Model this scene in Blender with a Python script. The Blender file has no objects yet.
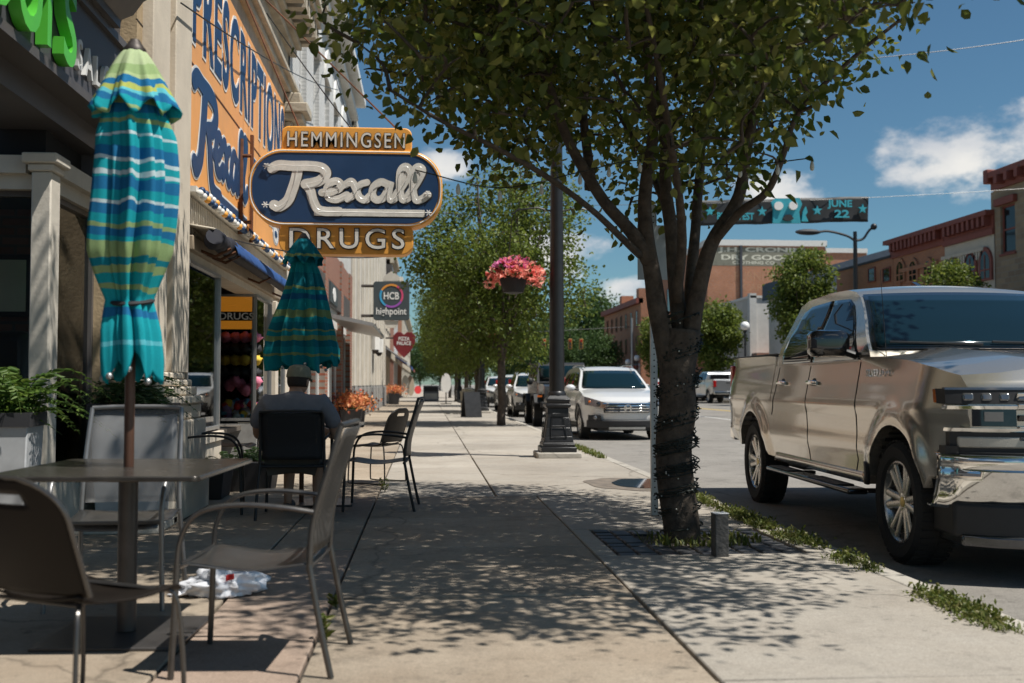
import bpy, bmesh, math, random
import numpy as np
from mathutils import Vector, Matrix, noise
R = math.radians
random.seed(7); np.random.seed(7)
S = bpy.context.scene
COL = S.collection
# ------------------------------------------------------------------ camera
F = 1050.0; CX = 512.0; CY = 341.5; CAMZ = 1.1
YAW = math.atan(0.0819); PIT = math.atan(42.5/1050)
fw = Vector((math.sin(YAW)*math.cos(PIT), math.cos(YAW)*math.cos(PIT), math.sin(PIT)))
rt = Vector((math.cos(YAW), -math.sin(YAW), 0)); upv = rt.cross(fw)
CAM = Vector((0, 0, CAMZ))
cd = bpy.data.cameras.new('camera'); cam = bpy.data.objects.new('camera', cd); COL.objects.link(cam)
cd.sensor_width = 36; cd.lens = 36*F/1024; cd.clip_end = 3000; cd.clip_start = .05
cam.matrix_world = Matrix(((rt.x, upv.x, -fw.x, 0), (rt.y, upv.y, -fw.y, 0), (rt.z, upv.z, -fw.z, CAMZ), (0, 0, 0, 1)))
cd.dof.use_dof = True; cd.dof.focus_distance = 9.0; cd.dof.aperture_fstop = 2.4
S.camera = cam
# ------------------------------------------------------------------ light
SUN_EL = R(63); SUN_AZ = math.atan2(.875, -.485)          # azimuth from +Y towards +X
sdir = Vector((math.sin(SUN_AZ)*math.cos(SUN_EL), math.cos(SUN_AZ)*math.cos(SUN_EL), math.sin(SUN_EL)))
sl = bpy.data.lights.new('sun', 'SUN'); sl.energy = 4.8; sl.angle = R(.53); sl.color = (1, .96, .89)
so = bpy.data.objects.new('sun', sl); COL.objects.link(so); so.rotation_euler = (-sdir).to_track_quat('-Z', 'Y').to_euler()
W = bpy.data.worlds.new('World'); S.world = W; W.use_nodes = True
S.view_settings.view_transform = 'Standard'; S.view_settings.look = 'None'
S.view_settings.exposure = 0.3; S.view_settings.gamma = 1.0; S.view_settings.use_curve_mapping = False
S.cycles.max_bounces = 7; S.cycles.diffuse_bounces = 3; S.cycles.glossy_bounces = 4; S.cycles.transparent_max_bounces = 10
S.cycles.caustics_reflective = False; S.cycles.caustics_refractive = False
S.cycles.use_denoising = True; S.cycles.sample_clamp_indirect = 6

def ray(px, py): return fw + rt*((px-CX)/F) + upv*((CY-py)/F)
def G(px, py, z=0.0):
    d = ray(px, py); return CAM + d*((z-CAMZ)/d.z)
def PX(px, py, X):
    d = ray(px, py); return CAM + d*(X/d.x)
def PY(px, py, Y):
    d = ray(px, py); return CAM + d*(Y/d.y)

# sky with a few fair-weather clouds
def build_world():
    nt = W.node_tree; N = nt.nodes; L = nt.links; N.clear()
    out = N.new('ShaderNodeOutputWorld'); bg = N.new('ShaderNodeBackground')
    sky = N.new('ShaderNodeTexSky'); sky.sky_type = 'NISHITA'; sky.sun_disc = False
    sky.sun_elevation = SUN_EL; sky.sun_rotation = SUN_AZ; sky.altitude = 300; sky.air_density = 1.0; sky.dust_density = .5; sky.ozone_density = 3.0
    tc = N.new('ShaderNodeTexCoord')
    def math_(op, a, b=None, c=None):
        n = N.new('ShaderNodeMath'); n.operation = op
        for i, x in enumerate((a, b, c)):
            if x is None: continue
            if isinstance(x, (int, float)): n.inputs[i].default_value = x
            else: L.new(x, n.inputs[i])
        return n.outputs[0]
    def vm(op, a, b):
        n = N.new('ShaderNodeVectorMath'); n.operation = op
        for i, x in enumerate((a, b)):
            if isinstance(x, (tuple, list, Vector)): n.inputs[i].default_value = x
            else: L.new(x, n.inputs[i])
        return n
    D = tc.outputs['Generated']
    # cloud centres: (pixel x, pixel y, half width, half height) in view, then bearings round the rest of the sky
    cl = []
    for px, py, hw, hh in ((965, 158, 110, 52), (1080, 125, 100, 45), (780, 190, 62, 34), (628, 295, 48, 34), (432, 165, 60, 26), (690, 285, 60, 30), (560, 250, 70, 40)):
        cl.append((ray(px, py).normalized(), hw/F, hh/F))
    rr = random.Random(3)
    for k in range(16):
        az = R(55 + k*17.5); el = R(rr.uniform(9, 40))
        cl.append((Vector((math.sin(az)*math.cos(el), math.cos(az)*math.cos(el), math.sin(el))), rr.uniform(.09, .2), rr.uniform(.05, .09)))
    tot = None
    for c, hw, hh in cl:
        rgt = Vector((c.y, -c.x, 0)).normalized(); u = rgt.cross(c)
        dv = vm('SUBTRACT', D, tuple(c)).outputs[0]
        a = math_('DIVIDE', vm('DOT_PRODUCT', dv, tuple(rgt)).outputs['Value'], hw)
        b = math_('DIVIDE', vm('DOT_PRODUCT', dv, tuple(u)).outputs['Value'], hh)
        q = math_('ADD', math_('MULTIPLY', a, a), math_('MULTIPLY', b, b))
        front = vm('DOT_PRODUCT', D, tuple(c)).outputs['Value']
        m = math_('MULTIPLY', math_('MAXIMUM', math_('SUBTRACT', 1.0, q), 0.0), math_('GREATER_THAN', front, .3))
        tot = m if tot is None else math_('MAXIMUM', tot, m)
    nz = N.new('ShaderNodeTexNoise'); nz.inputs['Scale'].default_value = 17; nz.inputs['Detail'].default_value = 9; nz.inputs['Roughness'].default_value = .58
    mp = N.new('ShaderNodeMapping'); mp.inputs['Scale'].default_value = (1, 1, 1.7); L.new(D, mp.inputs['Vector']); L.new(mp.outputs[0], nz.inputs['Vector'])
    dens = math_('ADD', math_('MULTIPLY', tot, 1.0), math_('MULTIPLY', math_('SUBTRACT', nz.outputs['Fac'], .5), 2.1))
    mr = N.new('ShaderNodeMapRange'); mr.interpolation_type = 'SMOOTHSTEP'; L.new(dens, mr.inputs['Value'])
    mr.inputs['From Min'].default_value = .42; mr.inputs['From Max'].default_value = .95; mr.inputs['To Max'].default_value = .93
    cov = math_('MULTIPLY', mr.outputs[0], math_('GREATER_THAN', tot, 0.02))
    sc = vm('MULTIPLY', sky.outputs[0], SKYMUL).outputs[0]
    mx = N.new('ShaderNodeMix'); mx.data_type = 'RGBA'; L.new(cov, mx.inputs['Factor']); L.new(sc, mx.inputs['A'])
    n2 = N.new('ShaderNodeTexNoise'); n2.inputs['Scale'].default_value = 9; n2.inputs['Detail'].default_value = 5; L.new(mp.outputs[0], n2.inputs['Vector'])
    cr = N.new('ShaderNodeValToRGB'); L.new(n2.outputs['Fac'], cr.inputs[0])
    cr.color_ramp.elements[0].color = (.44, .47, .52, 1); cr.color_ramp.elements[1].color = (.74, .72, .68, 1); cr.color_ramp.elements[0].position = .35; cr.color_ramp.elements[1].position = .6
    L.new(cr.outputs[0], mx.inputs['B']); L.new(mx.outputs['Result'], bg.inputs['Color']); bg.inputs['Strength'].default_value = 1.0
    L.new(bg.outputs[0], out.inputs[0])
SKYMUL = (.045, .062, .0635)
build_world()

# ------------------------------------------------------------------ object helpers
PM = {}
def lerp(a, b, t): return a+(b-a)*t
def sst(a, b, x):
    t = min(1, max(0, (x-a)/(b-a))); return t*t*(3-2*t)
def link(o, parent=None, world=False, M=None):
    COL.objects.link(o)
    if parent is not None:
        o.parent = parent
        pw = PM[parent.name]
        if world: o.matrix_parent_inverse = pw.inverted(); PM[o.name] = M.copy() if M is not None else Matrix.Identity(4)
        else: PM[o.name] = pw @ (M if M is not None else Matrix.Identity(4))
        if M is not None: o.matrix_basis = M
    else:
        if M is not None: o.matrix_basis = M
        PM[o.name] = M.copy() if M is not None else Matrix.Identity(4)
    return o
def thing(name, label, cat, loc=(0, 0, 0), rz=0, group=None):
    o = bpy.data.objects.new(name, None); o.empty_display_size = .1
    link(o, None, M=Matrix.Translation(Vector(loc)) @ Matrix.Rotation(rz, 4, 'Z'))
    return tag(o, label, cat, group)
def tag(o, label=None, cat=None, group=None, kind=None):
    if label: o['label'] = label
    if cat: o['category'] = cat
    if group: o['group'] = group
    if kind: o['kind'] = kind
    return o
def copy_tree(o, M=None, parent=None, label=None, cat=None):
    c = o.copy(); COL.objects.link(c)
    if parent is not None: c.parent = parent
    if M is not None: c.matrix_basis = M
    PM[c.name] = (M.copy() if M is not None else PM[o.name])
    if label: c['label'] = label
    for ch in list(o.children): copy_tree(ch, None, c)
    return c
def TM(loc, rz=0, sc=1.0):
    return Matrix.Translation(Vector(loc)) @ Matrix.Rotation(rz, 4, 'Z') @ Matrix.Scale(sc, 4)

def crom(P, n=6, closed=False):
    P = [Vector(p) for p in P]; out = []
    m = len(P); rng = range(m if closed else m-1)
    for i in rng:
        p1 = P[i]; p2 = P[(i+1) % m]
        p0 = P[i-1] if (i > 0 or closed) else p1*2-p2
        p3 = P[(i+2) % m] if (i+2 < m or closed) else p2*2-p1
        for k in range(n):
            t = k/n
            out.append(.5*((2*p1)+(p2-p0)*t+(2*p0-5*p1+4*p2-p3)*t*t+(3*p1-p0-3*p2+p3)*t*t*t))
    if not closed: out.append(P[-1])
    return out

class MB:
    def __init__(s): s.v = []; s.f = []
    def add(s, vs, fs):
        b = len(s.v); s.v += [tuple(v) for v in vs]; s.f += [tuple(i+b for i in f) for f in fs]
        return s
    def box(s, x0, y0, z0, x1, y1, z1):
        if x0 > x1: x0, x1 = x1, x0
        if y0 > y1: y0, y1 = y1, y0
        if z0 > z1: z0, z1 = z1, z0
        return s.add([(x0, y0, z0), (x1, y0, z0), (x1, y1, z0), (x0, y1, z0), (x0, y0, z1), (x1, y0, z1), (x1, y1, z1), (x0, y1, z1)],
              [(0, 3, 2, 1), (4, 5, 6, 7), (0, 1, 5, 4), (1, 2, 6, 5), (2, 3, 7, 6), (3, 0, 4, 7)])
    def mbox(s, M, sx, sy, sz):
        c = [M @ Vector((x*sx/2, y*sy/2, z*sz/2)) for z in (-1, 1) for x, y in ((-1, -1), (1, -1), (1, 1), (-1, 1))]
        return s.add(c, [(0, 3, 2, 1), (4, 5, 6, 7), (0, 1, 5, 4), (1, 2, 6, 5), (2, 3, 7, 6), (3, 0, 4, 7)])
    def tube(s, pts, r, n=8, caps=True, flat=1.0, up=None, closed=False):
        P = [Vector(p) for p in pts]; m = len(P)
        rad = r if isinstance(r, (list, tuple, np.ndarray)) else [r]*m
        tang = []
        for i in range(m):
            if closed: t = P[(i+1) % m]-P[i-1]
            else: t = P[min(i+1, m-1)]-P[max(i-1, 0)]
            tang.append(t.normalized() if t.length > 1e-9 else Vector((0, 0, 1)))
        a = Vector(up) if up else (Vector((0, 0, 1)) if abs(tang[0].z) < .9 else Vector((1, 0, 0)))
        vs = []; fs = []
        for i in range(m):
            t = tang[i]; a = (a-t*a.dot(t))
            if a.length < 1e-6: a = t.orthogonal()
            a.normalize(); b = t.cross(a)
            if up: a = (Vector(up)-t*t.dot(Vector(up))).normalized() if (Vector(up)-t*t.dot(Vector(up))).length > 1e-5 else a; b = t.cross(a)
            for k in range(n):
                an = 2*math.pi*k/n
                vs.append(P[i]+(b*math.cos(an)+a*(math.sin(an)*flat))*rad[i])
        for i in range(m if closed else m-1):
            for k in range(n):
                j = (i+1) % m
                fs.append((i*n+k, i*n+(k+1) % n, j*n+(k+1) % n, j*n+k))
        if caps and not closed:
            fs.append(tuple(range(n-1, -1, -1))); fs.append(tuple((m-1)*n+k for k in range(n)))
        return s.add(vs, fs)
    def ribbon(s, pts, w, fn, d0, d1):
        """flat brush stroke with round ends; pts and w in (u, v), height rising from d0 to d1"""
        P = [Vector((a, b)) for a, b in pts]; m = len(P); vs = []; fs = []
        for i in range(m):
            t = (P[min(i+1, m-1)]-P[max(i-1, 0)]).normalized(); q = Vector((-t.y, t.x))*w; d = lerp(d0, d1, i/(m-1))
            for e in (q, -q): vs += [fn(P[i].x+e.x, P[i].y+e.y, d), fn(P[i].x+e.x, P[i].y+e.y, 0)]
        for i in range(m-1):
            a = i*4; c = a+4; fs += [(a, c, c+2, a+2), (a, a+1, c+1, c), (a+2, c+2, c+3, a+3)]
        s.add(vs, fs)
        for p, d in ((P[0], d0-.0004), (P[-1], d1+.0004)): s.prism([(p.x+w*math.cos(k*.5236), p.y+w*math.sin(k*.5236)) for k in range(12)], fn, 0, d)
        return s
    def cyl(s, p0, p1, r0, r1=None, n=12): return s.tube([p0, p1], [r0, r0 if r1 is None else r1], n)
    def lathe(s, prof, n=24, M=None, rfn=None, caps=True):
        M = M or Matrix.Identity(4); vs = []; fs = []; m = len(prof)
        for i, (r, z) in enumerate(prof):
            for k in range(n):
                a = 2*math.pi*k/n; rr = r*(rfn(a, i/(m-1), z) if rfn else 1)
                vs.append(M @ Vector((rr*math.cos(a), rr*math.sin(a), z)))
        for i in range(m-1):
            for k in range(n): fs.append((i*n+k, i*n+(k+1) % n, (i+1)*n+(k+1) % n, (i+1)*n+k))
        if caps and prof[0][0] > 1e-4: fs.append(tuple(range(n-1, -1, -1)))
        if caps and prof[-1][0] > 1e-4: fs.append(tuple((m-1)*n+k for k in range(n)))
        return s.add(vs, fs)
    def sphere(s, c, r, n=12, m=8, sc=(1, 1, 1), fn=None):
        c = Vector(c); vs = []; fs = []
        for i in range(m+1):
            th = math.pi*i/m
            for k in range(n):
                a = 2*math.pi*k/n; d = Vector((math.sin(th)*math.cos(a)*sc[0], math.sin(th)*math.sin(a)*sc[1], math.cos(th)*sc[2]))
                vs.append(c+d*r*(fn(d) if fn else 1))
        for i in range(m):
            for k in range(n): fs.append((i*n+k, (i+1)*n+k, (i+1)*n+(k+1) % n, i*n+(k+1) % n))
        return s.add(vs, fs)
    def prism(s, poly, fn, w0, w1):
        n = len(poly); vs = [fn(u, v, w0) for u, v in poly]+[fn(u, v, w1) for u, v in poly]
        fs = [tuple(range(n-1, -1, -1)), tuple(range(n, 2*n))]+[(i, (i+1) % n, n+(i+1) % n, n+i) for i in range(n)]
        return s.add(vs, fs)
    def grid(s, fn, nu, nv):
        vs = [fn(i/nu, j/nv) for i in range(nu+1) for j in range(nv+1)]
        return s.add(vs, [(i*(nv+1)+j, (i+1)*(nv+1)+j, (i+1)*(nv+1)+j+1, i*(nv+1)+j+1) for i in range(nu) for j in range(nv)])
    def mesh(s, name, mat, recalc=True, sharp=38):
        me = bpy.data.meshes.new(name); me.from_pydata([tuple(v) for v in s.v], [], s.f)
        if recalc:
            bm = bmesh.new(); bm.from_mesh(me); bmesh.ops.delete(bm, geom=[v for v in bm.verts if not v.link_faces], context='VERTS'); bmesh.ops.recalc_face_normals(bm, faces=bm.faces); bm.to_mesh(me); bm.free()
        finish(me, mat, sharp); return me
    def build(s, name, mat, parent=None, world=False, bevel=0, seg=2, M=None, sharp=38, recalc=True, solid=0):
        o = bpy.data.objects.new(name, s.mesh(name, mat, recalc, sharp)); link(o, parent, world, M)
        if solid: md = o.modifiers.new('solid', 'SOLIDIFY'); md.thickness = solid; md.offset = 0
        if bevel:
            md = o.modifiers.new('bevel', 'BEVEL'); md.width = bevel; md.segments = seg; md.limit_method = 'ANGLE'; md.angle_limit = R(40); md.harden_normals = False
        return o
def finish(me, mat, sharp=38):
    me.polygons.foreach_set('use_smooth', [True]*len(me.polygons))
    if sharp: me.set_sharp_from_angle(angle=R(sharp))
    if mat: me.materials.append(M_[mat] if isinstance(mat, str) else mat)
    me.update()
def setting(o, kind='structure'): o['kind'] = kind; return o
# text: converted to meshes
FX_ = Matrix(((0, 0, 1, 0), (1, 0, 0, 0), (0, 1, 0, 0), (0, 0, 0, 1)))       # reads from +X
FNX = Matrix(((0, 0, -1, 0), (-1, 0, 0, 0), (0, 1, 0, 0), (0, 0, 0, 1)))     # reads from -X
FNY = Matrix(((1, 0, 0, 0), (0, 0, -1, 0), (0, 1, 0, 0), (0, 0, 0, 1)))      # reads from -Y
def text(name, body, mat, parent, rot, origin, width, height, ext=.004, off=0.0, space=1.0, world=True, align=0.0, gap=1.0):
    """lettering fitted into width x height, lower-left corner at origin"""
    cu = bpy.data.curves.new(name, 'FONT'); cu.body = body; cu.size = 1; cu.extrude = 0; cu.offset = 0; cu.space_character = space; cu.space_line = gap; cu.resolution_u = 4
    if align: cu.align_x = 'CENTER'
    t = bpy.data.objects.new(name, cu); me = t.to_mesh()
    xs = [v.co.x for v in me.vertices]; ys = [v.co.y for v in me.vertices]
    x0, x1, y0, y1 = min(xs), max(xs), min(ys), max(ys); t.to_mesh_clear()
    sx = width/(x1-x0); sy = height/(y1-y0)
    cu.offset = off; cu.extrude = .5
    me = bpy.data.meshes.new_from_object(t)
    for v in me.vertices: v.co = ((v.co.x-x0)*sx, (v.co.y-y0)*sy, (v.co.z+.5)*ext)
    bpy.data.objects.remove(t); bpy.data.curves.remove(cu)
    me.name = name; me.materials.clear(); finish(me, mat, 30)
    o = bpy.data.objects.new(name, me)
    return link(o, parent, world, Matrix.Translation(Vector(origin)) @ rot)
# ------------------------------------------------------------------ materials
M_ = {}
def mat(name, col, rough=.7, metal=0, var=.12, scale=6, bump=0, bscale=40, col2=None, spec=.5, coat=0, emit=None, estr=0, trans=0, detail=6, axis=None, alpha=1, dirt=0, dscale=1.3):
    m = bpy.data.materials.new(name); m.use_nodes = True; nt = m.node_tree; N = nt.nodes; L = nt.links
    b = N['Principled BSDF']; b.inputs['Roughness'].default_value = rough; b.inputs['Metallic'].default_value = metal
    b.inputs['Specular IOR Level'].default_value = spec; b.inputs['Coat Weight'].default_value = coat; b.inputs['Coat Roughness'].default_value = .06
    tc = N.new('ShaderNodeTexCoord'); v = tc.outputs['Object']
    c1 = tuple(col)+(1,)
    if var > 0 or col2:
        nz = N.new('ShaderNodeTexNoise'); nz.inputs['Scale'].default_value = scale; nz.inputs['Detail'].default_value = detail; nz.inputs['Roughness'].default_value = .62
        L.new(v, nz.inputs['Vector'])
        cr = N.new('ShaderNodeValToRGB'); L.new(nz.outputs['Fac'], cr.inputs[0])
        a = tuple(max(0, x*(1-var)) for x in col); d = tuple(min(1, x*(1+var)) for x in (col2 or col))
        if col2: a = tuple(col); d = tuple(col2)
        cr.color_ramp.elements[0].color = a+(1,); cr.color_ramp.elements[1].color = d+(1,)
        cr.color_ramp.elements[0].position = .32; cr.color_ramp.elements[1].position = .68
        src = cr.outputs[0]
        if dirt:
            n3 = N.new('ShaderNodeTexNoise'); n3.inputs['Scale'].default_value = dscale; n3.inputs['Detail'].default_value = 9; n3.inputs['Roughness'].default_value = .7; L.new(v, n3.inputs['Vector'])
            r3 = N.new('ShaderNodeMapRange'); r3.inputs['From Min'].default_value = .45; r3.inputs['From Max'].default_value = .75; r3.inputs['To Max'].default_value = dirt; L.new(n3.outputs['Fac'], r3.inputs['Value'])
            mx = N.new('ShaderNodeMix'); mx.data_type = 'RGBA'; L.new(r3.outputs[0], mx.inputs['Factor']); L.new(src, mx.inputs['A'])
            mx.inputs['B'].default_value = tuple(x*.42 for x in (col[0], col[1]*.95, col[2]*.85))+(1,); src = mx.outputs['Result']
        L.new(src, b.inputs['Base Color'])
        rr = N.new('ShaderNodeMapRange'); rr.inputs['To Min'].default_value = max(0, rough-.07); rr.inputs['To Max'].default_value = min(1, rough+.09); L.new(nz.outputs['Fac'], rr.inputs['Value']); L.new(rr.outputs[0], b.inputs['Roughness'])
    else: b.inputs['Base Color'].default_value = c1
    if bump:
        n2 = N.new('ShaderNodeTexNoise'); n2.inputs['Scale'].default_value = bscale; n2.inputs['Detail'].default_value = 6; L.new(v, n2.inputs['Vector'])
        bp = N.new('ShaderNodeBump'); bp.inputs['Strength'].default_value = bump; bp.inputs['Distance'].default_value = .02; L.new(n2.outputs['Fac'], bp.inputs['Height']); L.new(bp.outputs[0], b.inputs['Normal'])
    if emit: b.inputs['Emission Color'].default_value = tuple(emit)+(1,); b.inputs['Emission Strength'].default_value = estr
    M_[name] = m; return m
def brick(name, c1, c2, mortar, axis, w=.22, h=.075, rough=.85, dirt=.35, mw=.012):
    m = bpy.data.materials.new(name); m.use_nodes = True; nt = m.node_tree; N = nt.nodes; L = nt.links; b = N['Principled BSDF']; b.inputs['Roughness'].default_value = rough
    tc = N.new('ShaderNodeTexCoord'); sp = N.new('ShaderNodeSeparateXYZ'); cb = N.new('ShaderNodeCombineXYZ'); L.new(tc.outputs['Object'], sp.inputs[0])
    L.new(sp.outputs[axis], cb.inputs[0]); L.new(sp.outputs['Z'], cb.inputs[1])
    bt = N.new('ShaderNodeTexBrick'); L.new(cb.outputs[0], bt.inputs['Vector']); bt.inputs['Scale'].default_value = 1
    bt.inputs['Brick Width'].default_value = w; bt.inputs['Row Height'].default_value = h; bt.inputs['Mortar Size'].default_value = mw; bt.inputs['Bias'].default_value = -.1
    bt.inputs['Color1'].default_value = tuple(c1)+(1,); bt.inputs['Color2'].default_value = tuple(c2)+(1,); bt.inputs['Mortar'].default_value = tuple(mortar)+(1,)
    nz = N.new('ShaderNodeTexNoise'); nz.inputs['Scale'].default_value = .9; nz.inputs['Detail'].default_value = 8; nz.inputs['Roughness'].default_value = .7; L.new(tc.outputs['Object'], nz.inputs['Vector'])
    mr = N.new('ShaderNodeMapRange'); mr.inputs['From Min'].default_value = .35; mr.inputs['From Max'].default_value = .72; mr.inputs['To Max'].default_value = dirt; L.new(nz.outputs['Fac'], mr.inputs['Value'])
    mx = N.new('ShaderNodeMix'); mx.data_type = 'RGBA'; L.new(mr.outputs[0], mx.inputs['Factor']); L.new(bt.outputs['Color'], mx.inputs['A']); mx.inputs['B'].default_value = tuple(x*.4 for x in c1)+(1,)
    L.new(mx.outputs['Result'], b.inputs['Base Color'])
    bp = N.new('ShaderNodeBump'); bp.inputs['Strength'].default_value = .6; bp.inputs['Distance'].default_value = .01; bp.invert = True; L.new(bt.outputs['Fac'], bp.inputs['Height']); L.new(bp.outputs[0], b.inputs['Normal'])
    M_[name] = m; return m
def glass(name, tint=(.6, .7, .7), refl=1.0, clear=.85, rough=.02):
    m = bpy.data.materials.new(name); m.use_nodes = True; nt = m.node_tree; N = nt.nodes; L = nt.links; N.remove(N['Principled BSDF'])
    t = N.new('ShaderNodeBsdfTransparent'); t.inputs[0].default_value = tuple(x*clear for x in tint)+(1,)
    g = N.new('ShaderNodeBsdfGlossy'); g.inputs['Roughness'].default_value = rough; g.inputs[0].default_value = (.95, .97, 1, 1)
    fr = N.new('ShaderNodeFresnel'); fr.inputs[0].default_value = 1.55
    mp = N.new('ShaderNodeMath'); mp.operation = 'MULTIPLY_ADD'; mp.inputs[1].default_value = refl; mp.inputs[2].default_value = .04; mp.use_clamp = True; L.new(fr.outputs[0], mp.inputs[0])
    mx = N.new('ShaderNodeMixShader'); L.new(mp.outputs[0], mx.inputs[0]); L.new(t.outputs[0], mx.inputs[1]); L.new(g.outputs[0], mx.inputs[2]); L.new(mx.outputs[0], N['Material Output'].inputs[0])
    M_[name] = m; return m
def leafmat(name, c0, c1, c2, tr=.35, rough=.5):
    m = bpy.data.materials.new(name); m.use_nodes = True; nt = m.node_tree; N = nt.nodes; L = nt.links; b = N['Principled BSDF']
    ge = N.new('ShaderNodeNewGeometry'); cr = N.new('ShaderNodeValToRGB'); L.new(ge.outputs['Random Per Island'], cr.inputs[0])
    e = cr.color_ramp.elements; e[0].color = tuple(c0)+(1,); e[1].color = tuple(c2)+(1,); k = e.new(.55); k.color = tuple(c1)+(1,)
    L.new(cr.outputs[0], b.inputs['Base Color']); b.inputs['Roughness'].default_value = rough; b.inputs['Specular IOR Level'].default_value = .35
    t = N.new('ShaderNodeBsdfTranslucent'); hs = N.new('ShaderNodeHueSaturation'); hs.inputs['Value'].default_value = 1.5; hs.inputs['Hue'].default_value = .485; L.new(cr.outputs[0], hs.inputs['Color']); L.new(hs.outputs[0], t.inputs[0])
    mx = N.new('ShaderNodeMixShader'); mx.inputs[0].default_value = tr; L.new(b.outputs[0], mx.inputs[1]); L.new(t.outputs[0], mx.inputs[2]); L.new(mx.outputs[0], N['Material Output'].inputs[0])
    M_[name] = m; return m
def stripes(name, bands, z0, z1, wob=.012, axis='Z', rough=.8):
    """printed stripes along the object's height"""
    m = bpy.data.materials.new(name); m.use_nodes = True; nt = m.node_tree; N = nt.nodes; L = nt.links; b = N['Principled BSDF']; b.inputs['Roughness'].default_value = rough; b.inputs['Specular IOR Level'].default_value = .15
    tc = N.new('ShaderNodeTexCoord'); sp = N.new('ShaderNodeSeparateXYZ'); L.new(tc.outputs['Object'], sp.inputs[0])
    nz = N.new('ShaderNodeTexNoise'); nz.inputs['Scale'].default_value = 6; nz.inputs['Detail'].default_value = 2; L.new(tc.outputs['Object'], nz.inputs['Vector'])
    ma = N.new('ShaderNodeMath'); ma.operation = 'MULTIPLY_ADD'; ma.inputs[1].default_value = wob*6; L.new(nz.outputs['Fac'], ma.inputs[0]); L.new(sp.outputs[axis], ma.inputs[2])
    mr = N.new('ShaderNodeMapRange'); mr.inputs['From Min'].default_value = z0; mr.inputs['From Max'].default_value = z1; L.new(ma.outputs[0], mr.inputs['Value'])
    cr = N.new('ShaderNodeValToRGB'); cr.color_ramp.interpolation = 'CONSTANT'; L.new(mr.outputs[0], cr.inputs[0])
    e = cr.color_ramp.elements; e[0].position = 0; e[0].color = tuple(bands[0][1])+(1,); e[1].position = bands[1][0]; e[1].color = tuple(bands[1][1])+(1,)
    for p, c in bands[2:]: k = e.new(p); k.color = tuple(c)+(1,)
    n2 = N.new('ShaderNodeTexNoise'); n2.inputs['Scale'].default_value = 260; n2.inputs['Detail'].default_value = 2; L.new(tc.outputs['Object'], n2.inputs['Vector'])
    hs = N.new('ShaderNodeHueSaturation'); L.new(cr.outputs[0], hs.inputs['Color'])
    mv = N.new('ShaderNodeMapRange'); mv.inputs['To Min'].default_value = .75; mv.inputs['To Max'].default_value = 1.2; L.new(n2.outputs['Fac'], mv.inputs['Value']); L.new(mv.outputs[0], hs.inputs['Value'])
    L.new(hs.outputs[0], b.inputs['Base Color'])
    t = N.new('ShaderNodeBsdfTranslucent'); L.new(hs.outputs[0], t.inputs[0]); mx = N.new('ShaderNodeMixShader'); mx.inputs[0].default_value = .25
    L.new(b.outputs[0], mx.inputs[1]); L.new(t.outputs[0], mx.inputs[2]); L.new(mx.outputs[0], N['Material Output'].inputs[0])
    M_[name] = m; return m
def perforated(name, col, scale=180, metal=.6, hole=.3, rough=.45):
    m = mat(name, col, rough, metal, .1, 12); nt = m.node_tree; N = nt.nodes; L = nt.links; b = N['Principled BSDF']
    tc = N.new('ShaderNodeTexCoord'); vo = N.new('ShaderNodeTexVoronoi'); vo.inputs['Scale'].default_value = scale; vo.inputs['Randomness'].default_value = 0; L.new(tc.outputs['Object'], vo.inputs['Vector'])
    lt = N.new('ShaderNodeMath'); lt.operation = 'GREATER_THAN'; lt.inputs[1].default_value = hole; L.new(vo.outputs['Distance'], lt.inputs[0])
    t = N.new('ShaderNodeBsdfTransparent'); mx = N.new('ShaderNodeMixShader'); L.new(lt.outputs[0], mx.inputs[0]); L.new(t.outputs[0], mx.inputs[1]); L.new(b.outputs[0], mx.inputs[2]); L.new(mx.outputs[0], N['Material Output'].inputs[0])
    return m
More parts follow.
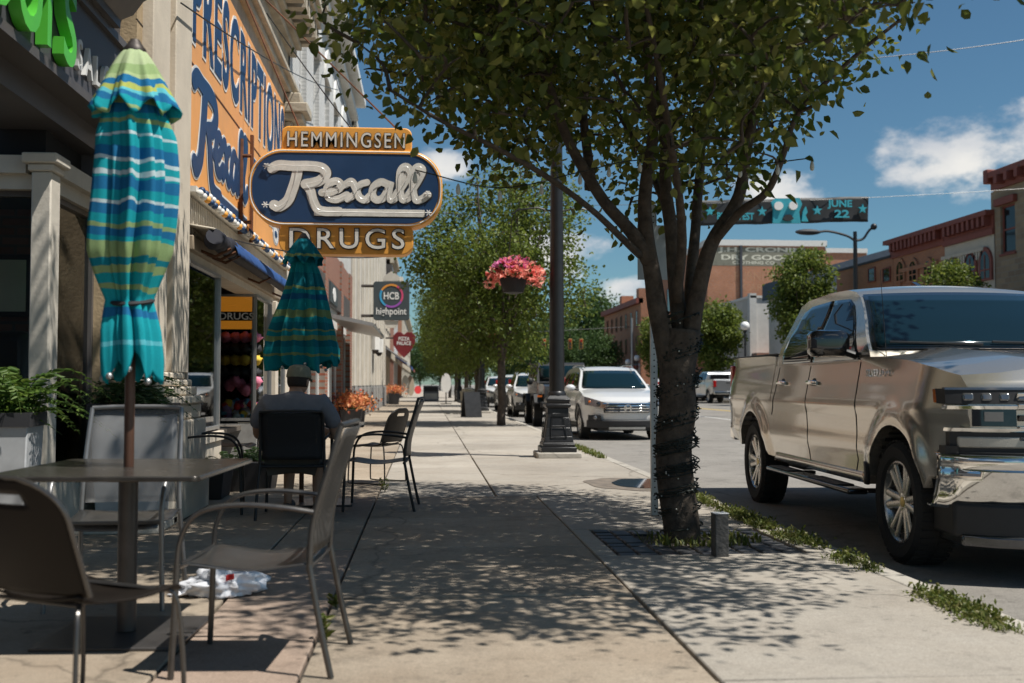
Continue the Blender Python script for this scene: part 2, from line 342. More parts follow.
def concrete(name, a, b_, spk=.25, rough=.85, crack=.38, stain=.45):
    m = bpy.data.materials.new(name); m.use_nodes = True; nt = m.node_tree; N = nt.nodes; L = nt.links; b = N['Principled BSDF']; b.inputs['Roughness'].default_value = rough; b.inputs['Specular IOR Level'].default_value = .3
    ge = N.new('ShaderNodeNewGeometry'); oi = N.new('ShaderNodeObjectInfo'); v = ge.outputs['Position']
    def nz(sc, de, ro=.6):
        n = N.new('ShaderNodeTexNoise'); n.inputs['Scale'].default_value = sc; n.inputs['Detail'].default_value = de; n.inputs['Roughness'].default_value = ro; L.new(v, n.inputs['Vector']); return n.outputs['Fac']
    def mr(x, f0, f1, t0, t1):
        n = N.new('ShaderNodeMapRange'); L.new(x, n.inputs['Value']); n.inputs['From Min'].default_value = f0; n.inputs['From Max'].default_value = f1; n.inputs['To Min'].default_value = t0; n.inputs['To Max'].default_value = t1; return n.outputs[0]
    def mul(x, y):
        n = N.new('ShaderNodeMath'); n.operation = 'MULTIPLY'; L.new(x, n.inputs[0])
        if isinstance(y, float): n.inputs[1].default_value = y
        else: L.new(y, n.inputs[1])
        return n.outputs[0]
    cr = N.new('ShaderNodeValToRGB'); L.new(nz(1.1, 8, .65), cr.inputs[0]); cr.color_ramp.elements[0].color = tuple(a)+(1,); cr.color_ramp.elements[1].color = tuple(b_)+(1,); cr.color_ramp.elements[0].position = .34; cr.color_ramp.elements[1].position = .66
    k = mr(nz(170, 3), .3, .7, 1-spk, 1+spk); k = mul(k, mr(nz(26, 5, .7), .35, .75, 1.06, .88)); k = mul(k, mr(nz(3.1, 8, .75), .52, .74, 1.0, 1-stain)); k = mul(k, mr(oi.outputs['Random'], 0, 1, .88, 1.1))
    k = mul(k, mr(nz(.42, 7, .7), .48, .62, 1.0, .86)); k = mul(k, mr(nz(11, 3, .5), .66, .70, 1.0, .80))
    vo = N.new('ShaderNodeTexVoronoi'); vo.feature = 'DISTANCE_TO_EDGE'; vo.inputs['Scale'].default_value = .3
    ad = N.new('ShaderNodeVectorMath'); ad.operation = 'MULTIPLY_ADD'; n9 = N.new('ShaderNodeTexNoise'); n9.inputs['Scale'].default_value = 2.3; n9.inputs['Detail'].default_value = 8; L.new(v, n9.inputs['Vector']); L.new(n9.outputs['Color'], ad.inputs[0]); ad.inputs[1].default_value = (.5, .5, .5); L.new(v, ad.inputs[2]); L.new(ad.outputs[0], vo.inputs['Vector'])
    if crack: k = mul(k, mr(vo.outputs['Distance'], .0, .006, 1-crack, 1.0))
    vo2 = N.new('ShaderNodeTexVoronoi'); vo2.inputs['Scale'].default_value = 6.5; L.new(v, vo2.inputs['Vector']); k = mul(k, mr(vo2.outputs['Distance'], .06, .10, .66, 1.0))
    mx = N.new('ShaderNodeVectorMath'); mx.operation = 'SCALE'; L.new(cr.outputs[0], mx.inputs[0]); L.new(k, mx.inputs['Scale']); L.new(mx.outputs[0], b.inputs['Base Color'])
    bp = N.new('ShaderNodeBump'); bp.inputs['Strength'].default_value = .35; bp.inputs['Distance'].default_value = .006; L.new(nz(150, 4), bp.inputs['Height']); L.new(bp.outputs[0], b.inputs['Normal'])
    M_[name] = m; return m

concrete('slab', (.30, .24, .178), (.37, .31, .24))
concrete('slab_new', (.345, .305, .255), (.39, .355, .305), stain=.2)
concrete('slab_pink', (.29, .215, .165), (.35, .27, .215))
concrete('kerb', (.40, .37, .32), (.50, .46, .40), stain=.5)
concrete('asphalt', (.255, .235, .21), (.30, .28, .25), spk=.3, crack=.3)
concrete('ledge_stone', (.55, .52, .46), (.64, .6, .53), crack=0)
mat('joint', (.06, .05, .04), .95, var=.3)
mat('soil', (.10, .085, .07), .95, var=.5, scale=30, bump=.9, bscale=60)
mat('water', (.03, .03, .03), .03, var=0, spec=.8)
mat('paint_white', (.62, .61, .58), .7, var=.25, scale=30, dirt=.6, dscale=7)
mat('paint_yellow', (.62, .42, .08), .7, var=.2, scale=20, dirt=.4, dscale=7)
mat('cream', (.66, .58, .47), .75, var=.08, scale=3, bump=.12, dirt=.22)
mat('cream_post', (.60, .55, .47), .7, var=.08, scale=4, bump=.15, bscale=25, dirt=.2)
mat('tan_brick', (.44, .33, .20), .85, var=.15, scale=8, bump=.2, dirt=.3)
mat('stone_old', (.46, .40, .31), .85, var=.2, scale=3, bump=.4, bscale=18, dirt=.6)
mat('fascia', (.075, .075, .085), .5, var=.12, scale=3, bump=.05)
mat('fascia_trim', (.10, .09, .085), .45, var=.15, scale=4)
mat('green_letter', (.10, .52, .05), .35, var=.05, spec=.5)
mat('white_letter', (.72, .72, .70), .4, var=.04)
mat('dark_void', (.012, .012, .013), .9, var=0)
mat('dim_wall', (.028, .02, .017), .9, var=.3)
mat('shop_floor', (.12, .10, .08), .8, var=.2)
brick('brick_inside', (.16, .06, .04), (.22, .10, .07), (.10, .08, .07), 'X', dirt=.3)
mat('orange', (.88, .40, .12), .45, var=.07, scale=2, dirt=.14, dscale=1.8)
mat('orange_old', (.88, .40, .065), .5, var=.1, scale=3, dirt=.5, dscale=3)
mat('navy', (.012, .045, .12), .4, var=.15, scale=2, dirt=.2)
mat('blue_letter', (.010, .045, .125), .45, var=.1, scale=5)
mat('white_paint', (.74, .73, .70), .55, var=.06, scale=5, dirt=.25, dscale=4)
mat('enamel_old', (.74, .71, .65), .5, var=.1, scale=6, dirt=.45, dscale=5)
mat('neon_off', (.78, .76, .72), .25, var=.03, spec=.6)
mat('black_paint', (.014, .014, .015), .38, var=.2, scale=9)
mat('rust', (.14, .055, .025), .8, var=.4, scale=12)
mat('corrugated', (.55, .49, .40), .6, var=.1, scale=5, dirt=.3)
mat('awning_blue', (.012, .06, .20), .75, var=.12, scale=10)
mat('awning_dark', (.012, .013, .022), .8, var=.2, scale=10)
mat('wood_trim', (.30, .24, .17), .65, var=.15, scale=8)
mat('alu', (.45, .45, .44), .4, .8, .08)
mat('pink', (.75, .22, .33), .8, var=.2, scale=20); mat('yellow', (.75, .50, .06), .8, var=.2, scale=20)
mat('red', (.55, .03, .03), .7, var=.2, scale=15); mat('magenta', (.5, .06, .22), .7, var=.2, scale=15)
mat('skyblue', (.12, .4, .6), .7, var=.2); mat('blackish', (.02, .02, .022), .7, var=.2); mat('lilac', (.45, .28, .5), .7, var=.2)
brick('brick_red', (.36, .12, .06), (.27, .075, .04), (.28, .24, .2), 'Y')
brick('brick_redx', (.48, .185, .08), (.38, .135, .06), (.30, .24, .2), 'X', dirt=.5)
brick('brick_row', (.50, .205, .095), (.40, .15, .07), (.24, .18, .14), 'Y', dirt=.35)
brick('brick_rowx', (.37, .15, .09), (.28, .11, .07), (.24, .2, .16), 'X', dirt=.35)
brick('brick_yellow', (.36, .27, .17), (.25, .18, .12), (.30, .26, .2), 'Y', w=.5, h=.24, mw=.02, dirt=.4)
brick('brick_yellowx', (.36, .27, .17), (.25, .18, .12), (.30, .26, .2), 'X', w=.5, h=.24, mw=.02, dirt=.4)
brick('brick_white', (.66, .65, .63), (.58, .57, .55), (.5, .5, .48), 'Y', dirt=.2)
brick('brick_cream', (.58, .53, .44), (.54, .49, .40), (.48, .44, .36), 'Y', dirt=.15)
mat('limestone', (.62, .57, .49), .8, var=.1, scale=2, bump=.15, bscale=20, dirt=.25)
mat('granite', (.30, .29, .275), .6, var=.2, scale=9, dirt=.2)
mat('trim_red', (.22, .06, .042), .65, var=.15, scale=8, dirt=.3, dscale=4)
mat('stucco', (.60, .59, .56), .85, var=.06, scale=3, bump=.2, dirt=.25)
mat('stucco_grey', (.48, .46, .42), .85, var=.08, scale=3, bump=.2, dirt=.3)
mat('roof_dark', (.04, .045, .055), .8, var=.2)
mat('slate_roof', (.05, .07, .10), .7, var=.15)
mat('cap_pale', (.62, .61, .58), .7, var=.08)
mat('sign_grey', (.055, .07, .075), .5, var=.08)
mat('sign_red', (.17, .012, .016), .5, var=.12)
mat('lead_white', (.62, .60, .50), .9, var=.25, scale=2, dirt=.5, dscale=3)
mat('lead_ground', (.19, .185, .145), .9, var=.3, scale=2, dirt=.5, dscale=2)
mat('ghost', (.40, .22, .13), .9, var=.3, scale=2, dirt=.5, dscale=4)
mat('chalk', (.80, .78, .74), .6, var=.05)
mat('bronze', (.06, .05, .045), .5, .5, .15)
mat('window_dark', (.012, .014, .016), .08, var=0, spec=.45)
glass('shop_glass', (.97, .99, .98), 1.0, .97); glass('car_glass', (.14, .22, .26), 1.0, .42); glass('clear_glass', (.9, .95, .95), 1.0, .95)
glass('car_glass_side', (.10, .10, .10), 1.6, .35)
mat('galv', (.42, .43, .43), .45, .75, .15, 14)
mat('sign_back', (.40, .41, .41), .5, .5, .1)
mat('globe', (.82, .82, .80), .25, var=.02)
leafmat('leaf', (.040, .066, .012), (.095, .125, .022), (.23, .235, .06), .5, .4)
leafmat('leaf_far', (.075, .115, .016), (.12, .165, .026), (.18, .215, .045), .38)
leafmat('leaf_deep', (.035, .075, .018), (.055, .105, .026), (.08, .13, .035), .3)
leafmat('leaf_lime', (.10, .15, .025), (.14, .19, .035), (.19, .23, .055), .35)
leafmat('fern', (.05, .11, .015), (.09, .16, .025), (.14, .21, .04), .35); leafmat('fern_dark', (.02, .05, .012), (.035, .075, .018), (.06, .10, .025), .3)
leafmat('grass', (.06, .085, .015), (.11, .14, .025), (.20, .19, .07), .35)
leafmat('petal_coral', (.72, .20, .14), (.82, .34, .25), (.9, .5, .38), .35); leafmat('petal_pink', (.6, .10, .30), (.75, .22, .45), (.8, .4, .55), .35)
leafmat('petal_orange', (.6, .22, .08), (.65, .32, .12), (.6, .14, .09), .3)
mat('bark', (.072, .055, .041), .95, var=.45, scale=14, bump=1.0, bscale=22, col2=None)
mat('bark_far', (.10, .078, .06), .95, var=.4, scale=12)
mat('wire_green', (.010, .016, .012), .6, var=.2); mat('bulb', (.5, .5, .44), .15, var=.1)
mat('wood_post', (.075, .072, .068), .85, var=.3, scale=18, bump=.5, bscale=30)
mat('metal_table', (.085, .078, .07), .24, .6, .22, 9); mat('metal_leg', (.075, .07, .067), .4, .5, .2, 9)
mat('metal_chair', (.12, .117, .113), .3, .7, .15, 20); mat('chair_tube', (.105, .10, .095), .3, .75, .12, 15)
mat('chair_black', (.022, .021, .021), .45, .2, .2, 10); mat('chair_brown', (.011, .008, .006), .45, 0, .2, 10, spec=.18)
perforated('perf_grey', (.12, .113, .105), 190, .6, .33); perforated('perf_dark', (.10, .095, .09), 190, .5, .33); perforated('mesh_black', (.013, .013, .015), 260, 0, .16, .7)
mat('pole_brown', (.12, .058, .036), .4, .3, .15, 9)
mat('planter_grey', (.46, .47, .48), .55, var=.12, scale=5, dirt=.3); mat('planter_dark', (.03, .03, .033), .6, var=.15)
mat('terracotta', (.30, .11, .06), .85, var=.15)
mat('bag', (.85, .86, .9), .35, var=.05)
mat('skin', (.42, .24, .16), .55, var=.08, scale=8); mat('shirt', (.20, .195, .215), .9, var=.08, scale=14, bump=.3, bscale=25); mat('shorts', (.10, .085, .07), .9, var=.1)
mat('hat', (.24, .225, .16), .9, var=.15, scale=30, bump=.2); mat('hair', (.03, .02, .015), .8, var=.3, scale=60); mat('shoe', (.05, .05, .05), .7)
mat('paint_tan', (.62, .565, .49), .24, .82, 0, 90, coat=1.0); mat('paint_silver', (.46, .47, .48), .3, .8, 0, 90, coat=1.0)
mat('paint_pearl', (.66, .655, .64), .3, .1, 0, 60, coat=1.0); mat('paint_grey', (.07, .075, .08), .3, .5, 0, 60, coat=1.0)
mat('paint_red', (.28, .015, .012), .3, .2, 0, 60, coat=1.0); mat('paint_blue', (.03, .06, .13), .3, .4, 0, 60, coat=1.0)
mat('chrome', (.80, .78, .75), .06, 1, 0, 6); mat('chrome_dark', (.12, .12, .125), .15, .9, .05)
mat('trim_black', (.016, .016, .017), .55, var=.15, scale=20); mat('gloss_black', (.010, .010, .012), .08, var=0, coat=1)
mat('rubber', (.018, .018, .018), .85, var=.25, scale=30, bump=.3, bscale=60); mat('alloy', (.55, .53, .50), .25, .9, .05, 20); mat('disc', (.05, .05, .05), .5, .8)
mat('amber', (.55, .13, .02), .2, var=.05); mat('tail_red', (.35, .01, .01), .2, var=.05); mat('lamp_clear', (.22, .22, .225), .10, .7, .05); mat('seat_dark', (.03, .028, .026), .8); mat('gold', (.55, .40, .12), .3, .8); mat('plate', (.6, .6, .6), .4)
mat('seam', (.012, .012, .012), .8, var=0)
mat('fog_lamp', (.50, .46, .40), .25, .2, .05)
mat('banner_black', (.02, .021, .022), .6, var=.2, scale=3); mat('banner_teal', (.04, .36, .44), .6, var=.1)
mat('bin', (.52, .46, .36), .85, var=.15, scale=20, bump=.3); mat('news', (.17, .19, .22), .5, var=.1); mat('sig_yellow', (.30, .16, .03), .6)
mat('neon_green', (.2, .6, .35), .4, emit=(.25, .9, .5), estr=.5)
mat('hcb_ring_a', (.65, .08, .18), .4); mat('hcb_ring_b', (.05, .35, .6), .4); mat('hcb_ring_c', (.75, .30, .05), .4); mat('hcb_ring_d', (.35, .10, .45), .4)
# ------------------------------------------------------------------ ground, road, pavement
RZ = -.12; KX = 2.62; FXL = -2.25
setting(MB().add([(-900, -300, -.16), (900, -300, -.16), (900, 1500, -.16), (-900, 1500, -.16)], [(0, 1, 2, 3)]).build('ground', 'asphalt'))
road = setting(MB().grid(lambda u, v: (lerp(KX+.15, 20, u), lerp(-40, 600, v), RZ), 4, 40).build('road', 'asphalt'))
mk = MB()
mk.box(10.3, 20, RZ-.01, 10.42, 400, RZ+.004)
m1 = setting(mk.build('road_marking', 'paint_white'))
mk = MB(); mk.box(13.5, 20, RZ-.01, 13.62, 400, RZ+.004); mk.box(13.75, 20, RZ-.01, 13.87, 400, RZ+.004)
setting(mk.build('road_marking', 'paint_yellow'))
far_walk = setting(MB().box(20.15, -40, -.15, 24.3, 600, 0).build('far_pavement', 'slab_new'))
fk = setting(MB().box(19.98, -40, -.15, 20.15, 600, .004).build('far_kerb', 'kerb'))
walk = setting(MB().box(-7, -8, -.15, KX, 400, -.028).build('pavement', 'joint'))
PIT = (1.24, 6.72, 2.5, 7.95)
def slab(x0, y0, x1, y1, m, dz=0):
    if x1-x0 < .05 or y1-y0 < .05: return
    g = .007; w = x1-x0-2*g; d = y1-y0-2*g
    o = MB().box(-w/2, -d/2, -.03, w/2, d/2, 0).build('paving_slab', m, walk, M=TM((x0+g+w/2, y0+g+d/2, dz)), bevel=.006, seg=1)
rs = random.Random(5)
y = -1.0
rows = []
while y < 70: rows.append(y); y += 1.62 if y < 10 else 1.8
for a, b in zip(rows[:-1], rows[1:]):
    if b < 10.4:
        cols = [(-7, -4.4, 'slab'), (-4.4, -2.5, 'slab'), (-2.5, -1.02, 'slab'), (-1.02, -.47, 'slab_pink' if rs.random() < .6 else 'slab'), (-.47, 1.09, 'slab'), (1.09, KX, 'slab_new')]
    else:
        cols = [(-4.4, -2.2, 'slab'), (-2.2, -.47, 'slab'), (-.47, .69, 'slab_new'), (.69, KX, 'slab_new')]
    for x0, x1, m in cols:
        dz = rs.uniform(-.003, .003)
        if x1 == KX and x0 > 1 and b > PIT[1]-.01 and a < PIT[3]:
            # slabs round the tree pit
            ya = max(a, PIT[1]); yb = min(b, PIT[3])
            slab(x0, a, x1, ya, m, dz); slab(x0, yb, x1, b, m, dz)
            slab(x0, ya, PIT[0], yb, m, dz); slab(PIT[2], ya, x1, yb, m, dz)
        else: slab(x0, a, x1, b, m, dz)
o = MB().box(-7, 70, -.05, KX, 400, 0).build('far_slabs', 'slab_new', walk)
kb = setting(MB().box(KX+.004, -10, -.15, KX+.146, 300, -.03).build('kerb', 'joint'))
for k in range(34):
    y0 = 1.5+k*2.4
    MB().box(-.073, -1.19, -.1, .073, 1.19, 0).build('kerb_stone', 'kerb', kb, M=TM((KX+.075, y0, rs.uniform(-.004, .004))), bevel=.015, seg=2)
# tree pit: dark pavers and soil
pit = setting(MB().box(PIT[0]+.01, PIT[1]+.01, -.027, PIT[2]-.01, PIT[3]-.01, -.02).build('tree_pit', 'soil'))
TREE = Vector((1.83, 7.42, 0))
for i in range(9):
    for j in range(9):
        px = PIT[0]+.075+i*.138; py = PIT[1]+.075+j*.134
        if (Vector((px, py, 0))-TREE).length < .32: continue
        MB().box(-.062, -.06, -.03, .062, .06, 0).build('paver', 'granite_d' if False else 'planter_dark', pit, M=TM((px, py, rs.uniform(-.012, -.002)), rs.uniform(-.04, .04)), bevel=.008, seg=1)
# puddle and its wet rim
def blob(cx, cy, rx, ry, z, name, m, seed, n=48):
    pts = []
    for k in range(n):
        a = 2*math.pi*k/n; q = 1+.28*noise.noise((math.cos(a)*1.6+seed, math.sin(a)*1.6, seed))
        pts.append((cx+rx*q*math.cos(a), cy+ry*q*math.sin(a), z))
    return setting(MB().add(pts, [tuple(range(n))]).build(name, m))
pc = G(637, 484)
blob(pc.x-.05, pc.y, .52, .75, .0062, 'damp_patch', mat('damp', (.17, .14, .11), .65, var=.3, scale=9), 3.1)
blob(pc.x+.07, pc.y, .36, .5, .0105, 'puddle', 'water', 5.2)

# vegetation tufts -------------------------------------------------
def blades(name, pts, mat_, parent=None, hmin=.03, hmax=.09, w=.006, lean=.6, seed=1, world=True):
    r = np.random.RandomState(seed); n = len(pts); P = np.array(pts, float)
    a = r.rand(n)*6.283; h = hmin+(hmax-hmin)*r.rand(n); ln = lean*h*r.rand(n)
    d = np.stack([np.cos(a), np.sin(a), np.zeros(n)], 1); s = np.stack([-np.sin(a), np.cos(a), np.zeros(n)], 1)*w*(.6+.8*r.rand(n))[:, None]
    mid = P+d*(ln*.35)[:, None]+np.stack([0*h, 0*h, h*.6], 1); tip = P+d*ln[:, None]+np.stack([0*h, 0*h, h*(1-.35*r.rand(n))], 1)
    V = np.stack([P-s, P+s, mid+s*.9, mid-s*.9, tip], 1).reshape(-1, 3); b = np.arange(n)*5
    f = [(i, i+1, i+2, i+3) for i in b]+[(i+3, i+2, i+4) for i in b]
    me = bpy.data.meshes.new(name); me.from_pydata(V.tolist(), [], f); finish(me, mat_, 0)
    return link(bpy.data.objects.new(name, me), parent, world)
def leaves_mesh(name, P, D, L, Wd, mat_, r):
    """folded leaf blades: base P, direction D (n,3), length L, width Wd"""
    n = len(P); D = D/np.linalg.norm(D, axis=1)[:, None]
    t = r.normal(size=(n, 3)); s = np.cross(D, t); s /= (np.linalg.norm(s, axis=1)[:, None]+1e-9); nn = np.cross(s, D)
    fold = nn*(Wd*.22)[:, None]; curl = nn*(L*-.10)[:, None]; lo = P+D*(L*.28)[:, None]; hi = P+D*(L*.64)[:, None]; sw = s*(Wd*.5)[:, None]
    V = np.stack([P, lo+sw*.92+fold, hi+sw*.80+fold+curl*.3, P+D*L[:, None]+curl, hi-sw*.80+fold+curl*.3, lo-sw*.92+fold], 1).reshape(-1, 3)
    b = np.arange(n)*6; F_ = np.concatenate([np.stack([b+i, b+j, b+k], 1) for i, j, k in ((0, 1, 2), (0, 2, 3), (0, 3, 4), (0, 4, 5))])
    me = bpy.data.meshes.new(name); me.vertices.add(len(V)); me.vertices.foreach_set('co', V.astype(np.float32).ravel())
    me.loops.add(F_.size); me.loops.foreach_set('vertex_index', F_.astype(np.int32).ravel())
    me.polygons.add(len(F_)); me.polygons.foreach_set('loop_start', np.arange(len(F_), dtype=np.int32)*3); me.polygons.foreach_set('loop_total', np.full(len(F_), 3, np.int32))
    me.update(calc_edges=True); me.validate(); finish(me, mat_, 0); return me
gp = []
for k in range(5200):
    yy = rs.uniform(4.3, 10.6); q = noise.noise((yy*1.3, 0, 4.2))+.55*noise.noise((yy*4.1, 3, 1))
    if q < .02+rs.uniform(-.2, .1): continue
    xx = KX+rs.gauss(-.02, .05)+.03*noise.noise((yy*2, 9, 0))
    if xx < KX-.12 or xx > KX+.13: continue
    gp.append((xx, yy, -.005))
tag(blades('kerb_grass', gp, 'grass', hmax=.05, hmin=.012, w=.004, lean=1.6, seed=4), 'low green grass and weeds growing along the kerb joint', 'grass', kind='stuff')
wr_ = np.random.RandomState(12); sel_ = np.array(gp)[wr_.rand(len(gp)) < .8]; cl_ = np.repeat(sel_[wr_.choice(len(sel_), 150)], 22, 0)
cl_ = cl_+wr_.normal(size=cl_.shape)*np.array([.03, .05, 0])+np.array([0, 0, .012])+np.abs(wr_.normal(size=(len(cl_), 1)))*np.array([0, 0, .02])
wl_ = link(bpy.data.objects.new('kerb_weeds', leaves_mesh('kerb_weeds', cl_, wr_.normal(size=cl_.shape)+np.array([0, 0, .5]), .016+.022*wr_.rand(len(cl_)), .010+.014*wr_.rand(len(cl_)), M_['grass'], wr_)))
tag(wl_, 'low broad-leaved weeds spreading from the kerb joint', 'weeds', kind='stuff')
gp = []
for k in range(900):
    yy = rs.uniform(15.2, 18.5)
    if noise.noise((yy*2.2, 1, 7)) > -.05: gp.append((KX+rs.gauss(-.01, .04), yy, -.004))
for k in range(260):
    a = rs.uniform(0, 6.28); q = rs.uniform(.13, .3); gp.append((TREE.x+q*math.cos(a)*1.5+.1, TREE.y+q*math.sin(a)-.1, -.012))
tag(blades('pit_grass', gp, 'grass', hmax=.1, hmin=.03, w=.008, lean=1.2, seed=9), 'scattered grass round the tree foot and by the lamp post kerb', 'grass', kind='stuff')
def weed(px, py, lab, h, n, seed):
    g = G(px, py); r = np.random.RandomState(seed); P = []; D = []
    t = MB()
    for k in range(3):
        a = r.rand()*6.28; top = Vector((math.cos(a)*h*.35, math.sin(a)*h*.35, h*(.7+.3*r.rand())))
        t.tube([(0, 0, 0), top*.5+Vector((0, 0, h*.1)), top], [.003, .002, .001], 4)
        for q in range(n):
            p = top*(.1+.9*r.rand()); P.append(p); D.append((r.normal(), r.normal(), .25+.5*r.rand()))
    root = thing('weed', lab, 'weed', g, 0, 'weeds in the pavement joints')
    t.build('stem', 'grass', root); me = leaves_mesh('leaves', np.array([tuple(p) for p in P]), np.array(D), .03+.025*r.rand(len(P)), .012+.008*r.rand(len(P)), M_['grass'], r)
    link(bpy.data.objects.new('leaves', me), root)
weed(327, 640, 'small green weed in the joint beside the bare metal chair leg', .12, 10, 1)
weed(336, 608, 'low green weed in the joint behind the bare metal chair', .07, 9, 2)
weed(385, 492, 'upright weed in the joint between the black armchair legs', .17, 12, 3)
# ------------------------------------------------------------------ building kit
def mp(side, c):
    if side == '+X': return lambda u, v, w: (c+w, u, v)
    if side == '-X': return lambda u, v, w: (c-w, u, v)
    return lambda u, v, w: (u, c-w, v)
def blk(mb, f, u0, u1, v0, v1, w0, w1):
    a = f(u0, v0, w0); b = f(u1, v1, w1); mb.box(*a, *b); return mb
def part(name, m, parent, f, *blks, bevel=0):
    b = MB()
    for q in blks: blk(b, f, *q)
    return b.build(name, m, parent, world=True, bevel=bevel, seg=2)
def skin(mb, f, u0, u1, v0, v1, ops, depth=.18):
    us = sorted({u0, u1, *[o[0] for o in ops], *[o[1] for o in ops]}); vs = sorted({v0, v1, *[o[2] for o in ops], *[o[3] for o in ops]})
    for i in range(len(us)-1):
        for j in range(len(vs)-1):
            cu = (us[i]+us[i+1])/2; cv = (vs[j]+vs[j+1])/2
            if any(o[0] < cu < o[1] and o[2] < cv < o[3] for o in ops): continue
            mb.add([f(us[i], vs[j], 0), f(us[i+1], vs[j], 0), f(us[i+1], vs[j+1], 0), f(us[i], vs[j+1], 0)], [(0, 1, 2, 3)])
    for a, b, c, d in ops:
        for p, q in (((a, c), (b, c)), ((b, c), (b, d)), ((b, d), (a, d)), ((a, d), (a, c))):
            mb.add([f(*p, 0), f(*q, 0), f(*q, -depth), f(*p, -depth)], [(0, 1, 2, 3)])
    return mb
def window(parent, f, u0, u1, v0, v1, dep=.12, fr='wood_trim', gl='window_dark', fw_=.05, mu=(), mv=(), sill=None, name='window'):
    b = MB()
    blk(b, f, u0, u0+fw_, v0, v1, -dep-.04, -dep+.02); blk(b, f, u1-fw_, u1, v0, v1, -dep-.04, -dep+.02)
    blk(b, f, u0+fw_, u1-fw_, v0, v0+fw_, -dep-.04, -dep+.02); blk(b, f, u0+fw_, u1-fw_, v1-fw_, v1, -dep-.04, -dep+.02)
    for m in mu: blk(b, f, m-fw_/2.5, m+fw_/2.5, v0+fw_, v1-fw_, -dep-.035, -dep+.015)
    for m in mv: blk(b, f, u0+fw_, u1-fw_, m-fw_/2.5, m+fw_/2.5, -dep-.033, -dep+.013)
    w = b.build(name, fr, parent, world=True)
    p = MB(); blk(p, f, u0+fw_*.6, u1-fw_*.6, v0+fw_*.6, v1-fw_*.6, -dep-.02, -dep-.01); p.build('pane', gl, w, world=True)
    if sill: s = MB(); blk(s, f, u0-.06, u1+.06, v0-.09, v0-.002, -dep, .07); s.build('sill', sill, w, world=True)
    return w
def carcass(parent, f, u0, u1, v0, v1, depth, m, w0=-.185):
    """the body of the house behind its front skin"""
    b = MB(); blk(b, f, u0+.004, u1-.004, v0, v1-.004, -depth, w0); return b.build('house_body', m, parent, world=True)
def ycol(px, X): return PX(px, 384, X).y
def arch_poly(cu, hw, v0, vs, n=10, pointed=.0):
    """u half width hw, straight sides v0..vs, arch above"""
    pts = [(cu-hw, v0), (cu+hw, v0)]
    for k in range(n+1):
        a = math.pi*k/n; pts.append((cu+hw*math.cos(a), vs+hw*math.sin(a)*(1+pointed*math.sin(a)**4)))
    return pts

# ------------------------------------------------------------------ 1. the dark-fronted salon
NB = thing('salon_building', 'dark grey shopfront with green letters at the left edge', 'building', (-2.7, 7.3, 0))
fS = mp('+X', -2.3); YE = 8.42
part('sign_band', 'fascia', NB, fS, (1.5, YE-.25, 3.06, 3.62, -.6, 0))
part('band_rail', 'fascia_trim', NB, fS, (1.5, YE-.25, 3.62, 3.68, -.6, .035), (1.5, YE-.25, 3.0, 3.06, -.6, .03))
part('header', 'fascia_trim', NB, fS, (1.5, YE-.25, 2.84, 3.0, -.6, -.16))
# stepped cornice
prof = [(-2.4, 3.68), (-2.22, 3.68), (-2.22, 3.74), (-2.13, 3.78), (-2.06, 3.88), (-1.98, 3.93), (-1.98, 4.02), (-1.93, 4.02), (-1.93, 4.1), (-2.4, 4.1)]
PX0 = PX(161, 55, -1.93)
ce = PX0.y
b = MB(); b.prism(prof, lambda u, v, w: (u, w, v), 1.5, ce); b.build('cornice', 'fascia_trim', NB, world=True)
part('upper_wall', 'planter_grey', NB, fS, (1.5, YE, 4.1, 7.2, -.6, -.05))
part('band_end', 'fascia', NB, fS, (YE-.25, YE, 2.6, 4.1, -.5, -.12))
# corner post, lintel, return window facing the camera
pl = G(0, 0, 99) if False else None
Yp = ycol(52, -2.5)
part('post', 'cream_post', NB, mp('+X', -2.5), (Yp-.08, Yp+.10, 0, 2.52, -.13, 0), bevel=.01)
part('post_capital', 'cream_post', NB, mp('+X', -2.5), (Yp-.10, Yp+.12, 2.52, 2.57, -.15, .02), (Yp-.13, Yp+.15, 2.57, 2.64, -.18, .05), bevel=.012)
fR = mp('-Y', Yp+.04)
part('lintel', 'cream_post', NB, fR, (-6.5, -2.64, 2.42, 2.52, -.2, 0), (-6.5, -2.69, 2.52, 2.64, -.2, .06))
part('transom_board', 'dark_void', NB, fR, (-6.5, -2.6, 2.64, 2.9, -.2, -.05))
w = window(NB, fR, -4.6, -2.635, .45, 2.42, .08, 'fascia_trim', 'shop_glass', .04)
part('bulkhead', 'cream_post', NB, fR, (-6.5, -2.72, 0, .45, -.15, 0))
part('room_wall', 'brick_inside', NB, mp('-Y', Yp+1.15), (-6.5, -2.8, 0, 3.0, -.1, 0))
part('picture_frame', 'black_paint', NB, mp('-Y', Yp+1.13), (-3.75, -3.05, 1.62, 2.1, -.02, .02))
part('picture', 'mat' if False else 'limestone', NB, mp('-Y', Yp+1.1), (-3.71, -3.09, 1.66, 2.06, -.02, .0))
part('salon_chair', 'black_paint', NB, mp('-Y', Yp+.8), (-3.25, -2.95, .45, 1.5, -.2, 0), bevel=.08)
part('unseen_wing', 'fascia', NB, mp('+X', -2.55), (-8, 5.2, 0, 3.0, -4, 0))  # out-of-view near wing, added to darken the return window's reflection
